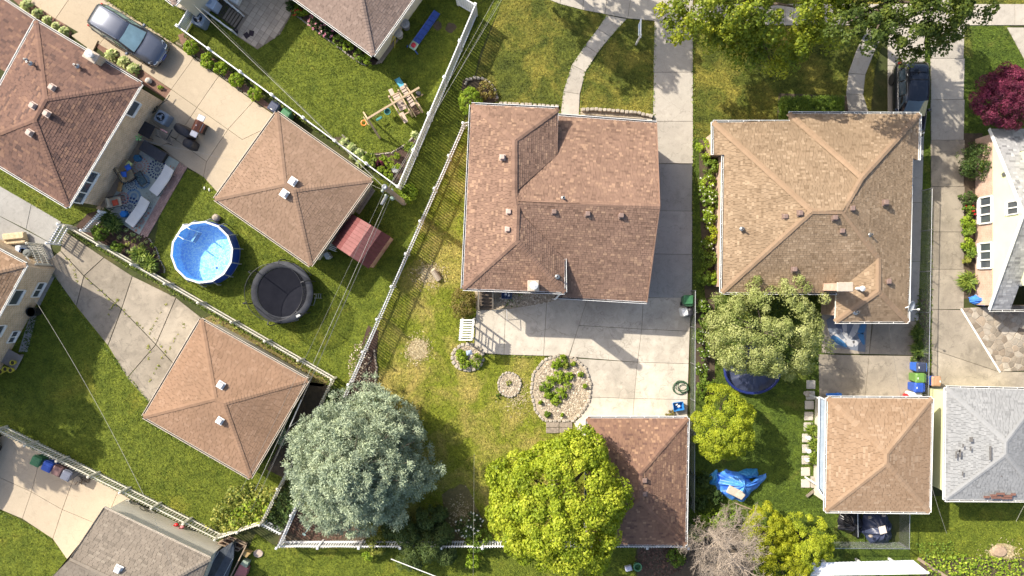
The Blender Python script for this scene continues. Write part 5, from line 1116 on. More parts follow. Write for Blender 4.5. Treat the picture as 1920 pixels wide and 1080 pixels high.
mb = MB(); p = W(404, 408, .3); mb.blob((p.x, p.y, .17), (.28, .24, .26), 10, 6, .12); tag(mb.build('boulder', ROCK, origin=(p.x, p.y, 0), smooth=True), 'brown rock like pump cover at the top of the pool', 'rock')
mb = MB(); c = W(408, 480, .6); mb.lathe((cp.x + .85, cp.y - .95, .985), [(.07, 0), (.07, .05), (.03, .08)], 10); tag(mb.build('chlorine_floater', POOLB, origin=(cp.x + .85, cp.y - .95, .985)), 'small dark blue floater on the pool water', 'pool floater')
# trampoline
ct = W(529, 548, .85); t = thing('trampoline', 'round black trampoline with safety net beside the pool', 'trampoline', (ct.x, ct.y, 0)); R = 1.9
def cir(r, z, n=32): return [(ct.x + r * math.cos(k * 2 * math.pi / n), ct.y + r * math.sin(k * 2 * math.pi / n), z) for k in range(n)]
mb = MB(); mb.loft([cir(R * .80, .83), cir(.01, .82)], cap0=False, cap1=False); mb.build('mat', pm('mat_black', (.012, .013, .02), (.018, .019, .027), 2, .85, fine=.1, spec=.1), parent=t)
mb = MB(); mb.loft([cir(R * .80, .86), cir(R * .83, .90), cir(R, .90), cir(R + .02, .84), cir(R * .80, .84)], cap0=False, cap1=False); mb.build('safety_pad', pm('pad_grey', (.045, .048, .058), (.075, .08, .095), 2.5, .7, bmp=.4, bscale=14, fine=.1, spec=.15), parent=t, smooth=True)
mb = MB(); mb.tube(cir(1.72, 2.45) + [cir(1.72, 2.45)[0]], .018, 6); mb.build('net_hoop', METALD, parent=t)
mb = MB(); mb.loft([cir(R * .82, .86), cir(1.72, 2.45)], cap0=False, cap1=False); mb.build('safety_net', netm('net_black', (.01, .01, .012), .40), parent=t, smooth=True)
for k in range(6):
    a = k * math.pi / 3 + .35; q = lambda r, z: (ct.x + r * math.cos(a), ct.y + r * math.sin(a), z); mb = MB(); mb.tube([q(R + .06, .1), q(R + .08, .9), q(R + .12, 2.0), q(R, 2.5), q(1.72, 2.46)], .03, 7); mb.build('net_pole', pm('pole_foam', (.03, .03, .035), (.05, .05, .055), 4, .6), parent=t)
    a2 = a + .25; q2 = lambda r, z, a2=a2: (ct.x + r * math.cos(a2), ct.y + r * math.sin(a2), z); mb = MB(); mb.tube([q2(R * .95, .85), q2(R * 1.0, .1), (ct.x + R * math.cos(a2 + .35), ct.y + R * math.sin(a2 + .35), .06), (ct.x + R * .95 * math.cos(a2 + .42), ct.y + R * .95 * math.sin(a2 + .42), .85)], .022, 6); mb.build('leg', GALV, parent=t)
p = W(559, 592, .9); mb = MB(); mb.box((p.x, p.y, .91), (.26, .14, .012), .5); mb.build('warning_label', WHITE, parent=t)
t = thing('trampoline_ladder', 'small metal ladder leaning on the right of the trampoline', 'ladder', tuple(W(597, 555)))
for y in (551, 559): mb = MB(); mb.tube([W(604, y, .03), W(590, y, .85)], .018, 6); mb.build('rail', GALV, parent=t)
for f in (.2, .5, .8): mb = MB(); mb.tube([W(604, 551, .03).lerp(W(590, 551, .85), f), W(604, 559, .03).lerp(W(590, 559, .85), f)], .018, 6); mb.build('rung', GALV, parent=t)

# ================================================================== rug patio
rug = [(262, 268), (322, 297), (345, 316), (272, 440), (196, 392)]
rug = [(274, 268), (337, 304), (262, 440), (196, 398)]
t = thing('outdoor_rug', 'large outdoor rug with blue and coral flower pattern', 'rug', tuple(W(268, 352))); mb = MB(); mb.prism([(q.x, q.y) for q in WL(rug)], .03, .064); mb.build('rug_field', pm('rug_field', (.40, .42, .38), (.30, .35, .31), 1.2, .95, fine=.15), parent=t)
RUGC = [(.02, .03, .12), (.06, .17, .33), (.45, .20, .15), (.42, .42, .43), (.30, .30, .27), (.10, .12, .18)]
RUGM = tm('rug_print', [(i / 6 + .001, RUGC[i]) for i in range(6)], 3, .95, .15, interp='CONSTANT'); mb = MB(); wr = [(q.x, q.y) for q in WL(rug)]; fl_n = 0
def flower(px, py, R, rings, n, ci, thin=.5):
    global fl_n
    c = W(px, py); fl_n += 1
    for ri in range(rings):
        r0, r1 = R * (ri + .15) / rings, R * (ri + 1.05) / rings; m = int(n * (.55 + .45 * (ri + 1) / rings))
        for k in range(m):
            a = (k + .5 * (ri % 2)) * 2 * math.pi / m; d_ = Vector((math.cos(a), math.sin(a), 0)); e = Vector((-d_.y, d_.x, 0)); w_ = thin * math.pi * (r0 + r1) / 2 / m; z = Vector((0, 0, .0655 + .0012 * fl_n))
            q = [c + d_ * r0 + z, c + d_ * (r0 * .4 + r1 * .6) + e * w_ + z, c + d_ * r1 + z, c + d_ * (r0 * .4 + r1 * .6) - e * w_ + z]
            if all(pip(np.array([[v.x, v.y] for v in q]), wr)): mb.add(q, [(0, 1, 2, 3)], (ci + .5) / 6)
flower(296, 318, .62, 3, 18, 0, .75); flower(248, 345, .45, 3, 18, 0, .7); flower(252, 368, .48, 2, 30, 1, .8); flower(268, 340, .5, 2, 28, 1, .7); flower(268, 290, .75, 4, 15, 3, .75); flower(263, 312, .6, 3, 20, 2, .7); flower(245, 388, .62, 3, 17, 0, .75); flower(219, 395, .7, 4, 15, 3, .75); flower(266, 415, .75, 3, 15, 2, .7); flower(290, 375, .7, 3, 13, 4, .35); flower(285, 400, .5, 3, 20, 3, .6); flower(318, 325, .5, 3, 14, 2, .4); flower(232, 372, .4, 2, 16, 2, .8)
mb.build('rug_pattern', RUGM, parent=t)
def cushion(name, label, p, size, rz, mat, cat='cushion', tilt=0.0):
    mb = MB(); hx, hy, hz = size[0] / 2, size[1] / 2, size[2] / 2; n = 7; g = []
    for s in (-1, 1):
        for i in range(n):
            for j in range(n):
                u, v = i / (n - 1) * 2 - 1, j / (n - 1) * 2 - 1; k = (1 - u ** 4) * (1 - v ** 4); x, y, z = u * hx * (1 - .06 * (1 - abs(v))), v * hy * (1 - .06 * (1 - abs(u))), s * hz * (.12 + .88 * k ** .6); z2 = z + x * tilt
                g.append((p[0] + x * math.cos(rz) - y * math.sin(rz), p[1] + x * math.sin(rz) + y * math.cos(rz), p[2] + z2))
    fs = []
    for s in range(2):
        for i in range(n - 1):
            for j in range(n - 1): a = s * n * n + i * n + j; f = (a, a + n, a + n + 1, a + 1); fs.append(f if s == 0 else f[::-1])
    for i in range(n - 1):
        for (a, b) in (((i, 0), (i + 1, 0)), ((i + 1, n - 1), (i, n - 1)), ((0, i + 1), (0, i)), ((n - 1, i), (n - 1, i + 1))): A, B = a[0] * n + a[1], b[0] * n + b[1]; fs.append((A, B, B + n * n, A + n * n))
    mb.add(g, fs); o = mb.build(name, mat, origin=(p[0], p[1], p[2]), smooth=True); tag(o, label, cat); return o
BLUEC = pm('cushion_blue', (.05, .16, .62), (.04, .13, .52), 6, .9, fine=.12); LIMEC = pm('cushion_lime', (.58, .62, .28), (.5, .54, .22), 6, .9, fine=.12); ORNG = pm('cushion_orange', (.62, .10, .05), (.54, .08, .04), 6, .9, fine=.12); TANC = pm('cushion_tan', (.36, .28, .18), (.30, .23, .14), 5, .9, fine=.12); TEAL = pm('pouf_teal', (.03, .12, .22), (.025, .10, .19), 6, .9, fine=.15); PBLUE = pm('pouf_blue', (.02, .16, .46), (.015, .13, .38), 6, .9, fine=.15)
ra = math.radians(-58)      # along the house wall
ax1 = Vector((math.cos(ra), math.sin(ra), 0)); ax2 = Vector((-ax1.y, ax1.x, 0)); ax2 = ax2 if ax2.x > 0 else -ax2
# loveseat
c = W(236, 320, .4); t = thing('loveseat', 'tan cushioned loveseat with dark frame against the brick wall', 'loveseat', (c.x, c.y, 0)); L2 = .68
for s in (-1, 1):
    q = c + ax1 * (s * .33); mb = MB(); mb.rbox((q.x, q.y, .38), (.62, .60, .14), ra, .04); mb.build('seat_cushion', TANC, parent=t); mb = MB(); q = c + ax1 * (s * .33) - ax2 * .33; mb.rbox((q.x, q.y, .64), (.62, .16, .48), ra, .05); mb.build('back_cushion', TANC, parent=t)
    q = c + ax1 * (s * .72); mb = MB(); mb.tube([q - ax2 * .4 + Vector((0, 0, .4)), q - ax2 * .4 + Vector((0, 0, .25)), q - ax2 * .38 + Vector((0, 0, .22)), q + ax2 * .38 + Vector((0, 0, .2)), q + ax2 * .4 + Vector((0, 0, -.4))], .025, 6); mb.build('arm_frame', METALD, parent=t)
mb = MB(); mb.tube([c + ax1 * .7 - ax2 * .42 + Vector((0, 0, .5)), c - ax1 * .7 - ax2 * .42 + Vector((0, 0, .5))], .022, 6); mb.beam(c + ax1 * .7 + Vector((0, 0, -.12)), c - ax1 * .7 + Vector((0, 0, -.12)), .6, .05); mb.build('back_frame', METALD, parent=t)
for (x, y, m, lb, rz, z) in ((242, 308, LIMEC, 'lime cushion under the upper blue one on the loveseat', .9, .62), (240, 314, BLUEC, 'upper blue cushion on the tan loveseat', .55, .70), (228, 330, LIMEC, 'lime cushion under the lower blue one on the loveseat', .25, .62), (232, 327, BLUEC, 'lower blue cushion on the tan loveseat', .05, .70)): p = W(x, y, z); cushion('throw_cushion', lb, (p.x, p.y, z), (.36, .36, .14), rz, m)
# armchair
c = W(217, 379, .4); t = thing('armchair', 'beige armchair with black frame at the bottom of the rug', 'armchair', (c.x, c.y, 0)); rz = .22; f1 = Vector((math.cos(rz), math.sin(rz), 0)); f2 = Vector((-f1.y, f1.x, 0)); CR = pm('cushion_beige', (.55, .48, .36), (.47, .41, .30), 5, .9, fine=.1)
mb = MB(); mb.rbox((c.x, c.y, .40), (.62, .58, .14), rz, .04); mb.build('seat_cushion', CR, parent=t); q = c - f1 * .34; mb = MB(); mb.rbox((q.x, q.y, .62), (.16, .58, .48), rz, .05); mb.build('back_cushion', CR, parent=t)
for s in (-1, 1): q = c + f2 * (s * .34); mb = MB(); mb.tube([q - f1 * .42 + Vector((0, 0, .3)), q - f1 * .3 + Vector((0, 0, .22)), q + f1 * .42 + Vector((0, 0, .2)), q + f1 * .44 + Vector((0, 0, -.4))], .025, 6); mb.tube([q - f1 * .42 + Vector((0, 0, .3)), q - f1 * .45 + Vector((0, 0, -.4))], .022, 6); mb.build('arm_frame', METALD, parent=t)
p = W(216, 380, .55); cushion('throw_cushion', 'orange cushion on the beige armchair', (p.x, p.y, .55), (.38, .38, .14), rz + .05, ORNG)
# coffee table, loungers, poufs, box, log table
c = W(264, 335, .4); t = thing('coffee_table', 'glass topped coffee table with black frame on the rug', 'table', (c.x, c.y, 0)); mb = MB(); mb.rbox((c.x, c.y, .40), (.82, .46, .02), ra, .01); mb.build('glass_top', netm('table_glass', (.05, .09, .10), .45), parent=t)
for s in (-1, 1):
    for e in ((ax1 * .42 + ax2 * .24 * s, -ax1 * .42 + ax2 * .24 * s), (ax1 * .42 * s + ax2 * .24, ax1 * .42 * s - ax2 * .24)): mb = MB(); mb.beam(c + e[0] + Vector((0, 0, .02)), c + e[1] + Vector((0, 0, .02)), .035, .03); mb.build('frame_bar', METALD, parent=t)
    for u in (-1, 1): q = c + ax1 * .42 * s + ax2 * .24 * u; mb = MB(); mb.tube([q, q - Vector((0, 0, .34))], .016, 6); mb.build('leg', METALD, parent=t)
LC = pm('lounger_white', (.68, .66, .63), (.62, .60, .57), 2, .9, fine=.05)
for x, y, lb in ((305, 339, 'white cushioned sun lounger nearest the house driveway'), (260, 398, 'white cushioned sun lounger at the flower bed end of the rug')):
    c = W(x, y, .4); t = proto('sun_lounger', lb, 'sun lounger', 'white sun loungers on the rug patio'); mb = MB(); rows = []
    for u, z in ((-.95, .36), (-.5, .36), (0, .37), (.3, .40), (.65, .52), (.98, .66)): rows.append((u, z))
    top = [[(u, -.29, z + .05), (u, 0, z + .065), (u, .29, z + .05), (u, .31, z - .03), (u, -.31, z - .03)] for u, z in rows]; mb.loft(top); mb.build('cushion', LC, parent=t)
    mb = MB()
    for s in (-1, 1): mb.tube([(-.98, s * .31, .29), (.3, s * .31, .31), (.98, s * .31, .58)], .02, 6)
    mb.build('frame', METALD, parent=t)
    for u in (-.85, .6):
        for s in (-1, 1): mb = MB(); mb.tube([(u, s * .3, .3), (u, s * .3, 0)], .018, 6); mb.build('leg', METALD, parent=t)
    move(t, (c.x, c.y, .065), math.radians(53)); t.scale = (1.0, 1.06, 1)
for x, y, m, lb in ((256, 296, TEAL, 'dark teal hexagonal pouf at the top of the rug'), (231, 401, PBLUE, 'bright blue hexagonal pouf at the bottom of the rug')):
    p = W(x, y, .4); mb = MB(); mb.lathe((p.x, p.y, .065), [(.19, 0), (.23, .05), (.23, .33), (.2, .38), (.02, .39)], 6); tag(mb.build('pouf', m, origin=(p.x, p.y, .065)), lb, 'pouf')
p = W(286, 284, .5); t = thing('storage_box', 'long charcoal storage bench at the top of the rug', 'storage box', (p.x, p.y, 0)); mb = MB(); rb = math.radians(-32); mb.rbox((p.x, p.y, .24), (1.55, .62, .4), rb, .02); mb.build('box', BLACKP, parent=t); mb = MB(); mb.rbox((p.x, p.y, .49), (1.62, .68, .10), rb, .03); mb.build('lid', pm('charcoal', (.045, .045, .055), (.06, .06, .07), 6, .7, fine=.2), parent=t)
p = W(224, 350, .4); t = thing('log_table', 'rough log side table between loveseat and armchair', 'table', (p.x, p.y, 0)); mb = MB(); mb.rbox((p.x, p.y, .36), (.62, .24, .1), math.radians(77), .04); mb.build('slab_top', pm('honey_wood', (.40, .24, .09), (.26, .14, .05), 6, .6, bmp=.3, fine=.25), parent=t)
for s in (-.2, .2): mb = MB(); mb.tube([(p.x + s * .2, p.y + s, .31), (p.x + s * .25, p.y + s, .0)], .06, 7); mb.build('leg', BARK, parent=t)

# ================================================================== clutter by the brick wall
def ac_unit(label, px, py, rz=0.0, s=.74, h=.8):
    p = W(px, py, h); t = thing('air_conditioner', label, 'air conditioner', (p.x, p.y, 0)); M = pm('ac_grey', (.24, .29, .36), (.20, .24, .30), 4, .5, fine=.06); mb = MB(); mb.rbox((p.x, p.y, h / 2), (s, s, h), rz, .08); mb.build('cabinet', M, parent=t)
    mb = MB(); mb.lathe((p.x, p.y, h), [(s * .40, -.02), (s * .40, .03), (s * .36, .03), (s * .36, .004)], 20); mb.build('fan_ring', M, parent=t); mb = MB(); mb.lathe((p.x, p.y, h), [(s * .355, .006), (.01, .006)], 20); mb.build('fan_well', BLACKP, parent=t)
    mb = MB()
    for k in range(3): a = k * 2.094 + .4; d1 = Vector((math.cos(a), math.sin(a), 0)); d2 = Vector((math.cos(a + .7), math.sin(a + .7), 0)); c_ = Vector((p.x, p.y, h + .012)); mb.add([c_ + d1 * .06, c_ + d1 * s * .3, c_ + d2 * s * .3 + Vector((0, 0, .02)), c_ + d2 * .06], [(0, 1, 2, 3)])
    mb.build('fan_blade', pm('fan_blade', (.30, .33, .38), (.25, .28, .32), 5, .4, .3), parent=t); mb = MB(); mb.lathe((p.x, p.y, h + .015), [(.09, 0), (.09, .02), (.02, .03)], 12)
    for k in range(16): a = k * math.pi / 8; mb.tube([(p.x, p.y, h + .035), (p.x + math.cos(a) * s * .38, p.y + math.sin(a) * s * .38, h + .03)], .004, 4)
    mb.build('guard', M, parent=t); return t
ac_unit('blue grey air conditioner against the brick wall', 301, 219, -.55); ac_unit('blue grey air conditioner beside the white slatted gate', 371, 34, -.4, .78)
# gas grill
p = W(370, 236, .9); t = proto('gas_grill', 'gas grill with copper brown hood and steel shelves', 'grill'); COP = pm('copper_lid', (.22, .085, .055), (.17, .065, .04), 4, .35, .3, fine=.08); STEEL = pm('steel', (.58, .60, .64), (.48, .50, .54), 4, .3, .7, fine=.05)
mb = MB(); mb.rbox((0, 0, .42), (.62, .5, .72), 0, .02); mb.build('cabinet', BLACKP, parent=t); rows = []
for x in (-.33, .33): rows.append([(x, .27 * math.cos(a), .80 + .26 * math.sin(a)) for a in [i * math.pi / 8 for i in range(9)]])
mb = MB(); mb.loft(rows); mb.build('hood', COP, parent=t); mb = MB(); mb.tube([(-.26, -.31, .92), (.26, -.31, .92)], .018, 6); mb.build('handle', STEEL, parent=t)
for s in (-1, 1): mb = MB(); mb.rbox((s * .53, 0, .83), (.38, .46, .04), 0, .03); mb.build('side_shelf', STEEL, parent=t)
mb = MB(); mb.lathe((.0, -.02, 1.05), [(.04, 0), (.04, .02), (.01, .03)], 8); mb.build('thermometer', WHITE, parent=t)
for s in (-1, 1): mb = MB(); mb.lathe((s * .27, -.2, .0), [(.05, 0), (.05, .08), (.01, .09)], 8); mb.build('caster', BLACKP, parent=t)
mb = MB(); mb.rbox((0, -.33, .75), (.6, .1, .12), 0, .02); mb.build('control_panel', COP, parent=t); move(t, (p.x, p.y, .06), math.radians(65))
def cover(label, px, py, sx, sy, h, rz, mat, name='covered_grill', cat='grill cover', seed=1, lean=.86, bx=None):
    rg = random.Random(seed); p = W(px, py, h); mb = MB(); rings = []; n = 20
    for z, k in ((0.02, 1.04), (.3 * h, 1.0), (.7 * h, .98), (.92 * h, lean), (h, lean * .75)):
        ring = []
        for i in range(n):
            a = i * 2 * math.pi / n; c_, s_ = math.cos(a), math.sin(a); e = 1 / max(abs(c_) ** 3 + abs(s_) ** 3, .01) ** (1 / 3); r = e * k * (1 + rg.uniform(-.05, .05) * (1 if z > .1 else 1.6)); x, y = c_ * r * sx / 2, s_ * r * sy / 2
            ring.append((p.x + x * math.cos(rz) - y * math.sin(rz), p.y + x * math.sin(rz) + y * math.cos(rz), z + rg.uniform(-.015, .015) * h))
        rings.append(ring)
    mb.loft(rings); tag(mb.build(name, mat, origin=(p.x, p.y, 0), smooth=True), label, cat); return p
BC = pm('black_cover', (.018, .018, .024), (.03, .03, .038), 6, .55, bmp=.5, bscale=9, fine=.15)
cover('black fabric grill cover behind the air conditioner', 339, 243, 1.25, .6, 1.0, math.radians(-32), BC); cover('black fabric cover on the round item beside the grill', 351, 268, .75, .6, .9, -.4, BC, seed=3, name='covered_heater')
p = W(274, 243, .6); t = thing('patio_table', 'square black patio table against the brick wall', 'table', (p.x, p.y, 0)); mb = MB(); mb.rbox((p.x, p.y, .62), (.85, .85, .04), math.radians(-28), .01); mb.build('top', BC, parent=t)
for s in (-1, 1):
    for u in (-1, 1): a = math.radians(-28); x, y = s * .38, u * .38; mb = MB(); q = (p.x + x * math.cos(a) - y * math.sin(a), p.y + x * math.sin(a) + y * math.cos(a)); mb.tube([(*q, .6), (*q, 0.05)], .02, 6); mb.build('leg', METALD, parent=t)
def coil(label, px, py, r, n, mat, z=.06, tube=.018, seed=1, h=.0, name='garden_hose', el=.85, tail=None, wob=.15):
    rg = random.Random(seed); p = W(px, py, z); pts = []; N = n * 18
    for i in range(N):
        a = i * 2 * math.pi / 18; rr = r * (1 + wob * math.sin(i * .13 + seed) + rg.uniform(-.02, .02)); pts.append((p.x + rr * math.cos(a) + .25 * r * math.sin(i * .041 * seed), p.y + rr * el * math.sin(a) + .2 * r * math.cos(i * .057), z + tube + (i // 18) * tube * 1.2))
    if tail: pts += [tuple(W(x, y, z + tube)) for x, y in tail]
    mb = MB(); mb.tube(pts, tube, 6); tag(mb.build(name, mat, origin=(p.x, p.y, z), smooth=True), label, 'hose')
HG = pm('hose_green', (.05, .12, .06), (.035, .09, .045), 4, .5); coil('dark green hose coiled beside the brick wall corner', 285, 203, .3, 5, pm('hose_black', (.03, .035, .025), (.05, .05, .035), 4, .5), .3, .025, 2, tail=[(300, 196), (312, 188), (318, 178)]); coil('green garden hose heaped at the edge of the back patio', 1277, 726, .4, 7, HG, .06, .018, 3, wob=.28)
p = W(316, 262, 1.2); 
t = thing('wooden_cart', 'dark metal cart with wooden shelf in front of the wall', 'cart', tuple(W(318, 256))); ra3 = math.radians(-30)
for i, (x, y) in enumerate(((300, 243), (324, 258), (296, 256), (318, 270))): q = W(x, y, .5); mb = MB(); mb.tube([(q.x, q.y, .8), (q.x, q.y, .06)], .02, 6); mb.build('leg', METALD, parent=t)
for i in range(4): q = W(310 + i * 2 - 3, 252 + i * 4, .7); mb = MB(); mb.box((q.x, q.y, .7), (.95, .11, .03), ra3); mb.build('shelf_board', WOODG, parent=t)
mb = MB(); mb.beam(W(323, 243, .9), W(312, 262, .9), .05, .05); mb.build('rail', METALD, parent=t)
p = W(307, 245, .8); mb = MB(); mb.rbox((p.x, p.y, .76), (.45, .1, .08), math.radians(-28), .02); tag(mb.build('pool_noodle_pack', pm('pink_pack', (.55, .12, .14), (.7, .5, .45), 14, .5), origin=(p.x, p.y, .72)), 'pink and white patterned pack on the dark cart', 'package')
p = W(260, 258, 1.6); t = thing('pinwheel', 'light green pinwheel on a thin pole by the brick wall', 'garden ornament', (p.x, p.y, 0)); mb = MB(); mb.tube([(p.x, p.y, 0), (p.x, p.y, 1.6)], .012, 5); mb.build('pole', GALV, parent=t); mb = MB()
for k in range(5): a = k * 1.257; d1 = Vector((math.cos(a), math.sin(a), .2)); d2 = Vector((math.cos(a + .6), math.sin(a + .6), -.1)); c_ = Vector((p.x, p.y, 1.6)); mb.add([c_, c_ + d1 * .22, c_ + d2 * .2], [(0, 1, 2)])
mb.build('vane', pm('lime_plastic', (.25, .55, .18), (.2, .48, .14), 5, .5), parent=t)
mb = MB(); mb.tube([W(262, 262, 1.7), W(300, 271, 1.5), W(350, 281, 1.2), W(480, 310, 2.7)], .005, 5); tag(mb.build('clothes_line', GALV), 'thin white line strung from the wall above the storage bench', 'cable')
for x, y, lb in ((384, 353, 'left white shoe on the lawn near the garage'), (393, 356, 'right white shoe on the lawn near the garage')): p = W(x, y); mb = MB(); mb.blob((p.x, p.y, .06), (.05, .12, .05), 8, 4); tag(mb.build('shoe', WHITE, origin=(p.x, p.y, 0), smooth=True), lb, 'shoe')

# ================================================================== play things
WDL = pm('play_wood', (.50, .38, .25), (.40, .30, .19), 6, .85, bmp=.25, fine=.15, rnd=.15); WDP = pm('play_deck', (.50, .40, .33), (.42, .33, .27), 6, .85, bmp=.25, fine=.15, rnd=.15)
t = thing('swing_set', 'wooden playset with teal slide and swing beam', 'playset', tuple(W(755, 195))); f = lambda zx, zy, h=0: W(640 + zx / 8.306, 140 + zy / 8.306, h)
def pb(name, a, b, w, h, m=WDL): mb = MB(); mb.beam(a, b, w, h); return mb.build(name, m, parent=t)
pb('swing_beam', f(400, 690, 2.0), f(1215, 200, 2.0), .11, .11)
pb('a_frame_leg', f(410, 690, 2.0), f(350, 590, .05), .09, .12); pb('a_frame_leg', f(410, 690, 2.0), f(600, 990, .05), .12, .12); pb('a_frame_brace', f(345, 655, 1.3), f(425, 785, 1.3), .05, .09)
u1 = (f(905, 240, 0) - f(1000, 430, 0)).normalized()
for a, b in (((750, 350), (930, 660)), ((890, 250), (1060, 560)), ((1000, 165), (1220, 490)), ((980, 150), (1010, 160))): pb('side_rail', f(*a, 1.5), f(*b, 1.5), .08, .18)
for i in range(6): k = i / 5; pb('deck_board', f(*lerp((800, 350), (905, 545), k), 1.0), f(*lerp((895, 300), (1005, 500), k), 1.0), .20, .03, WDP)
for i in range(7): k = i / 6; pb('deck_board', f(*lerp((920, 225), (1070, 480), k), 1.25), f(*lerp((990, 190), (1140, 430), k), 1.25), .24, .03, WDP)
for x, y in ((750, 350), (930, 650), (895, 255), (1060, 560), (1000, 165), (1215, 490)): q = f(x, y, 1.5); mb = MB(); mb.box((q.x, q.y, .85), (.1, .1, 1.7)); mb.build('post', WDL, parent=t)
pb('plank', f(760, 225, .9), f(805, 320, .9), .26, .04, WDP); pb('plank', f(935, 590, .7), f(1010, 745, .7), .26, .04, WDP); pb('cross_rail', f(790, 330, 1.5), f(890, 280, 1.5), .06, .12); pb('cross_rail', f(985, 620, 1.2), f(1090, 560, 1.2), .06, .12)
for i in range(6): k = i / 5; pb('stair_tread', f(*lerp((1075, 490), (1140, 625), k), 1.15 - k * 1.0), f(*lerp((1150, 445), (1225, 580), k), 1.15 - k * 1.0), .17, .035, pm('tread_wood', (.20, .13, .09), (.15, .10, .07), 6, .9, fine=.2))
pb('stair_rail', f(1060, 480, 1.2), f(1155, 650, .15), .06, .12); pb('stair_rail', f(1165, 440, 1.2), f(1255, 585, .15), .06, .12); pb('ladder_leg', f(1170, 350, .8), f(1265, 310, .05), .08, .08); 
mb = MB(); a0, a1, b0_, b1_ = f(822, 78, .12), f(905, 35, .12), f(918, 215, 1.2), f(978, 150, 1.2)
for fr_ in range(1): mb.loft([[tuple(a0 + Vector((0, 0, .12))), tuple(a0), tuple(a1), tuple(a1 + Vector((0, 0, .12)))], [tuple(a0.lerp(b0_, .5) + Vector((0, 0, .0))), tuple(a0.lerp(b0_, .5) - Vector((0, 0, .12))), tuple(a1.lerp(b1_, .5) - Vector((0, 0, .12))), tuple(a1.lerp(b1_, .5))], [tuple(b0_ + Vector((0, 0, .12))), tuple(b0_), tuple(b1_), tuple(b1_ + Vector((0, 0, .12)))]], closed=False, cap0=False, cap1=False)
mb.build('slide', pm('teal_plastic', (.09, .32, .44), (.075, .27, .38), 3, .35, fine=.05), parent=t)
for x, y, nm in ((588, 683, 'belt'), (725, 585, 'bucket')):
    q = f(x, y, .45); b_ = f(*( (555, 600) if nm == 'belt' else (690, 520)), 2.0); mb = MB()
    if nm == 'belt': mb.rbox((q.x, q.y, .45), (.42, .16, .03), .55, .03)
    else: mb.lathe((q.x, q.y, .40), [(.12, 0), (.19, .05), (.21, .28), (.17, .28), (.14, .07)], 12)
    sw = mb.build('swing_seat', pm('green_plastic', (.05, .22, .20), (.04, .18, .16), 4, .4), parent=t); mb = MB()
    for s in (-.15, .15): mb.tube([(q.x + s, q.y + s * .4, .5), (b_.x + s, b_.y + s * .5, 1.97)], .008, 4)
    mb.build('chain', GALV, parent=sw)
mb = MB(); q = f(352, 752, .5); mb.tube([(q.x + .16 * math.cos(k * math.pi / 8), q.y + .16 * math.sin(k * math.pi / 8), .5) for k in range(17)], .05, 8); mb.build('ring_swing', pm('orange_plastic', (.60, .22, .03), (.52, .18, .025), 4, .4), parent=t)
mb = MB(); q = f(1190, 270, 1.2); mb.lathe((q.x, q.y, .6), [(.14, 0), (.16, .3), (.12, .32)], 10); mb.build('rope_net', METALD, parent=t)
# roller coaster toy
t = thing('toy_coaster', 'blue plastic toy coaster ramp with red car by the vinyl fence', 'toy', tuple(W(797, 53))); BL = pm('toy_blue', (.045, .10, .38), (.04, .085, .33), 4, .4, fine=.05); a0, a1 = W(773, 88, .45), W(820, 22, .10); du = (a1 - a0); si = Vector((du.y, -du.x, 0)).normalized() * .22
for i in range(8):
    p0, p1 = a0 + du * (i / 8), a0 + du * ((i + 1) / 8 - .008); z0 = .45 - .35 * (i / 8) ** .7; z1 = .45 - .35 * ((i + 1) / 8) ** .7; p0.z, p1.z = z0, z1; mb = MB(); mb.loft([[tuple(q - si + Vector((0, 0, .05))), tuple(q - si * .85), tuple(q + si * .85), tuple(q + si + Vector((0, 0, .05))), tuple(q + si - Vector((0, 0, .06))), tuple(q - si - Vector((0, 0, .06)))] for q in (p0, p1)]); mb.build('track_section', BL, parent=t)
for s in (-1, 1): q = a0 + si * 1.3 * s - du.normalized() * .1; mb = MB(); mb.tube([(q.x, q.y, .45), (q.x + si.x * .5 * s, q.y + si.y * .5 * s, 0)], .04, 6); mb.build('leg', BL, parent=t)
q = W(776, 84, .5); mb = MB(); mb.rbox((q.x - .02, q.y - .02, .46), (.5, .48, .06), 1.0, .05); mb.build('platform', pm('pale_green', (.42, .55, .40), (.36, .48, .34), 4, .5), parent=t)
p = W(775, 84, .6); mb = MB(); mb.rbox((p.x, p.y, .57), (.28, .26, .16), 1.0, .06); tag(mb.build('toy_car', pm('toy_red', (.55, .02, .04), (.48, .018, .035), 4, .3), origin=(p.x, p.y, .49)), 'red toy car at the top of the blue ramp', 'toy car')
# bins by the house F wall
def can(label, px, py, r, h, mat, lid=None, name='trash_can'):
    p = W(px, py, h); t = thing(name, label, 'trash can', (p.x, p.y, 0)); mb = MB(); mb.lathe((p.x, p.y, 0), [(r * .82, 0), (r, h * .95), (r * 1.05, h * .96), (r * 1.05, h), (r * .95, h), (r * .8, .06)], 18); mb.build('barrel', mat, parent=t)
    if lid: mb = MB(); mb.lathe((p.x, p.y, h), [(r * 1.1, -.04), (r * 1.1, .03), (r * .8, .07), (.02, .08)], 18); mb.box((p.x, p.y, h + .09), (r * .9, .05, .05), .6); mb.build('lid', lid, parent=t)
    else: mb = MB(); mb.lathe((p.x, p.y, h), [(r * .93, -.1), (.01, -.1)], 14); mb.build('inside', BLACKP, parent=t)
    for s in (-1, 1): mb = MB(); mb.box((p.x + s * r * 1.02, p.y, h * .8), (.05, .12, .05)); mb.build('handle', mat, parent=t)
    return t
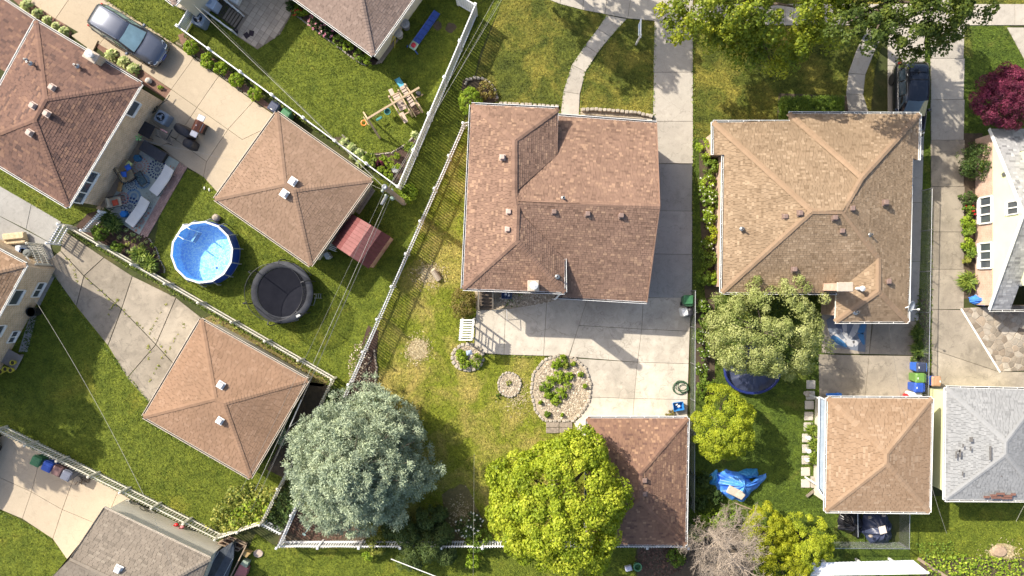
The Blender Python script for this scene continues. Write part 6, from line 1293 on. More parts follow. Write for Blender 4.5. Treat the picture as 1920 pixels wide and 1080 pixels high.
can('grey trash can with bag beside the cream wall', 759, 44, .26, .7, pm('can_grey', (.20, .20, .21), (.14, .14, .15), 8, .6), pm('bag_grey', (.38, .38, .39), (.22, .22, .23), 14, .5, bmp=.6, bscale=20)); can('pale grey trash can with lid beside the cream wall', 747, 62, .24, .6, pm('can_pale', (.40, .38, .34), (.34, .32, .29), 4, .6), pm('can_pale', (.40, .38, .34)))
t = thing('yellow_chair', 'folded yellow plastic frame against the cream wall', 'chair', tuple(W(737, 78)))
for a, b in (((739, 67), (731, 86)), ((741, 69), (740, 90)), ((737, 68), (735, 80))): mb = MB(); mb.tube([W(*a, .7), W(*b, .02)], .025, 6); mb.build('leg', pm('yellow_plastic', (.62, .50, .05), (.55, .44, .04), 4, .4), parent=t)
for i, lb in enumerate(('grey board lying closest to the cream wall corner', 'second grey board lying by the wall corner', 'outer grey board lying by the wall corner')): mb = MB(); a, b = W(706 + i * 4, 120 - i * 1, .1), W(738 + i * 4, 76 - i, .1); mb.beam(a, b, .09, .05); tag(mb.build('lumber', WOODG, origin=tuple(a)), lb, 'board', 'boards by the cream wall')

# ================================================================== bins
def bin_(label, px, py, col, rz, lid=None, h=1.0, s=.56, logo=True, group='wheeled bins'):
    p = W(px, py, h); t = proto('wheeled_bin', label, 'bin', group); M = pm('bin_' + col, *BINC[col], 3, .45, fine=.06); LM = pm('bin_' + (lid or col), *BINC[lid or col], 3, .45, fine=.06); mb = MB()
    mb.rbox((0, 0, h * .47), (s * .78, s * .86, h * .9), 0, .05, taper=1.24); mb.build('body', M, parent=t); mb = MB(); mb.rbox((.02, 0, h * .965), (s * 1.06, s * 1.12, .09), 0, .05, taper=.93); mb.rbox((.1, 0, h + .01), (s * .6, s * .7, .03), 0, .02); ld = mb.build('lid', LM, parent=t)
    mb = MB(); mb.tube([(-s * .58, -s * .45, h * .9), (-s * .62, 0, h * .9), (-s * .58, s * .45, h * .9)], .02, 6); mb.build('handle', M, parent=t)
    for q in (-1, 1): mb = MB(); mb.loft([[(-s * .42 + .11 * math.cos(k * math.pi / 6), q * s * .48 + e, .11 + .11 * math.sin(k * math.pi / 6)) for k in range(12)] for e in (-.03, .03)]); mb.build('wheel', BLACKP, parent=t)
    if logo: mb = MB(); mb.box((.2, 0, h + .030), (.05, .12, .004)); mb.build('lid_sticker', WHITE, parent=ld)
    return move(t, (p.x, p.y, .06), rz)
BINC = {'green': ((.05, .17, .075), (.04, .14, .06)), 'blue': ((.03, .09, .42), (.025, .075, .36)), 'maroon': ((.16, .09, .085), (.13, .07, .065)), 'slate': ((.15, .16, .21), (.12, .13, .17)), 'navy': ((.045, .055, .10), (.035, .045, .08)), 'lime': ((.13, .26, .06), (.11, .22, .05)), 'tan': ((.42, .25, .15), (.36, .21, .125)), 'royal': ((.03, .13, .55), (.025, .11, .48))}
for x, y, c_, lb in ((67, 865, 'green', 'green bin at the left of the row of four'), (88, 875, 'blue', 'blue bin second in the row of four'), (107, 883, 'maroon', 'maroon bin third in the row of four'), (124, 892, 'slate', 'slate grey bin at the right of the row of four')): bin_(lb, x, y, c_, math.radians(-115), logo=False, group='four bins along the cream fence')
bin_('blue bin with navy lid topmost of the three by the chain link fence', 1728, 689, 'royal', math.pi, 'navy', group='three bins by the chain link fence'); bin_('lime green bin in the middle of the three by the fence', 1726, 709, 'lime', math.pi, group='three bins by the chain link fence'); bin_('all blue bin lowest of the three by the fence', 1724, 727, 'blue', math.pi, group='three bins by the chain link fence')
bin_('blue bin with tan lid across the chain link fence', 1755, 715, 'royal', 0, 'tan'); bin_('green bin beside the middle driveway at the fence', 1291, 563, 'green', math.pi / 2, logo=False); bin_('dark blue bin at the top of the terracotta garage', 513, 200, 'navy', math.radians(-125)); bin_('green bin behind the dark blue one at the terracotta garage', 535, 214, 'green', math.radians(-125), logo=False)
p = W(1289, 585, .8); mb = MB(); mb.rbox((p.x - .12, p.y, .42), (.42, .55, .75), .2, .06, taper=.9); t = tag(mb.build('golf_cart_bag', WHITE, origin=(p.x, p.y, 0)), 'white half of the covered snow blower beside the green bin', 'machine'); mb = MB(); mb.rbox((p.x + .22, p.y, .45), (.35, .6, .8), .2, .08, taper=.85); mb.build('black_cover', BC, parent=t); t.name = 'snow_blower'
def tub(label, px, py, sx, sy, h, mat, items, name='recycling_tub', im=None, rz=0.0):
    p = W(px, py, h); t = proto(name, label, 'tub'); mb = MB(); r = lambda k, z: [(sx / 2 * k, sy / 2 * k, z), (-sx / 2 * k, sy / 2 * k, z), (-sx / 2 * k, -sy / 2 * k, z), (sx / 2 * k, -sy / 2 * k, z)]
    mb.loft([r(.85, 0), r(1, h), r(1.06, h), r(1.06, h - .03), r(.98, h - .03)], cap1=False); mb.loft([r(.94, h), r(.8, .03)], cap0=False); mb.build('tub_wall', mat, parent=t); move(t, (p.x, p.y, .05), rz)
    for k, (dx, dy, lb) in enumerate(items):
        mb = MB(); mb.lathe((0, 0, 0), [(.07, 0), (.08, .05), (.08, .22), (.03, .28), (.03, .31)], 10); o = tag(mb.build('plastic_jug', WHITE), lb, 'jug'); o.location = (p.x + dx, p.y + dy, .09); o.rotation_euler = (.3 * (k - 1), .25, k)
    return t
tub('blue tub holding three white jugs under the eave', 950, 552, .58, .5, .35, pm('tub_blue', (.08, .16, .38), (.06, .13, .32), 3, .4), [(-.1, -.05, 'left white jug in the blue tub under the eave'), (.1, .1, 'upper white jug in the blue tub under the eave'), (.12, -.12, 'lower white jug in the blue tub under the eave')]); tub('bright blue recycling tub on the patio corner by the hose', 1272, 762, .62, .5, .4, pm('tub_bright', (.04, .25, .62), (.035, .21, .54), 3, .4), [(-.12, .05, 'white jug on the left in the bright blue tub'), (.05, -.05, 'white jug on the right in the bright blue tub')], rz=.15)
can('dark round trash can with grey lid beside the leaning panel', 51, 475, .24, .8, pm('can_slate', (.12, .135, .135), (.09, .10, .10), 4, .6), pm('can_slate', (.12, .135, .135))); can('open blue rimmed bucket beside the brick house trash can', 42, 472, .22, .7, pm('can_blue', (.04, .10, .28), (.03, .08, .22), 4, .5)); can('white bucket by the bottom left garage', 238, 944, .17, .4, WHITE, name='bucket'); can('black barrel against the wall of the left edge brick house', 57, 585, .28, .85, BLACKP, name='rain_barrel')
p = W(34, 467, .6); mb = MB(); mb.rbox((p.x, p.y, .35), (.4, .5, .6), .1, .06, taper=.9); tag(mb.build('plastic_tote', pm('tote_clear', (.50, .55, .62), (.42, .47, .54), 4, .4), origin=(p.x, p.y, 0)), 'translucent white tote beside the open bucket', 'tote')
for y, lb, w in ((443, 'upper half of the rough timber stack by the left house', .5), (451, 'lower half of the rough timber stack by the left house', .5)):
    p = W(27, y, .35); mb = MB(); mb.rbox((p.x, p.y, .2 + (450 - y) * .02), (1.35, .42, .3), .1, .05); tag(mb.build('timber_block', pm('split_timber', (.58, .48, .33), (.42, .32, .20), 5, .9, bmp=.6, bscale=12, fine=.2), origin=(p.x, p.y, 0)), lb, 'timber')
mb = MB(); mb.tube([W(49, 481, 1.3), W(71, 507, 1.0)], .035, 6); tag(mb.build('white_pipe', WHITE), 'white pipe slanting from the trash cans to the brick wall', 'pipe')
# raised deck clutter by the left house: tray of yellow pots
p = W(20, 672, .3); t = thing('potting_tray', 'grey tray table with pots beside the left lawn', 'table', (p.x, p.y, 0)); mb = MB(); mb.rbox((p.x, p.y, .36), (1.3, .95, .06), -.5, .02); mb.build('tray', pm('tray_grey', (.28, .25, .24), (.22, .20, .19), 4, .7), parent=t)
for s in (-.5, .5): mb = MB(); mb.box((p.x + s, p.y, .17), (.08, .5, .32), -.5); mb.build('leg', WOODG, parent=t)
for x, y, lb in ((24, 680, 'yellow pot with white flower topmost on the grey tray'), (10, 692, 'yellow pot at the left of the grey tray'), (20, 694, 'yellow pot at the lower right of the grey tray'), (1, 697, 'yellow pot cut by the left picture edge')):
    p = W(x, y, .6); t = thing('flower_pot', lb, 'flower pot', (p.x, p.y, .39)); mb = MB(); mb.lathe((p.x, p.y, .39), [(.11, 0), (.15, .24), (.165, .24), (.165, .28), (.13, .28), (.11, .2)], 14); mb.build('pot', pm('pot_yellow', (.58, .50, .06), (.5, .43, .05), 4, .5), parent=t); mb = MB(); mb.lathe((p.x, p.y, .39), [(.128, .23), (.01, .24)], 12); mb.build('soil', SOIL, parent=t)

# ================================================================== arbor, steps, rails, sign
t = thing('garden_arbor', 'white garden arbor with slatted top at the patio corner', 'arbor', tuple(W(878, 616))); T = 2.1; q = [W(865, 600, T), W(887, 600, T), W(884, 637, T), W(862, 637, T)]
for a, b in ((q[0], q[3]), (q[1], q[2])): mb = MB(); mb.beam(a, b, .07, .14); mb.build('side_beam', WHITE, parent=t)
for i in range(9): k = i / 8; mb = MB(); a, b = q[0].lerp(q[3], k), q[1].lerp(q[2], k); e = (b - a) * .08; mb.beam(a - e + Vector((0, 0, .09)), b + e + Vector((0, 0, .09)), .07, .09); mb.build('top_slat', WHITE, parent=t)
for a in q: mb = MB(); mb.box((a.x, a.y, T / 2), (.09, .09, T)); mb.build('post', WHITE, parent=t)
for k in (0, 1):
    a, b = (q[0], q[3]) if k == 0 else (q[1], q[2])
    for z in (.4, .8, 1.2, 1.6): mb = MB(); mb.beam(Vector((a.x, a.y, z)), Vector((b.x, b.y, z)), .03, .05); mb.build('side_slat', WHITE, parent=t)
t = thing('entry_steps', 'dark wooden entry steps below the eave of the middle house', 'steps', tuple(W(911, 560))); TR = pm('step_tread', (.13, .10, .075), (.09, .07, .055), 6, .9, fine=.2)
for i in range(6): p = W(911, 577 - i * 6.5, .15 + i * .17); mb = MB(); mb.rbox((p.x, p.y, .1 + i * .17), (.78, .24, .06), 0, .015); mb.build('tread', TR, parent=t); mb = MB(); mb.box((p.x, p.y - .02, (.07 + i * .17) / 2), (.76, .05, .07 + i * .17)); mb.build('riser', TR, parent=t)
for x in (897, 924): mb = MB(); mb.beam(W(x, 580, .3), W(x, 545, 1.2), .09, .12); mb.build('side_wall', CON_OLD, parent=t)
t = thing('step_railing', 'thin metal handrail beside the entry steps', 'railing', tuple(W(945, 592)))
for a, b in ((W(923, 582, .9), W(948, 580, .9)), (W(950, 580, .9), W(951, 602, .9))): mb = MB(); mb.tube([a, b], .02, 6); mb.tube([Vector((a.x, a.y, .05)), a], .02, 6); mb.tube([Vector((b.x, b.y, .05)), b], .02, 6); mb.build('rail', GALV, parent=t)
for i in range(5): a = W(923, 582, .9).lerp(W(948, 580, .9), (i + .5) / 5); mb = MB(); mb.tube([Vector((a.x, a.y, .05)), a], .01, 5); mb.build('baluster', GALV, parent=t)
t = thing('porch_railing', 'black iron railing along the front porch of the middle house', 'railing', tuple(W(1150, 220))); a, b = W(1098, 216, .9), W(1212, 224, .9)
for z in (.15, .9): mb = MB(); mb.tube([Vector((a.x, a.y, z)), Vector((b.x, b.y, z))], .022, 6); mb.build('rail', METALD, parent=t)
for i in range(31): q = a.lerp(b, i / 30); mb = MB(); mb.tube([Vector((q.x, q.y, .05)), q], .011 if i % 10 else .025, 5); mb.build('baluster', METALD, parent=t)
mb = MB(); mb.prism([(q.x, q.y) for q in WL([(1052, 214), (1222, 224), (1222, 250), (1052, 240)])], .01, .15); tag(mb.build('porch_floor', CON_PATIO, origin=tuple(W(1135, 230))), 'concrete porch floor under the front eave of the middle house', 'porch')
# realtor style yard sign
p = W(1192, 84, 0); t = thing('yard_sign', 'white hanging yard sign on a post in the front lawn', 'sign', (p.x, p.y, 0)); mb = MB(); mb.box((p.x, p.y, .9), (.09, .09, 1.8)); mb.build('post', WHITE, parent=t); mb = MB(); mb.beam((p.x, p.y - .15, 1.68), (p.x + .02, p.y + 1.0, 1.68), .07, .09); mb.build('arm', WHITE, parent=t)
mb = MB(); mb.box((p.x, p.y + .55, 1.25), (.03, .7, .55)); sg = mb.build('panel', pm('sign_panel', (.62, .72, .82), (.7, .76, .84), 5, .4), parent=t); mb = MB(); mb.box((p.x - .02, p.y + .55, 1.36), (.008, .6, .16)); mb.build('panel_band', pm('sign_blue', (.05, .16, .42), (.04, .14, .38), 5, .4), parent=sg)
for s in (.3, .8): mb = MB(); mb.tube([(p.x, p.y + s, 1.64), (p.x, p.y + s, 1.52)], .008, 5); mb.build('hanger', GALV, parent=t)
# basement steps with white rails, patio bits (top)
t = thing('basement_stairwell', 'sunken concrete stairs with white rails beside the paver patio', 'stairs', tuple(W(425, 25)))
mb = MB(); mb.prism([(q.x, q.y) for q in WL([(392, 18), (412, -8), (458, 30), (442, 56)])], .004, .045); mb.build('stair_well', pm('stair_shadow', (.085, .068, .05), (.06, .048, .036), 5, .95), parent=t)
for i in range(5): k = i / 4; a, b = W(*lerp((420, 36), (440, 52), k)), W(*lerp((433, 16), (455, 30), k)); mb = MB(); mb.beam(a + Vector((0, 0, .06 + i * .02)), b + Vector((0, 0, .06 + i * .02)), .15, .04); mb.build('stair_tread', pm('stair_tread', (.26, .21, .16), (.2, .16, .12), 5, .95), parent=t)
for a, b in (((368, 8), (434, 56)), ((415, -6), (447, 20))):
    for z in (.15, .55, .95): mb = MB(); mb.tube([W(*a, z), W(*b, z)] if False else [Vector((W(*a, .95).x, W(*a, .95).y, z)), Vector((W(*b, .95).x, W(*b, .95).y, z))], .03, 6); mb.build('rail', WHITE, parent=t)
    for k in (0, .33, .66, 1): q = W(*lerp(a, b, k), .95); mb = MB(); mb.box((q.x, q.y, .5), (.07, .07, 1.0)); mb.build('post', WHITE, parent=t)
t = thing('utility_sink', 'pale blue laundry sink at the top of the stairwell', 'sink', tuple(W(393, 5))); p = W(393, 4, .85); mb = MB(); mb.rbox((p.x, p.y, .45), (.75, .62, .85), -.5, .04); mb.build('basin', pm('sink_blue', (.52, .60, .74), (.45, .53, .66), 3, .35), parent=t); mb = MB(); mb.lathe((p.x - .05, p.y + .05, .876), [(.2, .006), (.17, .004), (.01, .002)], 14); mb.build('bowl', pm('bowl_blue', (.30, .38, .52), (.26, .33, .46), 3, .3), parent=t)
mb = MB(); p = W(345, 7, .25); mb.prism([(q.x, q.y) for q in WL([(330, 12), (352, -8), (376, 5), (362, 24)], .25)], 0, .25); tag(mb.build('stoop', CON_PATIO, origin=(p.x, p.y, 0)), 'pale concrete stoop above the slatted gate', 'stoop')
for x, y, rz, lb in ((463, 67, .6, 'left black mat on the paver patio tip'), (472, 63, -.2, 'right black mat on the paver patio tip')): p = W(x, y); mb = MB(); mb.rbox((p.x, p.y, .075), (.3, .34, .03), rz, .01); tag(mb.build('floor_mat', pm('mat_dark', (.05, .035, .04), (.035, .025, .03), 8, .9), origin=(p.x, p.y, .06)), lb, 'mat')
p = W(440, 58, .3); mb = MB(); mb.tube([(p.x + .16 * math.cos(k * math.pi / 8), p.y + .16 * math.sin(k * math.pi / 8), .25) for k in range(17)], .03, 6); mb.tube([(p.x - .16, p.y, .25), (p.x + .16, p.y, .25)], .015, 5); mb.tube([(p.x, p.y - .16, .25), (p.x, p.y + .16, .25)], .015, 5); mb.lathe((p.x, p.y, .05), [(.12, 0), (.05, .2)], 10); tag(mb.build('hose_reel', METALD, origin=(p.x, p.y, 0)), 'small round black reel at the end of the white stair rail', 'reel')
p = W(441, -2, .3); mb = MB(); mb.rbox((p.x, p.y, .25), (.6, .5, .4), -.5, .05); tag(mb.build('cooler', WHITE, origin=(p.x, p.y, 0)), 'white box at the top edge of the paver patio', 'cooler')

# ================================================================== right side bits
p = W(1708, 745, .5); mb = MB(); mb.rbox((p.x + .25, p.y + .12, .4), (.75, .45, .75), 0, .08, taper=.92); tag(mb.build('white_cabinet', WHITE, origin=(p.x, p.y, 0)), 'white plastic cabinet below the three bins', 'cabinet'); p = W(1702, 743, .4); mb = MB(); mb.lathe((p.x, p.y, 0.05), [(.14, 0), (.16, .2), (.1, .38), (.03, .42)], 10); tag(mb.build('gas_can', pm('gas_red', (.55, .02, .025), (.48, .015, .02), 4, .35), origin=(p.x, p.y, 0)), 'red gas can beside the white cabinet', 'gas can')
p = W(1563, 741, .5); mb = MB(); mb.rbox((p.x, p.y, .3), (.75, .18, .12), 0, .04); mb.rbox((p.x + .42, p.y, .32), (.26, .22, .3), 0, .04); tag(mb.build('toy_bench', pm('toy_royal', (.03, .18, .62), (.025, .15, .54), 4, .4), origin=(p.x, p.y, 0)), 'blue plastic bench at the wall of the peach garage', 'bench')
RUG2 = [(1563, 590), (1626, 590), (1621, 660), (1560, 650), (1548, 600)]; t = thing('patio_rug', 'faded blue and grey swirl patterned rug on the back patio', 'rug', tuple(W(1590, 628))); mb = MB(); mb.prism([(q.x, q.y) for q in WL(RUG2)], .062, .074); mb.build('rug_field', pm('rug2_field', (.17, .19, .235), (.13, .15, .19), 2, .95, fine=.15), parent=t)
sw = [([(1548, 602), (1562, 628), (1580, 640)], .22, 3), ([(1583, 592), (1582, 622), (1590, 640)], .2, 3), ([(1612, 592), (1600, 622), (1588, 640)], .26, 3), ([(1561, 645), (1585, 640), (1600, 645), (1620, 632)], .3, 3), ([(1622, 600), (1612, 625), (1620, 650)], .26, 1), ([(1556, 628), (1572, 640), (1590, 652)], .24, 1), ([(1568, 592), (1572, 612), (1580, 625)], .22, 5)]; mb = MB(); wr2 = [(q.x, q.y) for q in WL(RUG2)]
for k, (pl, wd, ci) in enumerate(sw):
    P3 = [W(*p_) for p_ in pl]; pts_ = []
    for i in range(len(P3) - 1):
        for u in range(6): pts_.append(P3[i].lerp(P3[i + 1], u / 6))
    for i in range(len(pts_) - 1):
        d_ = (pts_[i + 1] - pts_[i]).normalized(); e = Vector((-d_.y, d_.x, 0)); w0 = wd * math.sin(math.pi * (i + .6) / len(pts_)) * .6 + .04; w1 = wd * math.sin(math.pi * (i + 1.6) / len(pts_)) * .6 + .04; z = Vector((0, 0, .0755 + k * .0012)); q = [pts_[i] - e * w0 + z, pts_[i + 1] - e * w1 + z, pts_[i + 1] + e * w1 + z, pts_[i] + e * w0 + z]
        if all(pip(np.array([[v.x, v.y] for v in q]), wr2)): mb.add(q, [(0, 1, 2, 3)], (ci + .5) / 6)
mb.build('rug_pattern', RUGM, parent=t)
# blue tarp heap
def tarp(label, outline, h, mat, seed, name='tarp_heap', parts=None, n=26, cat='tarp', amp=1.0):
    w = [(q.x, q.y) for q in WL(outline, h * .4)]; cx = sum(p[0] for p in w) / len(w); cy = sum(p[1] for p in w) / len(w); rg = random.Random(seed); per = []
    for i in range(len(w)):
        for u in range(8): a, b = w[i], w[(i + 1) % len(w)]; per.append((a[0] + (b[0] - a[0]) * u / 8, a[1] + (b[1] - a[1]) * u / 8))
    m = len(per); ph = [rg.uniform(0, 6.28) for _ in range(6)]; rings = []
    for j in range(10):
        f = 1 - j / 9.5; ring = []
        for i, (x, y) in enumerate(per):
            a = 2 * math.pi * i / m; fold = .07 * math.sin(a * 5 + ph[0] + j * .4) + .06 * math.sin(a * 9 + ph[1] - j * .3) + .045 * math.sin(a * 16 + ph[2]); z = h * ((1 - f ** 1.6) * .85 + .04) + amp * fold * h * (.6 + .6 * math.sin(math.pi * f))
            ring.append((cx + (x - cx) * f * (1 + .04 * math.sin(a * 11 + ph[3])), cy + (y - cy) * f * (1 + .04 * math.cos(a * 13 + ph[4])), max(.03, z)))
        rings.append(ring)
    t = thing(name, label, cat, (cx, cy, 0)); mb = MB(); mb.loft(rings, cap0=False); mb.build('sheet', mat, parent=t, smooth=True); HARD.append(w); return t, (cx, cy)
BT = pm('tarp_blue', (.03, .11, .60), (.10, .34, .78), 1.3, .35, bmp=.7, bscale=7, fine=.08); BT2 = pm('tarp_sky', (.05, .28, .58), (.04, .22, .48), 1.3, .35, bmp=.7, bscale=7, fine=.08); NT = pm('tarp_navy', (.035, .045, .085), (.05, .06, .11), 1.5, .35, bmp=.6, bscale=6, fine=.1); KT = pm('tarp_black', (.012, .012, .016), (.02, .02, .026), 2, .25, bmp=.8, bscale=6, fine=.1)  # tarp_blue: paler second tone paints in the highlights of the sheet
t, c = tarp('crumpled blue tarp heap with a pale board on the dark lawn', [(1345, 890), (1365, 882), (1395, 890), (1412, 905), (1430, 893), (1441, 889), (1436, 905), (1412, 925), (1398, 943), (1376, 940), (1348, 926), (1342, 908)], .85, BT, 4)
mb = MB(); q = W(1379, 924, 1.0); mb.rbox((q.x, q.y, .86), (.95, .5, .06), -.45, .04); mb.rbox((q.x + .35, q.y - .18, .86), (.5, .42, .09), -.7, .04); tag(mb.build('pale_board', pm('cardboard', (.52, .45, .37), (.42, .35, .28), 4, .8, bmp=.3), origin=(q.x, q.y, .8)), 'bent beige board lying on the blue tarp heap', 'board')
tarp('sky blue sheet bunched behind the blue tarp heap', [(1383, 888), (1400, 880), (1422, 880), (1425, 897), (1400, 900)], .6, BT2, 8); tarp('sky blue sheet corner at the left of the blue tarp heap', [(1330, 892), (1345, 880), (1352, 900), (1345, 912), (1330, 908)], .35, BT2, 9)
tarp('navy tarp covered heap behind the peach garage', [(1625, 955), (1662, 958), (1676, 985), (1677, 1015), (1660, 1024), (1635, 1021), (1620, 1000)], 1.0, NT, 5); tarp('glossy black plastic heap left of the navy tarp', [(1585, 958), (1615, 956), (1622, 985), (1615, 1015), (1600, 1005), (1575, 995), (1574, 975)], .8, KT, 6)
p = W(1657, 995, 1.1); mb = MB(); mb.rbox((p.x, p.y, .98), (.42, .46, .05), .25, .01); tag(mb.build('white_tile', pm('tile_white', (.66, .58, .52), (.6, .53, .47), 5, .6), origin=(p.x, p.y, .95)), 'square pale tile weighing down the navy tarp', 'tile')
for x, y, lb in ((1631, 970, 'pale rock on the upper left of the navy tarp'), (1657, 966, 'pale rock on the upper right of the navy tarp'), (1632, 1005, 'pale rock at the left edge of the navy tarp')): p = W(x, y, .9); mb = MB(); mb.blob((p.x, p.y, .92), (.13, .11, .1), 8, 5, .2); tag(mb.build('weight_rock', ROCK, origin=(p.x, p.y, .85)), lb, 'rock')
mb = MB(); mb.tube([W(1608, 960, .9), W(1609, 1007, .9)], .03, 6); tag(mb.build('metal_pole', GALV), 'metal pole lying over the black plastic heap', 'pole'); mb = MB(); mb.tube([W(1378, 943, .1), W(1411, 956, .1)], .04, 6); tag(mb.build('wood_pole', WOODP), 'wooden pole on the grass below the blue tarp heap', 'pole')
tarp('royal blue tarp tucked at the corner of the yellow house', [(1821, 558), (1836, 552), (1853, 552), (1853, 574), (1834, 572), (1824, 567)], .8, BT, 12)
# covered round pool under the silvery tree
t, c = tarp('dark navy covered round pool under the silvery tree', disc(1412, 694, 52, 44, 14, .02, 4), .55, NT, 14, 'covered_pool', amp=.25, cat='pool'); mb = MB(); cc_ = W(1412, 694, .5); mb.tube([(cc_.x + 1.72 * math.cos(k * math.pi / 14), cc_.y + 1.45 * math.sin(k * math.pi / 14), .4) for k in range(29)], .09, 8); mb.build('inflated_rim', pm('rim_blue', (.018, .03, .15), (.015, .025, .12), 3, .4), parent=t, smooth=True)
# lantern and pots
p = W(1515, 739, .5); mb = MB(); mb.lathe((p.x, p.y, .08), [(.12, 0), (.05, .06), (.05, .22), (.13, .26), (.13, .38), (.2, .4), (.05, .52), (.01, .58)], 12); tag(mb.build('stone_lantern', STONE, origin=(p.x, p.y, 0)), 'little round stone lantern on a stepping stone', 'lantern')
for x, y, lb in ((1517, 822, 'topmost white urn beside the stepping stones'), (1517, 846, 'middle white urn beside the stepping stones'), (1515, 863, 'lowest white urn beside the stepping stones')): p = W(x, y, .4); mb = MB(); mb.lathe((p.x, p.y, .08), [(.09, 0), (.06, .06), (.13, .2), (.15, .34), (.12, .38), (.02, .40)], 12); tag(mb.build('white_urn', WHITE, origin=(p.x, p.y, 0)), lb, 'urn', 'white urns on the stepping stones')
for x, y, rz, lb in ((1526, 899, 0, 'upper concrete block beside the stepping stones'), (1526, 910, .0, 'lower concrete block beside the stepping stones')): p = W(x, y, .2); mb = MB(); mb.rbox((p.x, p.y, .12), (.3, .34, .22), rz, .02); tag(mb.build('concrete_block', CON, origin=(p.x, p.y, 0)), lb, 'block')
mb = MB(); mb.beam(W(1512, 931, .15), W(1526, 920, .15), .14, .1); tag(mb.build('timber_offcut', WOODG), 'short weathered timber at the end of the stepping stones', 'timber')
# bottom: statue, reel, boards
p = W(875, 994, .6); mb = MB(); mb.lathe((p.x, p.y, 0), [(.12, 0), (.08, .3), (.1, .55), (.06, .65), (.08, .74), (.02, .8)], 10); tag(mb.build('garden_statue', WHITE, origin=(p.x, p.y, 0)), 'small white garden statue by the flowering shrub', 'statue')
p = W(880, 661, .9); mb = MB(); mb.box((p.x, p.y, .95), (.3, .26, .16), .2); mb.box((p.x, p.y, 1.06), (.36, .3, .08), .2, taper=.3); mb.tube([(p.x, p.y, 0), (p.x, p.y, .9)], .03, 6); tag(mb.build('bird_feeder', pm('feeder_blue', (.28, .34, .44), (.22, .27, .36), 5, .6), origin=(p.x, p.y, 0)), 'grey blue bird feeder on a pole in the round planter', 'bird feeder')
p = W(1196, 1064, .5); mb = MB(); mb.lathe((p.x, p.y, .02), [(.18, 0), (.24, .4), (.27, .42), (.27, .46), (.2, .46), (.18, .1)], 14); tag(mb.build('green_planter', pm('pot_green', (.10, .26, .13), (.08, .21, .10), 4, .5), origin=(p.x, p.y, 0)), 'green round planter on the dark lawn at the bottom', 'planter'); p = W(1179, 1067, .3); mb = MB(); mb.rbox((p.x, p.y, .16), (.42, .3, .26), .25, .03); tag(mb.build('white_crate', pm('crate_lilac', (.55, .55, .66), (.5, .5, .6), 4, .5), origin=(p.x, p.y, 0)), 'pale lilac crate beside the green planter', 'crate')
mb = MB(); mb.tube([W(733, 1048, 1.9), W(820, 1082, 2.0)], .028, 6); tag(mb.build('white_handrail', WHITE), 'white rail slanting out at the bottom edge', 'rail')
p = W(570, 1001, .8); mb = MB(); mb.tube([W(570, 1002, .02), W(583, 985, 1.5)], .02, 6); mb.box(tuple(W(570, 1002, .06)), (.22, .12, .03), -.6); tag(mb.build('garden_rake', pm('rake_teal', (.35, .5, .48), (.3, .42, .4), 4, .5)), 'pale teal garden rake leaning into the spruce', 'rake')
p = W(821, 516, .3); mb = MB(); mb.tube([W(811, 506, .4), W(823, 524, .12)], [.17, .2], 10); tag(mb.build('tree_stump_log', pm('log_pale', (.50, .42, .32), (.38, .31, .23), 6, .9, bmp=.4), origin=tuple(W(817, 515))), 'pale cut log lying in the straw patch', 'log')
p = W(1876, 1035, .2); mb = MB(); mb.lathe((p.x, p.y, 0), [(.5, 0), (.42, .12), (.36, .2), (.02, .22)], 13, sx=1.1, sy=.8); tag(mb.build('tree_stump', pm('stump', (.40, .29, .20), (.28, .20, .14), 8, .95, bmp=.6), origin=(p.x, p.y, 0)), 'wide tree stump in the lower right lawn', 'stump')
mb = MB(); mb.beam(W(1722, 1048, .1), W(1775, 1082, .1), .18, .15); tag(mb.build('landscape_timber', WOODP), 'long landscape timber edging the lower right weeds', 'timber')
# bottom left oddments
for x, y, m, lb in ((331, 984, 'gas_red', 'red plastic lawn bird leaning at the cream fence'), (342, 988, 'pink_plastic', 'faded pink lawn bird next to the red one')):
    M = pm('pink_plastic', (.50, .17, .18), (.44, .14, .15), 4, .45) if m == 'pink_plastic' else MATS[m]; p = W(x, y, .5); mb = MB(); mb.blob((p.x, p.y, .5), (.16, .11, .12), 10, 6); mb.tube([(p.x - .1, p.y, .55), (p.x - .22, p.y - .1, .72), (p.x - .3, p.y - .14, .64)], [.04, .025, .02], 6); mb.tube([(p.x, p.y, .45), (p.x, p.y, 0)], .01, 5); tag(mb.build('lawn_flamingo', M, origin=(p.x, p.y, 0), smooth=True), lb, 'lawn ornament')
t = thing('bicycle', 'black bicycle lying against the cream fence', 'bicycle', tuple(W(262, 945, .2)))
for x, y in ((252, 941), (272, 953)): q = W(x, y, .3); mb = MB(); mb.tube([(q.x + .3 * math.cos(k * math.pi / 10) * .9, q.y + .3 * math.cos(k * math.pi / 10) * -.4, .33 + .3 * math.sin(k * math.pi / 10)) for k in range(21)], .02, 6); mb.build('wheel', BLACKP, parent=t)
mb = MB(); mb.tube([W(252, 941, .35), W(259, 945, .8), W(268, 950, .75), W(272, 953, .35)], .02, 6); mb.tube([W(259, 945, .8), W(263, 947, .32), W(268, 950, .75)], .02, 6); mb.build('frame', METALD, parent=t); mb = MB(); mb.rbox(tuple(W(259, 945, .86)), (.22, .1, .05), -.5, .02); mb.build('saddle', BLACKP, parent=t)
rg_ = random.Random(4); mb = MB()
for i in range(34): q = W(158 + rg_.gauss(0, 7), 900 + rg_.gauss(0, 4.5), .1); mb.box((q.x, q.y, .07 + rg_.random() * .14), (rg_.uniform(.05, .3), .04, .03), rg_.uniform(0, 3), rg_.random())
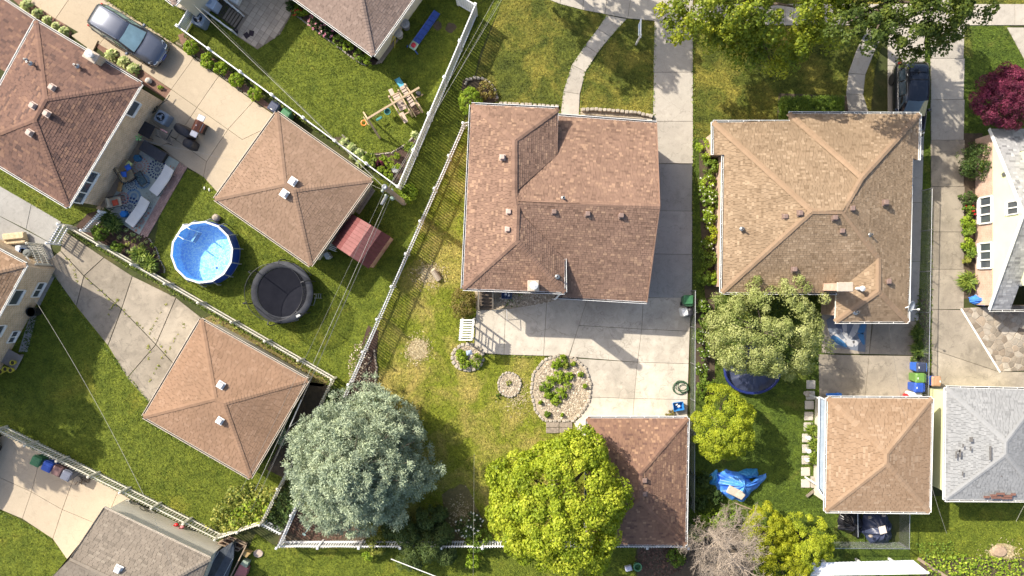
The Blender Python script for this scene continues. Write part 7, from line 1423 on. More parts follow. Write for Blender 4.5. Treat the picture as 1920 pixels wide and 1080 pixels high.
tag(mb.build('stick_pile', tm('stick_mix', [(0, (.10, .07, .05)), (1, (.30, .24, .17))], 4), origin=tuple(W(158, 900)), kind='stuff'), 'small pile of sticks and leaves right of the four bins', 'stick pile')
t = thing('boat', 'covered dark boat between the grey garage and the planter boxes', 'boat', tuple(W(415, 1062, .5))); d_ = Vector((W(430, 1030).x - W(396, 1090).x, W(430, 1030).y - W(396, 1090).y, 0)).normalized(); e_ = Vector((-d_.y, d_.x, 0)); c = W(409, 1068, .8); rings = []
for u, w_, z in ((-2.6, .55, .75), (-1.4, .72, .75), (0, .72, .78), (1.1, .5, .85), (1.7, .2, .9), (1.95, .03, .92)): rings.append([tuple(c + d_ * u + e_ * w_ * s + Vector((0, 0, zz - .8))) for s, zz in ((-.6, .2), (-1, z), (-.5, z + .03), (0, z + .08), (.5, z + .03), (1, z), (.6, .2))])
mb = MB(); mb.loft(rings); mb.build('hull', pm('boat_dark', (.03, .035, .045), (.06, .07, .085), 2, .25, spec=.7, fine=.1), parent=t, smooth=False)
for s in (-1, 1): mb = MB(); mb.tube([c + d_ * -2.4 + e_ * .6 * s + Vector((0, 0, .1)), c + d_ * 1.1 + e_ * .48 * s + Vector((0, 0, .16))], .025, 6); mb.build('gunwale', GALV, parent=t)
p = W(425, 1036, .6); mb = MB(); q = lambda x, y, z: (p.x + x, p.y + y, z); mb.rbox(q(0, 0, .38), (.48, .46, .06), -.5, .02); mb.rbox(q(.1, .2, .6), (.46, .07, .42), -.5, .02)
for s in (-1, 1):
    for u in (-1, 1): mb.tube([q(s * .18, u * .18, .38), q(s * .2, u * .2, 0)], .025, 6)
tag(mb.build('plastic_chair', WHITE, origin=(p.x, p.y, 0)), 'white plastic chair behind the grey garage', 'chair')
t = thing('compost_frame', 'wooden compost frame at the corner of the cream fences', 'wooden frame', tuple(W(430, 1018)))
for a, b in (((408, 1018), (447, 1033)), ((447, 1033), (460, 1022)), ((428, 1009), (460, 1022)), ((408, 1018), (428, 1009)), ((418, 1014), (452, 1029))):
    for z in (.15, .45): mb = MB(); A, B = W(*a, .45), W(*b, .45); mb.beam(Vector((A.x, A.y, z)), Vector((B.x, B.y, z)), .05, .14); mb.build('board', WOODP, parent=t)
mb = MB(); mb.prism([(q.x, q.y) for q in WL([(409, 1018), (447, 1033), (459, 1022), (428, 1010)], .3)], .02, .25); mb.build('compost', pm('compost', (.16, .085, .06), (.09, .055, .04), 8, .95, bmp=.6, fine=.3), parent=t)
for pts_, m, lb in (([(450, 1058), (465, 1066), (461, 1080), (438, 1080)], 'rose', 'faded rose planter box at the bottom edge'), ([(456, 1050), (466, 1055), (462, 1066), (450, 1058)], 'sage', 'sage green planter box above the rose one'), ([(456, 1032), (470, 1038), (462, 1046), (452, 1040)], 'ochre', 'ochre wooden box near the compost frame')):
    M = {'rose': pm('box_rose', (.34, .14, .14), (.28, .11, .11), 4, .7), 'sage': pm('box_sage', (.26, .32, .25), (.21, .26, .2), 4, .7), 'ochre': pm('box_ochre', (.36, .25, .10), (.28, .19, .08), 4, .8)}[m]; mb = MB(); w = [(q.x, q.y) for q in WL(pts_, .5)]; mb.prism(w, 0, .5, bev=.02); tag(mb.build('planter_box', M, origin=(w[0][0], w[0][1], 0)), lb, 'planter box')
mb = MB(); mb.beam(W(432, 1082, .6), W(462, 1022, .6), .06, .1); tag(mb.build('timber_rail', WOODP), 'long timber rail beside the covered boat', 'timber'); p = W(484, 1038, .1); mb = MB(); mb.lathe((p.x, p.y, 0), [(.3, 0), (.31, .1), (.28, .12), (.01, .12)], 18, sx=1.0, sy=.8); tag(mb.build('round_paver', pm('paver_rose', (.42, .34, .28), (.36, .29, .24), 5, .9), origin=(p.x, p.y, 0)), 'round pinkish paver on the grass near the compost frame', 'paver')
# garage B rear bits
for i, lb in enumerate(('weathered plank leaning nearest the terracotta garage', 'weathered plank leaning further out behind the terracotta garage')): mb = MB(); mb.beam(W(699 + i * 3, 353 + i * 3, .5), W(668 + i * 4, 398 + i * 3, .3), .13, .06); tag(mb.build('plank', WOODG, origin=tuple(W(683, 376))), lb, 'plank', 'planks behind the terracotta garage')
p = W(613, 479, .6); mb = MB(); mb.rbox((p.x, p.y, .35), (.32, .4, .6), .55, .03); tag(mb.build('meter_box', pm('box_grey', (.45, .47, .48), (.38, .4, .41), 4, .5), origin=(p.x, p.y, 0)), 'grey metal box behind the terracotta garage', 'utility box')
t = thing('white_pallet', 'small white slatted rack behind the terracotta garage', 'rack', tuple(W(622, 463)))
for i in range(4): a, b = W(616 + i * 1.2, 466 - i * 3, .5), W(629 + i * 1.2, 471 - i * 3, .5); mb = MB(); mb.beam(a, b, .05, .03); mb.build('slat', WHITE, parent=t)
for s in (0, 1): a = W(617 + 12 * s, 466 + 5 * s, .48); mb = MB(); mb.tube([a, Vector((a.x, a.y, 0))], .02, 5); mb.build('leg', WHITE, parent=t)
for x, y, lb in ((489, 440, 'upper white floodlight under the garage eave'), (507, 453, 'lower white floodlight under the garage eave')): p = W(x, y, 2.2); mb = MB(); mb.lathe((p.x + .1, p.y + .12, 2.15), [(.05, 0), (.09, .06), (.07, .14), (.02, .16)], 10); mb.build('floodlight', WHITE, parent=hB)

# ================================================================== utility pole and wires
pb_ = W(757, 380); ptop = Vector((pb_.x + .02, pb_.y + .02, 6.9)); t = thing('utility_pole', 'wooden utility pole behind the terracotta garage', 'utility pole', (pb_.x, pb_.y, 0)); mb = MB(); mb.tube([(pb_.x, pb_.y, -.1), (pb_.x, pb_.y, 3), ptop], [.19, .165, .13], 12); mb.build('pole', pm('pole_wood', (.36, .29, .22), (.26, .21, .155), 5, .9, bmp=.4, fine=.2), parent=t); mb = MB(); mb.lathe(tuple(ptop), [(.135, -.02), (.15, .02), (.1, .06), (.02, .05)], 12); mb.build('pole_cap', GALV, parent=t)
for dx, dy, z in ((-.2, -.12, 6.2), (-.15, -.25, 5.4), (.12, .1, 5.0), (-.22, .05, 5.8)): mb = MB(); mb.lathe((pb_.x + dx, pb_.y + dy, z), [(.04, 0), (.07, .05), (.05, .1), (.07, .15), (.03, .2)], 10); mb.build('insulator', pm('insul', (.40, .45, .42), (.34, .4, .36), 4, .3), parent=t)
mb = MB(); mb.rbox((pb_.x - .35, pb_.y - .45, 5.0), (.6, .14, .16), 1.05, .04); mb.build('splice_box', GALV, parent=t); mb = MB(); mb.rbox((pb_.x + .05, pb_.y - .3, 4.6), (.2, .2, .3), .4, .03); mb.build('terminal_box', pm('term_green', (.20, .28, .24), (.16, .23, .2), 4, .5), parent=t)
WIRE = pm('wire_grey', (.20, .20, .185), (.15, .15, .14), 5, .6); WIREL = pm('wire_pale', (.34, .33, .29), (.27, .265, .235), 5, .6); WIREK = pm('wire_black', (.05, .05, .055), (.07, .07, .075), 5, .6)
def wire(label, a, b, sag, mat=WIRE, r=.014, n=16):
    a, b = Vector(a), Vector(b); pts_ = [a.lerp(b, i / n) - Vector((0, 0, 4 * sag * (i / n) * (1 - i / n))) for i in range(n + 1)]; mb = MB(); mb.tube(pts_, r * .5, 5); tag(mb.build('overhead_wire', mat), label, 'wire')
ph = lambda z, dx=0, dy=0: Vector((pb_.x + dx, pb_.y + dy, z))
wire('pale overhead wire rising from the pole to the top of the frame, outer one', ph(6.0, .1, .1), W(955, -25, 6.6), .15, WIREL, .016); wire('pale overhead wire from the pole to the top of the frame, inner one', ph(5.6, -.1, 0), W(940, -25, 6.2), .15, WIREL, .014); wire('grey overhead wire between the two pale ones above the picket fence', ph(5.2), W(950, -25, 5.8), .15, WIRE, .012)
wire('thick pale overhead cable from the pole to the lower left fence corner', ph(5.0, -.1, -.2), W(478, 920, 5.4), .2, WIREL, .022); wire('grey overhead wire left of the thick pale cable', ph(5.6, -.25, -.1), W(452, 920, 5.8), .2, WIRE, .014); wire('thin grey overhead wire right of the thick pale cable', ph(4.9, .0, -.3), W(490, 920, 5.2), .2, WIRE, .012); wire('black overhead cable above the red shed', ph(4.7, -.05, -.3), W(470, 960, 5.0), .25, WIREK, .018)
wire('bright white service drop crossing the play lawn to the upper house', ph(5.8, -.15, .1), W(362, 8, 3.3), .3, WIREL, .024); wire('thin grey service drop crossing the play lawn above the thick one', ph(5.6, -.15, .1), W(396, 35, 3.2), .35, WIRE, .011)
wire('white service drop crossing the dark left lawn', W(64, 560, 2.6), W(275, 940, 4.6), .35, WIREL, .02); wire('thin drop wire to the eave of the terracotta garage', ph(5.2, -.2, 0), W(694, 345, 2.7), .1, WIREL, .012)
wire('thin dashed looking wire above the grey brown garage', W(275, 935, 4.5), W(330, 1090, 3.6), .1, WIREL, .010); wire('dark wire over the peach and tan roofs', W(1665, 600, 3.2), W(1700, 800, 4.4), .1, WIREK, .008); wire('pale wire hanging below the pale grey garage', W(1745, 905, 3.5), W(1775, 1000, 2.6), .05, WIREL, .014); wire('pale wire at the lower right edge', W(1905, 978, 3.0), W(1925, 940, 3.0), .02, WIREL, .014); wire('thin vertical wire over the shaded lawn between spruce and maple', W(889, 850, 3.5), W(887, 1090, 3.6), .1, WIREL, .010)
# ================================================================== trees
def at_(px, py, h): p = W(px, py, h); return np.array([p.x, p.y, h])
b = at_(1043, 915, 0); c = at_(1048, 945, 4.6); b[:2] = c[:2]
tree('maple_tree', 'big yellow green maple in front of the brown garage', b, c, (3.6, 3.55, 2.9), 235, .58, 270, .155, F['maple_leaf'], .24, 3, .75, -.25, .72, nl=12)
c = at_(1425, -18, 6.0); tree('street_tree', 'sunlit street maple at the top overhanging the middle driveway', (c[0], c[1], 0), c, (4.6, 3.3, 2.4), 190, .55, 150, .17, F['street_leaf'], .26, 5, .75, -.3, .55, nl=14, extra=[tuple(at_(*q)) for q in ((1240, 20, 5.2), (1252, 45, 5.0), (1262, 62, 4.8), (1275, 30, 5.4), (1380, 115, 4.8), (1400, 95, 5), (1445, 125, 4.7), (1470, 105, 5), (1440, 80, 5.2), (1350, 75, 5.2), (1520, 75, 5), (1495, 60, 5.2), (1310, 50, 5.2), (1330, 85, 5), (1365, 95, 5), (1405, 120, 4.8), (1425, 105, 5), (1460, 130, 4.7), (1480, 120, 4.8), (1500, 90, 5), (1540, 60, 5.4), (1555, 85, 5.2), (1290, 55, 5.2), (1270, 75, 4.9), (1415, 75, 5.4), (1385, 70, 5.4), (1345, 45, 5.5), (1455, 60, 5.6), (1525, 45, 5.8))])
c = at_(1705, -22, 6.2); tree('street_tree', 'darker street maple at the top above the black suv', (c[0], c[1], 0), c, (3.6, 2.9, 2.2), 150, .5, 150, .17, F['street_leaf_b'], .24, 6, .75, -.3, .55, nl=14, extra=[tuple(at_(*q)) for q in ((1670, 75, 5), (1690, 95, 4.8), (1720, 100, 4.6), (1760, 75, 5), (1765, 90, 4.7), (1650, 70, 5), (1800, 60, 5), (1840, 30, 5.2), (1860, 15, 5.2), (1560, 60, 8), (1585, 75, 8), (1610, 55, 8), (1640, 70, 8), (1665, 55, 7.8), (1600, 30, 8.2), (1640, 35, 8.2), (1575, 35, 8.2), (1690, 80, 7.6), (1715, 60, 7.6), (1625, 88, 7.6), (1700, 110, 5), (1735, 95, 5), (1780, 70, 5.2), (1790, 40, 5.5))])
c = at_(1436, 622, 3.2); tree('silvery_tree', 'silvery green small tree at the corner of the tan house', (c[0], c[1], 0), c, (3.1, 2.75, 1.7), 190, .44, 210, .115, F['silver_leaf'], .16, 7, .55, -.3, .6, nl=12, extra=[tuple(at_(*q)) for q in ((1497, 525, 3.3), (1510, 540, 3.2), (1545, 560, 2.8), (1345, 560, 2.6), (1550, 650, 2.8))])
c = at_(1356, 797, 2.1); tree('golden_shrub_tree', 'rounded lime green tree below the silvery one', (c[0], c[1], 0), c, (1.7, 2.05, 1.7), 130, .33, 210, .10, F['lime_leaf'], .12, 8, .6, -.3, .8, nl=8)
for x, y, rx, ry, s, lb, fm in ((1437, 1000, 1.45, 1.5, 9, 'yellow evergreen nearest the blue tarp heap', 'gold_leaf'), (1505, 1012, 1.5, 1.6, 10, 'lime yellow evergreen nearest the peach garage', 'lime_leaf'), (1468, 1052, 1.45, 1.35, 11, 'golden evergreen at the bottom edge beside the dead tree', 'gold_leaf')):
    c = at_(x, y, 1.7); tree('arborvitae', lb, (c[0], c[1], 0), c, (rx, ry, 1.6), 105, .27, 200, .095, F[fm], .1, s, .5, -.2, .82, 'yellow evergreens at the bottom right', nl=6, up=.5)
c = at_(1882, 186, 2.6); tree('red_maple', 'dark purple red japanese maple at the right edge', (c[0], c[1], 0), c, (1.85, 1.75, 1.2), 210, .33, 170, .11, F['purple_leaf'], .1, 12, .4, -.1, .35, nl=9)

# trees just outside the frame whose shade falls into it
for x, y, h, R_, s, lb in ((985, -75, 6.5, (3.2, 2.2, 1.8), 41, 'street tree above the top edge shading the front walk'), (1215, -130, 7.5, (3.2, 2.2, 1.8), 42, 'street tree above the top edge shading the middle driveway'), (-190, 470, 8.0, (3.0, 3.4, 2.2), 43, 'tall tree beyond the left edge shading the left lawn'), (-170, 620, 8.0, (2.6, 3.2, 2.2), 44, 'second tall tree beyond the left edge')):
    q = W(x, y); tree('street_tree', lb, (q.x, q.y, 0), np.array([q.x, q.y, h]), R_, 70, .7, 45, .34, F['street_leaf'], .22, s, .75, -.3, .5, nl=8)
# blue spruce: tiers of boughs carrying tufts of needles
def spruce(label, px, py, h, R, seed=1):
    rg = np.random.default_rng(seed); p = W(px, py, 2.2); t = thing('blue_spruce', label, 'tree', (p.x, p.y, 0)); mb = MB(); mb.tube([(p.x, p.y, -.1), (p.x, p.y, h * .5), (p.x, p.y, h)], [.22, .14, .02], 9); tr = mb.build('trunk', BARK, parent=t); tips = []; dirs = []
    nb = 0
    for z in np.linspace(1.2, h, 19):
        f = (z - 1.2) / (h - 1.2); r = R * (1 - f ** 2.3) ** .8 * .98 + .15; m = int(7 + r * 5.5); ph = rg.uniform(0, 6.28)
        for k in range(m):
            a = ph + k * 2 * np.pi / m + rg.normal(0, .12); rr = r * rg.uniform(.70, 1.12) * (1 + .10 * math.sin(4 * a + z * 1.3) + .07 * math.sin(9 * a + z)); d = np.array([math.cos(a), math.sin(a), 0]); e = np.array([p.x, p.y, z]) + d * rr + np.array([0, 0, .12 * rr * rg.uniform(-.5, 1)])
            if nb % 3 == 0 and f < .9: b2 = MB(); b2.tube([(p.x, p.y, z), tuple(e)], [.045, .012], 5); b2.build('bough', BARK, parent=tr)
            nb += 1
            if rg.random() < .2: continue
            for q in (.18, .36): tips.append(np.array([p.x, p.y, z]) * (1 - q) + e * q + rg.normal(0, .12, 3)); dirs.append(d * .6 + np.array([0, 0, .6]))
            for q in np.linspace(.55, 1.0, max(2, int(rr * 1.15))):
                base = np.array([p.x, p.y, z]) * (1 - q) + e * q; base = base + rg.normal(0, .10, 3); tips.append(base); dirs.append(d * .9 + np.array([0, 0, .55]))
                if rr > .8:
                    for s in ((-1, 1) if rg.random() < .6 else (rg.choice((-1, 1)),)): sd = np.array([-d[1], d[0], 0]) * s; tips.append(base + sd * rr * .16 * (1.25 - q) * 1.6 + rg.normal(0, .06, 3)); dirs.append(d * .6 + sd * .6 + np.array([0, 0, .55]))
    tips = np.array(tips); dirs = unit(np.array(dirs)); K = len(tips); per = 84; i = np.repeat(np.arange(K), per); n = len(i)
    al = unit(dirs[i] * .8 + rg.normal(size=(n, 3)) * .6); L = rg.uniform(.10, .20, n); c_ = tips[i] + al * rg.uniform(.03, .34, (n, 1)) + rg.normal(0, .04, (n, 3)); nm = rg.normal(size=(n, 3)) + np.array([0, 0, .8])
    ct = rg.random(K); tt = np.clip(.5 * ct[i] + .5 * rg.random(n), 0, 1); np_mesh('needles', leaf_quads(c_, nm, L, L * .27, rg, al, .55), 4, F['spruce_needle'], tt, parent=t, origin=(p.x, p.y, 0)); return t
spruce('large blue spruce beside the long white picket fence', 678, 863, 6.8, 3.85, 21)

# bare dead tree
t = thing('dead_tree', 'bare pale dead tree at the bottom beside the golden evergreens', 'tree', tuple(W(1322, 985))); DEAD = pm('dead_wood', (.36, .30, .245), (.26, .215, .175), 7, .95, bmp=.4, fine=.2); rgd = random.Random(9)
base = W(1322, 985); mb = MB(); top = Vector((base.x + .1, base.y - .1, 6.4)); mb.tube([base - Vector((0, 0, .1)), base + Vector((.05, .0, 2.2)), base + Vector((0, 0, 4.4)), top], [.22, .17, .12, .05], 9); tr = mb.build('trunk', DEAD, parent=t); tw = MB()
def branch(p, d, L, r, lev):
    n = 5; pts_ = [p]; q = p; dd_ = d
    for i in range(n): dd_ = (dd_ + Vector((rgd.gauss(0, .16), rgd.gauss(0, .16), rgd.gauss(.02, .10)))).normalized(); q = q + dd_ * L / n; pts_.append(q)
    rs = [r * (1 - .8 * i / n) for i in range(n + 1)]
    if lev == 0: m = MB(); m.tube(pts_, rs, 6); m.build('branch', DEAD, parent=tr)
    else: tw.tube(pts_, rs, 4)
    if lev < 3:
        for i in range(1, n + 1):
            for s in range(2 if lev < 2 else 1):
                e = (dd_ + Vector((rgd.gauss(0, .75), rgd.gauss(0, .75), rgd.gauss(.05, .35)))).normalized(); branch(pts_[i], e, L * rgd.uniform(.36, .55), max(.007, rs[i] * .6), lev + 1)
for i in range(20): a = i * 2.4 + .3; z = 1.6 + i * .24; f = z / 6.5; branch(base.lerp(top, f), Vector((math.cos(a), math.sin(a), .25)).normalized(), rgd.uniform(1.3, 2.3) * (1.15 - f * .45), .05, 0)
tw.build('twigs', DEAD, parent=t, kind='stuff')

# dark junipers at the bottom fence
for x, y, r, h, s, lb in ((800, 972, .75, 2.0, 1, 'tall dark juniper lobe right of the spruce'), (765, 1000, .95, 1.8, 2, 'dark juniper between the spruce and the white fence'), (805, 1022, 1.0, 1.9, 3, 'broad dark juniper in front of the white fence'), (770, 1045, .95, 1.6, 4, 'lowest dark juniper at the bottom edge'), (832, 1000, .7, 1.7, 5, 'dark juniper lobe nearest the white flowering shrub'), (836, 1040, .7, 1.5, 6, 'dark juniper lobe below the white fence'), (735, 992, .65, 1.3, 7, 'small juniper tucked under the spruce'), (825, 965, .45, 1.5, 16, 'small juniper lobe at the top of the dark group')):
    bush('juniper', lb, x, y, r, h, F['juniper_leaf'], 45, 90, .11, s, 'dark junipers along the bottom fence', .45, up=.4)
bush('flowering_shrub', 'round shrub dotted with white blossoms on the shaded lawn', 880, 985, .85, 1.1, F['dark_leaf'], 36, 45, .11, 8, flowers=(F['white_petal'], 130, .07)); bush('leafy_shrub', 'green shrub below the white blossoms at the fence', 895, 1012, .85, 1.1, F['shrub_leaf'], 32, 40, .14, 9); bush('leafy_shrub', 'small lit shrub below the bottom fence', 885, 1052, .5, 1.0, F['bright_leaf'], 20, 30, .13, 10)
bush('leafy_shrub', 'yellow green shrub growing through the fence left of the junipers', 705, 1022, .75, 1.1, F['weed_leaf'], 28, 36, .13, 11); bush('leafy_shrub', 'bright shrub at the foot of the fence below the spruce', 690, 1040, .42, .8, F['bright_leaf'], 16, 30, .12, 12)
# shrubs and bushes
bush('globe_bush', 'green globe bush at the corner of the middle house', 881, 189, .86, 1.5, F['bright_leaf'], 110, 80, .08, 13, aspect=.5, ry=1.0, cr=.17); bush('low_shrub', 'brownish sedum clump beside the globe bush', 913, 168, .7, .5, F['rust_leaf'], 34, 26, .1, 14)
bush('juniper_shrub', 'rusty green juniper beside the entry steps', 869, 568, .85, .8, F['rust_leaf'], 60, 55, .1, 15, ry=1.15, aspect=.45)
hd = W(1527, 202, 1.1); t = thing('clipped_hedge', 'clipped box hedge before the tan house', 'hedge', (hd.x, hd.y, 0)); rgh = np.random.default_rng(16); K = 620; q = rgh.uniform(-1, 1, (K, 3)); q[:, 2] = rgh.uniform(.15, 1, K); ax_ = rgh.integers(0, 4, K); q[ax_ < 2, 2] = 1; q[ax_ == 2, 0] = np.sign(q[ax_ == 2, 0]); q[ax_ == 3, 1] = np.sign(q[ax_ == 3, 1]); cen_ = q * np.array([1.78, .68, 1.0]) + np.array([hd.x, hd.y, 0]); co, tt = clump_leaves(cen_, np.full(K, .17), 34, .075, rgh, .6, None, .5, .6); np_mesh('foliage', co, 4, F['shrub_leaf'], tt, parent=t, origin=(hd.x, hd.y, 0)); mb = MB()
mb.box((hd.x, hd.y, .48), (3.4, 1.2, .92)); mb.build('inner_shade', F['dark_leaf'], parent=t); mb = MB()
for k in range(5): mb.tube([(hd.x - 1.4 + k * .7, hd.y, 0), (hd.x - 1.4 + k * .7, hd.y, .8)], [.04, .02], 5)
mb.build('stem', BARK, parent=t)
for x, y, s, lb in ((358, 88, 20, 'topmost bright shrub of the row along the beige driveway'), (388, 113, 21, 'second bright shrub of the row along the beige driveway'), (414, 128, 22, 'third bright shrub of the row along the beige driveway'), (442, 149, 23, 'fourth bright shrub of the row along the beige driveway'), (478, 174, 24, 'lowest bright shrub of the row along the beige driveway')): bush('bright_shrub', lb, x, y, .48, .65, F['bright_leaf'], 26, 30, .13, s, 'bright shrubs along the beige driveway')
for x, y, r, s, lb in ((48, 10, .5, 1, 'pale hosta at the top left corner of the drive'), (68, 25, .42, 2, 'pale hosta second down the house bed'), (87, 38, .4, 3, 'pale hosta third down the house bed'), (104, 49, .36, 4, 'pale hosta fourth down the house bed'), (118, 59, .42, 5, 'pale hosta just above the stoop'), (207, 103, .48, 6, 'pale hosta below the chimney'), (230, 117, .5, 7, 'pale hosta in the middle below the chimney'), (249, 130, .5, 8, 'pale hosta lowest below the chimney')): rosette('hosta', lb, x, y, r, .45, F['hosta_leaf'], 70, s, 'hostas along the brick house')
p = W(278, 151, .2); mb = MB(); mb.blob((p.x, p.y, .15), (.22, .2, .2), 9, 6, .1); tag(mb.build('white_boulder', pm('boulder_white', (.60, .55, .48), (.5, .45, .39), 5, .9, bmp=.4), origin=(p.x, p.y, 0), smooth=True), 'pale boulder in the red mulch near the house corner', 'rock'); bush('small_plant', 'tiny green plant in the red mulch at the house corner', 301, 163, .18, .3, F['bright_leaf'], 8, 16, .09, 25)
bush('globe_bush', 'dark green ball bush by the white picket gate', 186, 436, .62, 1.0, F['shrub_leaf'], 70, 60, .07, 26, aspect=.5, cr=.18); bush('leafy_shrub', 'green shrub under the cream fence beside the ball bush', 218, 464, .42, .5, F['shrub_leaf'], 20, 26, .12, 27)
for x, y, r, s, m, lb in ((200, 407, .62, 1, 'strap_dark', 'dark daylily clump below the armchair'), (214, 421, .65, 2, 'strap_dark', 'dark daylily clump next to the ball bush'), (263, 478, .68, 3, 'strap_leaf', 'bright daylily clump at the pool side bed, upper'), (281, 496, .68, 4, 'strap_leaf', 'bright daylily clump at the pool side bed, lower'), (695, 300, .52, 5, 'strap_leaf', 'bright daylily clump in the corner bed under the vinyl fence'), (769, 277, .4, 6, 'strap_leaf', 'strappy tuft at the foot of the tall vinyl fence'), (1722, 655, .62, 7, 'strap_dark', 'dark grassy clump at the chain link fence'), (1720, 625, .5, 8, 'strap_dark', 'smaller dark grassy clump above the bins'), (1812, 527, .72, 9, 'strap_leaf', 'spiky grass clump beside the yellow house'), (1522, 806, .45, 10, 'strap_leaf', 'bright tuft beside the awning, upper'), (1528, 832, .55, 11, 'strap_leaf', 'bright tuft beside the awning, middle'), (1527, 858, .5, 12, 'strap_leaf', 'bright tuft beside the awning, lower')): fountain('daylily', lb, x, y, r, .6, F[m], 240, s)
for i, (x, y, m) in enumerate(((236, 432, 'hosta_leaf'), (248, 439, 'hosta_leaf'), (237, 446, 'hosta_leaf'), (260, 446, 'hosta_leaf'), (238, 458, 'weed_leaf'), (250, 452, 'weed_leaf'), (249, 468, 'hosta_leaf'), (239, 472, 'hosta_leaf'), (223, 445, 'silver_leaf'), (274, 452, 'silver_leaf'), (265, 459, 'silver_leaf'), (285, 460, 'bright_leaf'), (290, 474, 'silver_leaf'))):
    rosette('small_hosta', ['small pale plant nearest the brown patio edge', 'small pale plant topmost in the middle of the mulch', 'small pale plant left of the mulch middle', 'pale plant right of the mulch middle', 'small yellow plant on the left of the mulch', 'small yellow plant in the middle of the mulch', 'pale plant low in the mulch', 'pale plant lowest at the left of the mulch', 'grey green plant at the left of the mulch', 'grey green plant toward the pool', 'grey green plant in the right half of the mulch', 'bright green plant at the concrete curb', 'grey green plant lowest at the curb'][i], x, y, .2, .18, F[m], 26, 60 + i, 'small plants in the mulch bed')
for i, (x, y, r, m, lb) in enumerate(((645, 268, .42, 'hosta_leaf', 'variegated hosta topmost along the vinyl fence'), (658, 278, .42, 'hosta_leaf', 'variegated hosta second along the vinyl fence'), (672, 288, .42, 'hosta_leaf', 'variegated hosta third along the vinyl fence'), (663, 292, .36, 'hosta_leaf', 'variegated hosta on the garage side of the fence'), (682, 300, .38, 'hosta_leaf', 'variegated hosta lowest along the vinyl fence'), (676, 305, .36, 'hosta_leaf', 'variegated hosta nearest the terracotta garage'), (777, 252, .3, 'hosta_leaf', 'pale hosta at the tall vinyl fence'))): rosette('hosta', lb, x, y, r, .4, F[m], 60, 80 + i, 'variegated hostas along the vinyl fence')
for x, y, r, m, s, lb in ((712, 306, .32, 'purple_leaf', 31, 'purple barberry in the corner flower bed'), (718, 298, .28, 'bright_leaf', 32, 'green ball shrub above the barberry'), (731, 305, .42, 'bright_leaf', 33, 'largest green shrub in the corner flower bed'), (744, 292, .22, 'bright_leaf', 34, 'small green ball at the curved edging'), (714, 319, .32, 'bright_leaf', 35, 'green ball shrub left of the white stone'), (726, 325, .27, 'bright_leaf', 36, 'green ball shrub below the white stone'), (731, 332, .27, 'bright_leaf', 37, 'lowest green ball shrub in the corner bed'), (746, 312, .18, 'bright_leaf', 38, 'tiny green ball right of the white stone')): bush('ball_shrub', lb, x, y, r, .5, F[m], 26, 28, .08, s, 'small shrubs in the corner flower bed', .5)
p = W(740, 317, .2); mb = MB(); mb.blob((p.x, p.y, .12), (.22, .26, .16), 9, 6, .15); tag(mb.build('white_stone', pm('stone_white', (.62, .62, .62), (.5, .5, .5), 5, .8, bmp=.4), origin=(p.x, p.y, 0), smooth=True), 'white stone in the corner flower bed', 'rock')
bush('pole_bush', 'light green bush at the foot of the utility pole', 765, 364, .62, .8, F['bright_leaf'], 34, 40, .13, 39); bush('peony', 'pink peony bush upper in the bed below the taupe roof', 595, 40, .52, .8, F['dark_leaf'], 26, 30, .12, 40, flowers=(F['pink_petal'], 60, .11)); bush('peony', 'pink peony bush lower in the bed below the taupe roof', 613, 56, .46, .7, F['dark_leaf'], 24, 30, .12, 41, flowers=(F['pink_petal'], 34, .11))
for x, y, r, m, s, lb, fl_ in ((565, 18, .5, 'bright_leaf', 42, 'yellow green plant at the top of the peony bed', None), (556, 22, .32, 'shrub_leaf', 43, 'red flowering plant at the top of the peony bed', (F['red_petal'], 16, .08)), (634, 74, .4, 'shrub_leaf', 44, 'green plant below the peonies', None), (652, 85, .36, 'bright_leaf', 45, 'yellow green plant under the eave corner', None), (675, 103, .45, 'shrub_leaf', 46, 'leafy plant near the house corner', None), (690, 112, .36, 'bright_leaf', 47, 'leafy plant at the very house corner', None), (545, 12, .4, 'dark_leaf', 48, 'dark plant at the patio end of the peony bed', None)): bush('border_plant', lb, x, y, r, .5, F[m], 18, 24, .12, s, 'plants in the peony bed', flowers=fl_)
# between driveway and tan house
for i, (x, y, r, ry, m, fl_) in enumerate(((1322, 282, .6, .8, 'bright_leaf', 0), (1335, 310, .55, .7, 'shrub_leaf', 0), (1328, 345, .6, .7, 'bright_leaf', 12), (1334, 375, .6, .7, 'shrub_leaf', 22), (1322, 368, .4, .5, 'shrub_leaf', 14), (1330, 408, .55, .7, 'bright_leaf', 12), (1336, 440, .45, .7, 'lime_leaf', 0), (1326, 466, .5, .6, 'shrub_leaf', 6), (1330, 486, .5, .6, 'shrub_leaf', 0))): bush('foundation_shrub', ['foundation shrub topmost beside the tan house', 'foundation shrub below the tan roof notch', 'white flecked foundation shrub third down', 'foundation shrub with the most white flowers', 'low white flecked shrub at the driveway side', 'white flecked shrub in the middle of the row', 'yellow green foundation shrub at the brick wall', 'foundation shrub second from the lowest', 'lowest foundation shrub above the clipped ball'][i], x, y, r, .8, F[m], 24, 30, .12, 100 + i, 'foundation shrubs along the tan house', ry=ry, flowers=(F['white_petal'], fl_, .07) if fl_ else None)
bush('clipped_ball', 'clipped dark half ball bush at the end of the foundation row', 1321, 519, .62, .9, F['shrub_leaf'], 70, 50, .08, 110, aspect=.5, cr=.2); bush('clipped_ball', 'lighter bush touching the clipped ball at the tan house', 1337, 522, .45, .8, F['bright_leaf'], 22, 30, .12, 111)
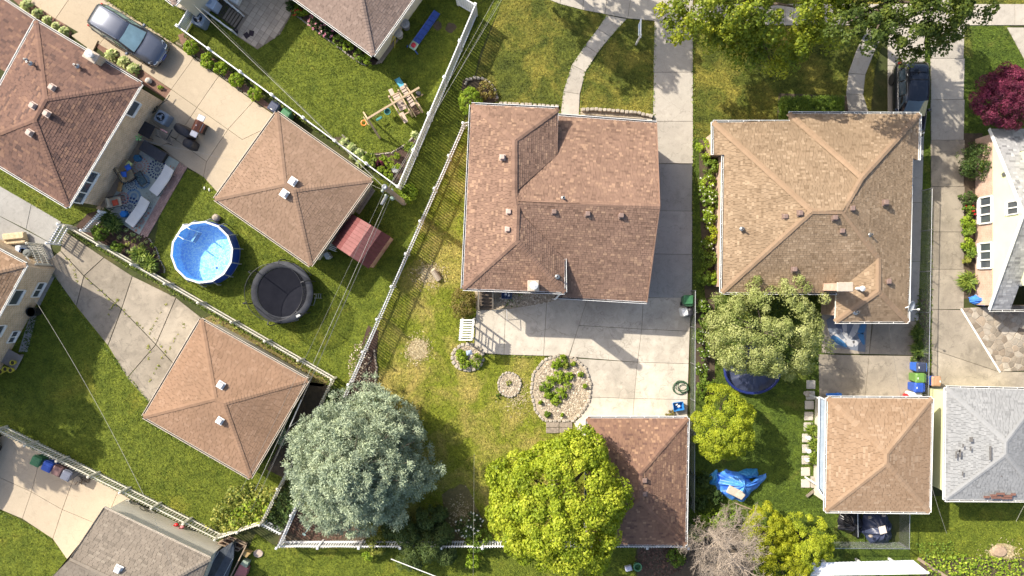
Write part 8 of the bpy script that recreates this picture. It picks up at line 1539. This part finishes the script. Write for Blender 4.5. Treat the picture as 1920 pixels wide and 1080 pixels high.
for i, (x, y, r, fl_) in enumerate(((1318, 575, .5, 12), (1325, 600, .5, 0), (1314, 630, .45, 30), (1322, 655, .5, 22), (1316, 690, .45, 14), (1325, 715, .5, 0), (1312, 735, .4, 0))): bush('fence_shrub', ['fence shrub topmost beside the green bin', 'leafy fence shrub under the silvery tree', 'white flowered fence shrub, upper one', 'white flowered fence shrub, middle one', 'white flowered fence shrub, lower one', 'fence shrub just above the lime tree', 'fence shrub nearest the hose heap'][i], x, y, r, .8, F['shrub_leaf'], 22, 28, .12, 120 + i, 'shrubs along the patio chain link fence', ry=.6, flowers=(F['white_petal'], fl_, .06) if fl_ else None)
for x, y, r, h, m, s, lb in ((1330, 975, .7, .9, 'bright_leaf', 130, 'leafy bush above the dead tree'), (1310, 1000, .6, .8, 'bright_leaf', 131, 'leafy bush at the corner of the brown garage'), (1365, 970, .65, .8, 'shrub_leaf', 132, 'leafy bush below the blue tarp heap'), (1268, 1045, .6, .7, 'shrub_leaf', 133, 'leafy bush left of the dead tree'), (1340, 930, .5, .6, 'dark_leaf', 134, 'dark bush left of the blue tarp heap'), (1318, 900, .55, .5, 'dark_leaf', 135, 'dark low bush along the garage chain link'), (1310, 940, .55, .6, 'dark_leaf', 136, 'dark bush halfway down the brown garage wall')): bush('wild_bush', lb, x, y, r, h, F[m], 26, 30, .14, s, 'bushes round the dead tree')
# beside the yellow house
bush('large_shrub', 'large dark arching shrub at the yellow house', 1836, 302, 1.2, 1.5, F['dark_leaf'], 70, 50, .15, 140, aspect=.4); bush('large_shrub', 'lighter green shrub overlapping the large dark one', 1862, 312, .62, 1.7, F['bright_leaf'], 34, 36, .13, 141)
for x, y, r, m, s, fl_, lb in ((1816, 372, .55, 'dark_leaf', 142, 0, 'dark shrub above the red roses'), (1816, 395, .42, 'shrub_leaf', 143, 7, 'rose bush with red blossoms'), (1815, 418, .45, 'bright_leaf', 144, 0, 'bright shrub under the rose bush'), (1817, 434, .42, 'shrub_leaf', 145, 0, 'round shrub at the upper brick window'), (1814, 456, .42, 'bright_leaf', 146, 0, 'shrub between the two brick windows'), (1820, 473, .42, 'shrub_leaf', 147, 0, 'lower round shrub at the yellow house'), (1812, 488, .25, 'weed_leaf', 148, 0, 'small yellowish plant at the yellow house')): bush('border_shrub', lb, x, y, r, .6, F[m], 22, 28, .11, s, 'shrubs along the yellow house', flowers=(F['red_petal'], fl_, .11) if fl_ else None)
# island bed plants
for i, (x, y, r, m) in enumerate(((1052, 676, .42, 'bright_leaf'), (1042, 684, .3, 'bright_leaf'), (1032, 716, .42, 'bright_leaf'), (1022, 728, .36, 'shrub_leaf'), (1048, 706, .4, 'bright_leaf'), (1058, 724, .55, 'bright_leaf'), (1050, 742, .48, 'bright_leaf'), (1068, 704, .3, 'bright_leaf'), (1029, 739, .34, 'bright_leaf'), (1042, 752, .3, 'bright_leaf'), (1061, 685, .22, 'weed_leaf'), (1075, 682, .16, 'bright_leaf'), (1089, 702, .18, 'bright_leaf'), (1097, 724, .14, 'bright_leaf'), (1026, 777, .2, 'shrub_leaf'), (1013, 755, .12, 'bright_leaf'), (1054, 778, .12, 'bright_leaf'))): bush('island_shrub', ['large low shrub at the top of the island bed', 'low shrub left of the top one in the island bed', 'left shrub of the island bed centre', 'dark shrub at the far left of the island centre', 'upper shrub of the island bed centre', 'widest shrub of the island bed centre', 'lower shrub of the island bed centre', 'right upper shrub of the island centre', 'lower left shrub of the island centre', 'lowest shrub of the island centre', 'yellowish tuft below the top shrub', 'small tuft at the upper right stones', 'small tuft on the right of the island bed', 'tiny tuft on the right stones of the island', 'dark tuft at the bottom of the island bed', 'tiny tuft at the left stones of the island', 'tiny tuft at the bottom centre of the island'][i], x, y, r, .4, F[m], 20, 26, .1, 150 + i, 'low shrubs in the island bed')
for i, (x, y, r) in enumerate(((866, 668, .4), (872, 682, .42), (893, 677, .45), (862, 662, .26))): bush('planter_shrub', ['left low juniper in the round planter', 'bottom low juniper in the round planter', 'right low juniper in the round planter', 'small upper left juniper in the round planter'][i], x, y, r, .4, F['bright_leaf'], 22, 28, .09, 170 + i, 'low junipers in the round planter')
bush('ring_plant', 'tiny plant inside the small gravel ring', 955, 719, .2, .25, F['weed_leaf'], 10, 16, .09, 175); bush('small_plant', 'green tuft at the lower edge of the gravel ring', 938, 742, .3, .15, F['shrub_leaf'], 10, 20, .1, 176); bush('dry_plant', 'dry weed clump at the garage door by the blue tub', 1258, 779, .42, .25, F['rust_leaf'], 16, 22, .09, 177)
# uncountable ground cover
patch('vine_cover', 'tangled yellow green vines at the fence corner', [(388, 985), (402, 950), (430, 912), (470, 905), (520, 912), (515, 950), (488, 985), (410, 1004)], .7, F['weed_leaf'], 130, .16, 1); patch('vine_cover', 'greener vines along the cream fence', [(430, 960), (470, 935), (515, 935), (487, 985), (440, 995)], .9, F['bright_leaf'], 90, .16, 2); patch('ivy', 'dense dark ivy between the two fences under the spruce', [(492, 982), (545, 898), (560, 905), (560, 950), (527, 1000)], .9, F['dark_leaf'], 260, .15, 3); patch('ivy', 'dense ivy wedge between the garage fence and the long fence', [(600, 770), (622, 722), (640, 745), (590, 830), (560, 830)], .9, F['dark_leaf'], 240, .15, 4)
patch('weeds', 'dry weeds between the garage and the cream fence', [(384, 596), (402, 592), (620, 712), (600, 722), (480, 655)], .25, F['weed_leaf'], 70, .1, 5); patch('weeds', 'rank weeds in the lower right corner', [(1730, 1048), (1800, 1040), (1930, 1050), (1930, 1085), (1740, 1085)], .5, F['bright_leaf'], 130, .15, 6); patch('weeds', 'low weeds around the lower right timber', [(1720, 1020), (1790, 1015), (1800, 1045), (1730, 1050)], .35, F['shrub_leaf'], 80, .13, 7); patch('weeds', 'tall grass along the chain link fence between the driveways', [(1722, 540), (1744, 540), (1742, 680), (1708, 680)], .35, F['strap_dark'], 130, .14, 8); patch('weeds', 'shaded growth along the wall of the left brick house', [(38, 660), (60, 570), (74, 575), (70, 600), (50, 660)], .35, F['dark_leaf'], 120, .12, 9); patch('weeds', 'green growth below the eave beside the blue tub', [(955, 555), (985, 545), (975, 575), (945, 578)], .2, F['shrub_leaf'], 90, .09, 10); patch('weeds', 'low growth under the silvery tree', [(1340, 560), (1530, 560), (1535, 690), (1480, 700), (1340, 690)], .3, F['dark_leaf'], 45, .14, 12)
# weeds in the cracks of the old driveway
rgw = np.random.default_rng(3); qs = []
for ln in ([(160, 520), (200, 553), (240, 590), (290, 632), (312, 660)], [(325, 548), (300, 590), (280, 625)], [(353, 596), (320, 650), (300, 680), (277, 722)], [(203, 590), (215, 570), (222, 560)], [(125, 482), (140, 505), (150, 540)], [(278, 640), (280, 675)]):
    for i in range(len(ln) - 1):
        for k in range(16):
            u = rgw.random(); x, y = lerp(ln[i], ln[i + 1], u)
            if rgw.random() < .33: q = W(x + rgw.normal(0, 1.2), y + rgw.normal(0, 1.2)); qs.append((q.x, q.y, .075 + rgw.random() * .03))
qs = np.repeat(np.array(qs), 5, 0) + rgw.normal(0, .035, (len(qs) * 5, 3)) * np.array([1, 1, .3]); n = len(qs); o = np_mesh('crack_weeds', leaf_quads(qs, rgw.normal(size=(n, 3)) * .5 + np.array([0, 0, 1]), np.full(n, .085), np.full(n, .05), rgw), 4, F['weed_leaf'], rgw.random(n), kind='stuff'); o['label'] = 'small weeds growing in the cracks of the old driveway'
# taller uncut grass along fences and paving edges
eg = []; rge = np.random.default_rng(77)
for ln, dn in (([(868, 235), (640, 748)], 70), ([(140, 440), (622, 716)], 80), ([(10, 812), (405, 1006)], 80), ([(519, 1022), (700, 1022)], 60), ([(345, 66), (745, 352)], 60), ([(888, 20), (750, 345)], 60), ([(1050, 215), (1056, 172), (1072, 122), (1097, 85), (1137, 30)], 26), ([(1087, 215), (1098, 135), (1120, 100), (1174, 37)], 26), ([(1224, 225), (1227, 45)], 26), ([(1300, 50), (1300, 540)], 40), ([(95, 505), (155, 600), (290, 765)], 50), ([(890, 667), (1018, 669)], 30), ([(269, 787), (469, 900)], 40), ([(1705, 965), (1705, 1030)], 50), ([(1745, 360), (1742, 690)], 60), ([(100, 1012), (0, 960)], 40), ([(200, 2), (325, 80)], 40)):
    for i in range(len(ln) - 1):
        a, b = W(*ln[i]), W(*ln[i + 1]); m = int((b - a).length * dn); u = rge.random(m)[:, None]; q = np.array(a)[None] * (1 - u) + np.array(b)[None] * u; q[:, :2] += rge.normal(0, .055, (m, 2)); q[:, 2] = .05 + rge.random(m) * .06; eg.append(q)
q = np.concatenate(eg); n = len(q); L = rge.uniform(.08, .2, n); o = np_mesh('edge_grass', leaf_quads(q, rge.normal(size=(n, 3)) * .7 + np.array([0, 0, .8]), L, L * .28, rge), 4, F['strap_leaf'], rge.random(n), kind='stuff'); o['label'] = 'taller uncut grass along fences and paving edges'
grow()
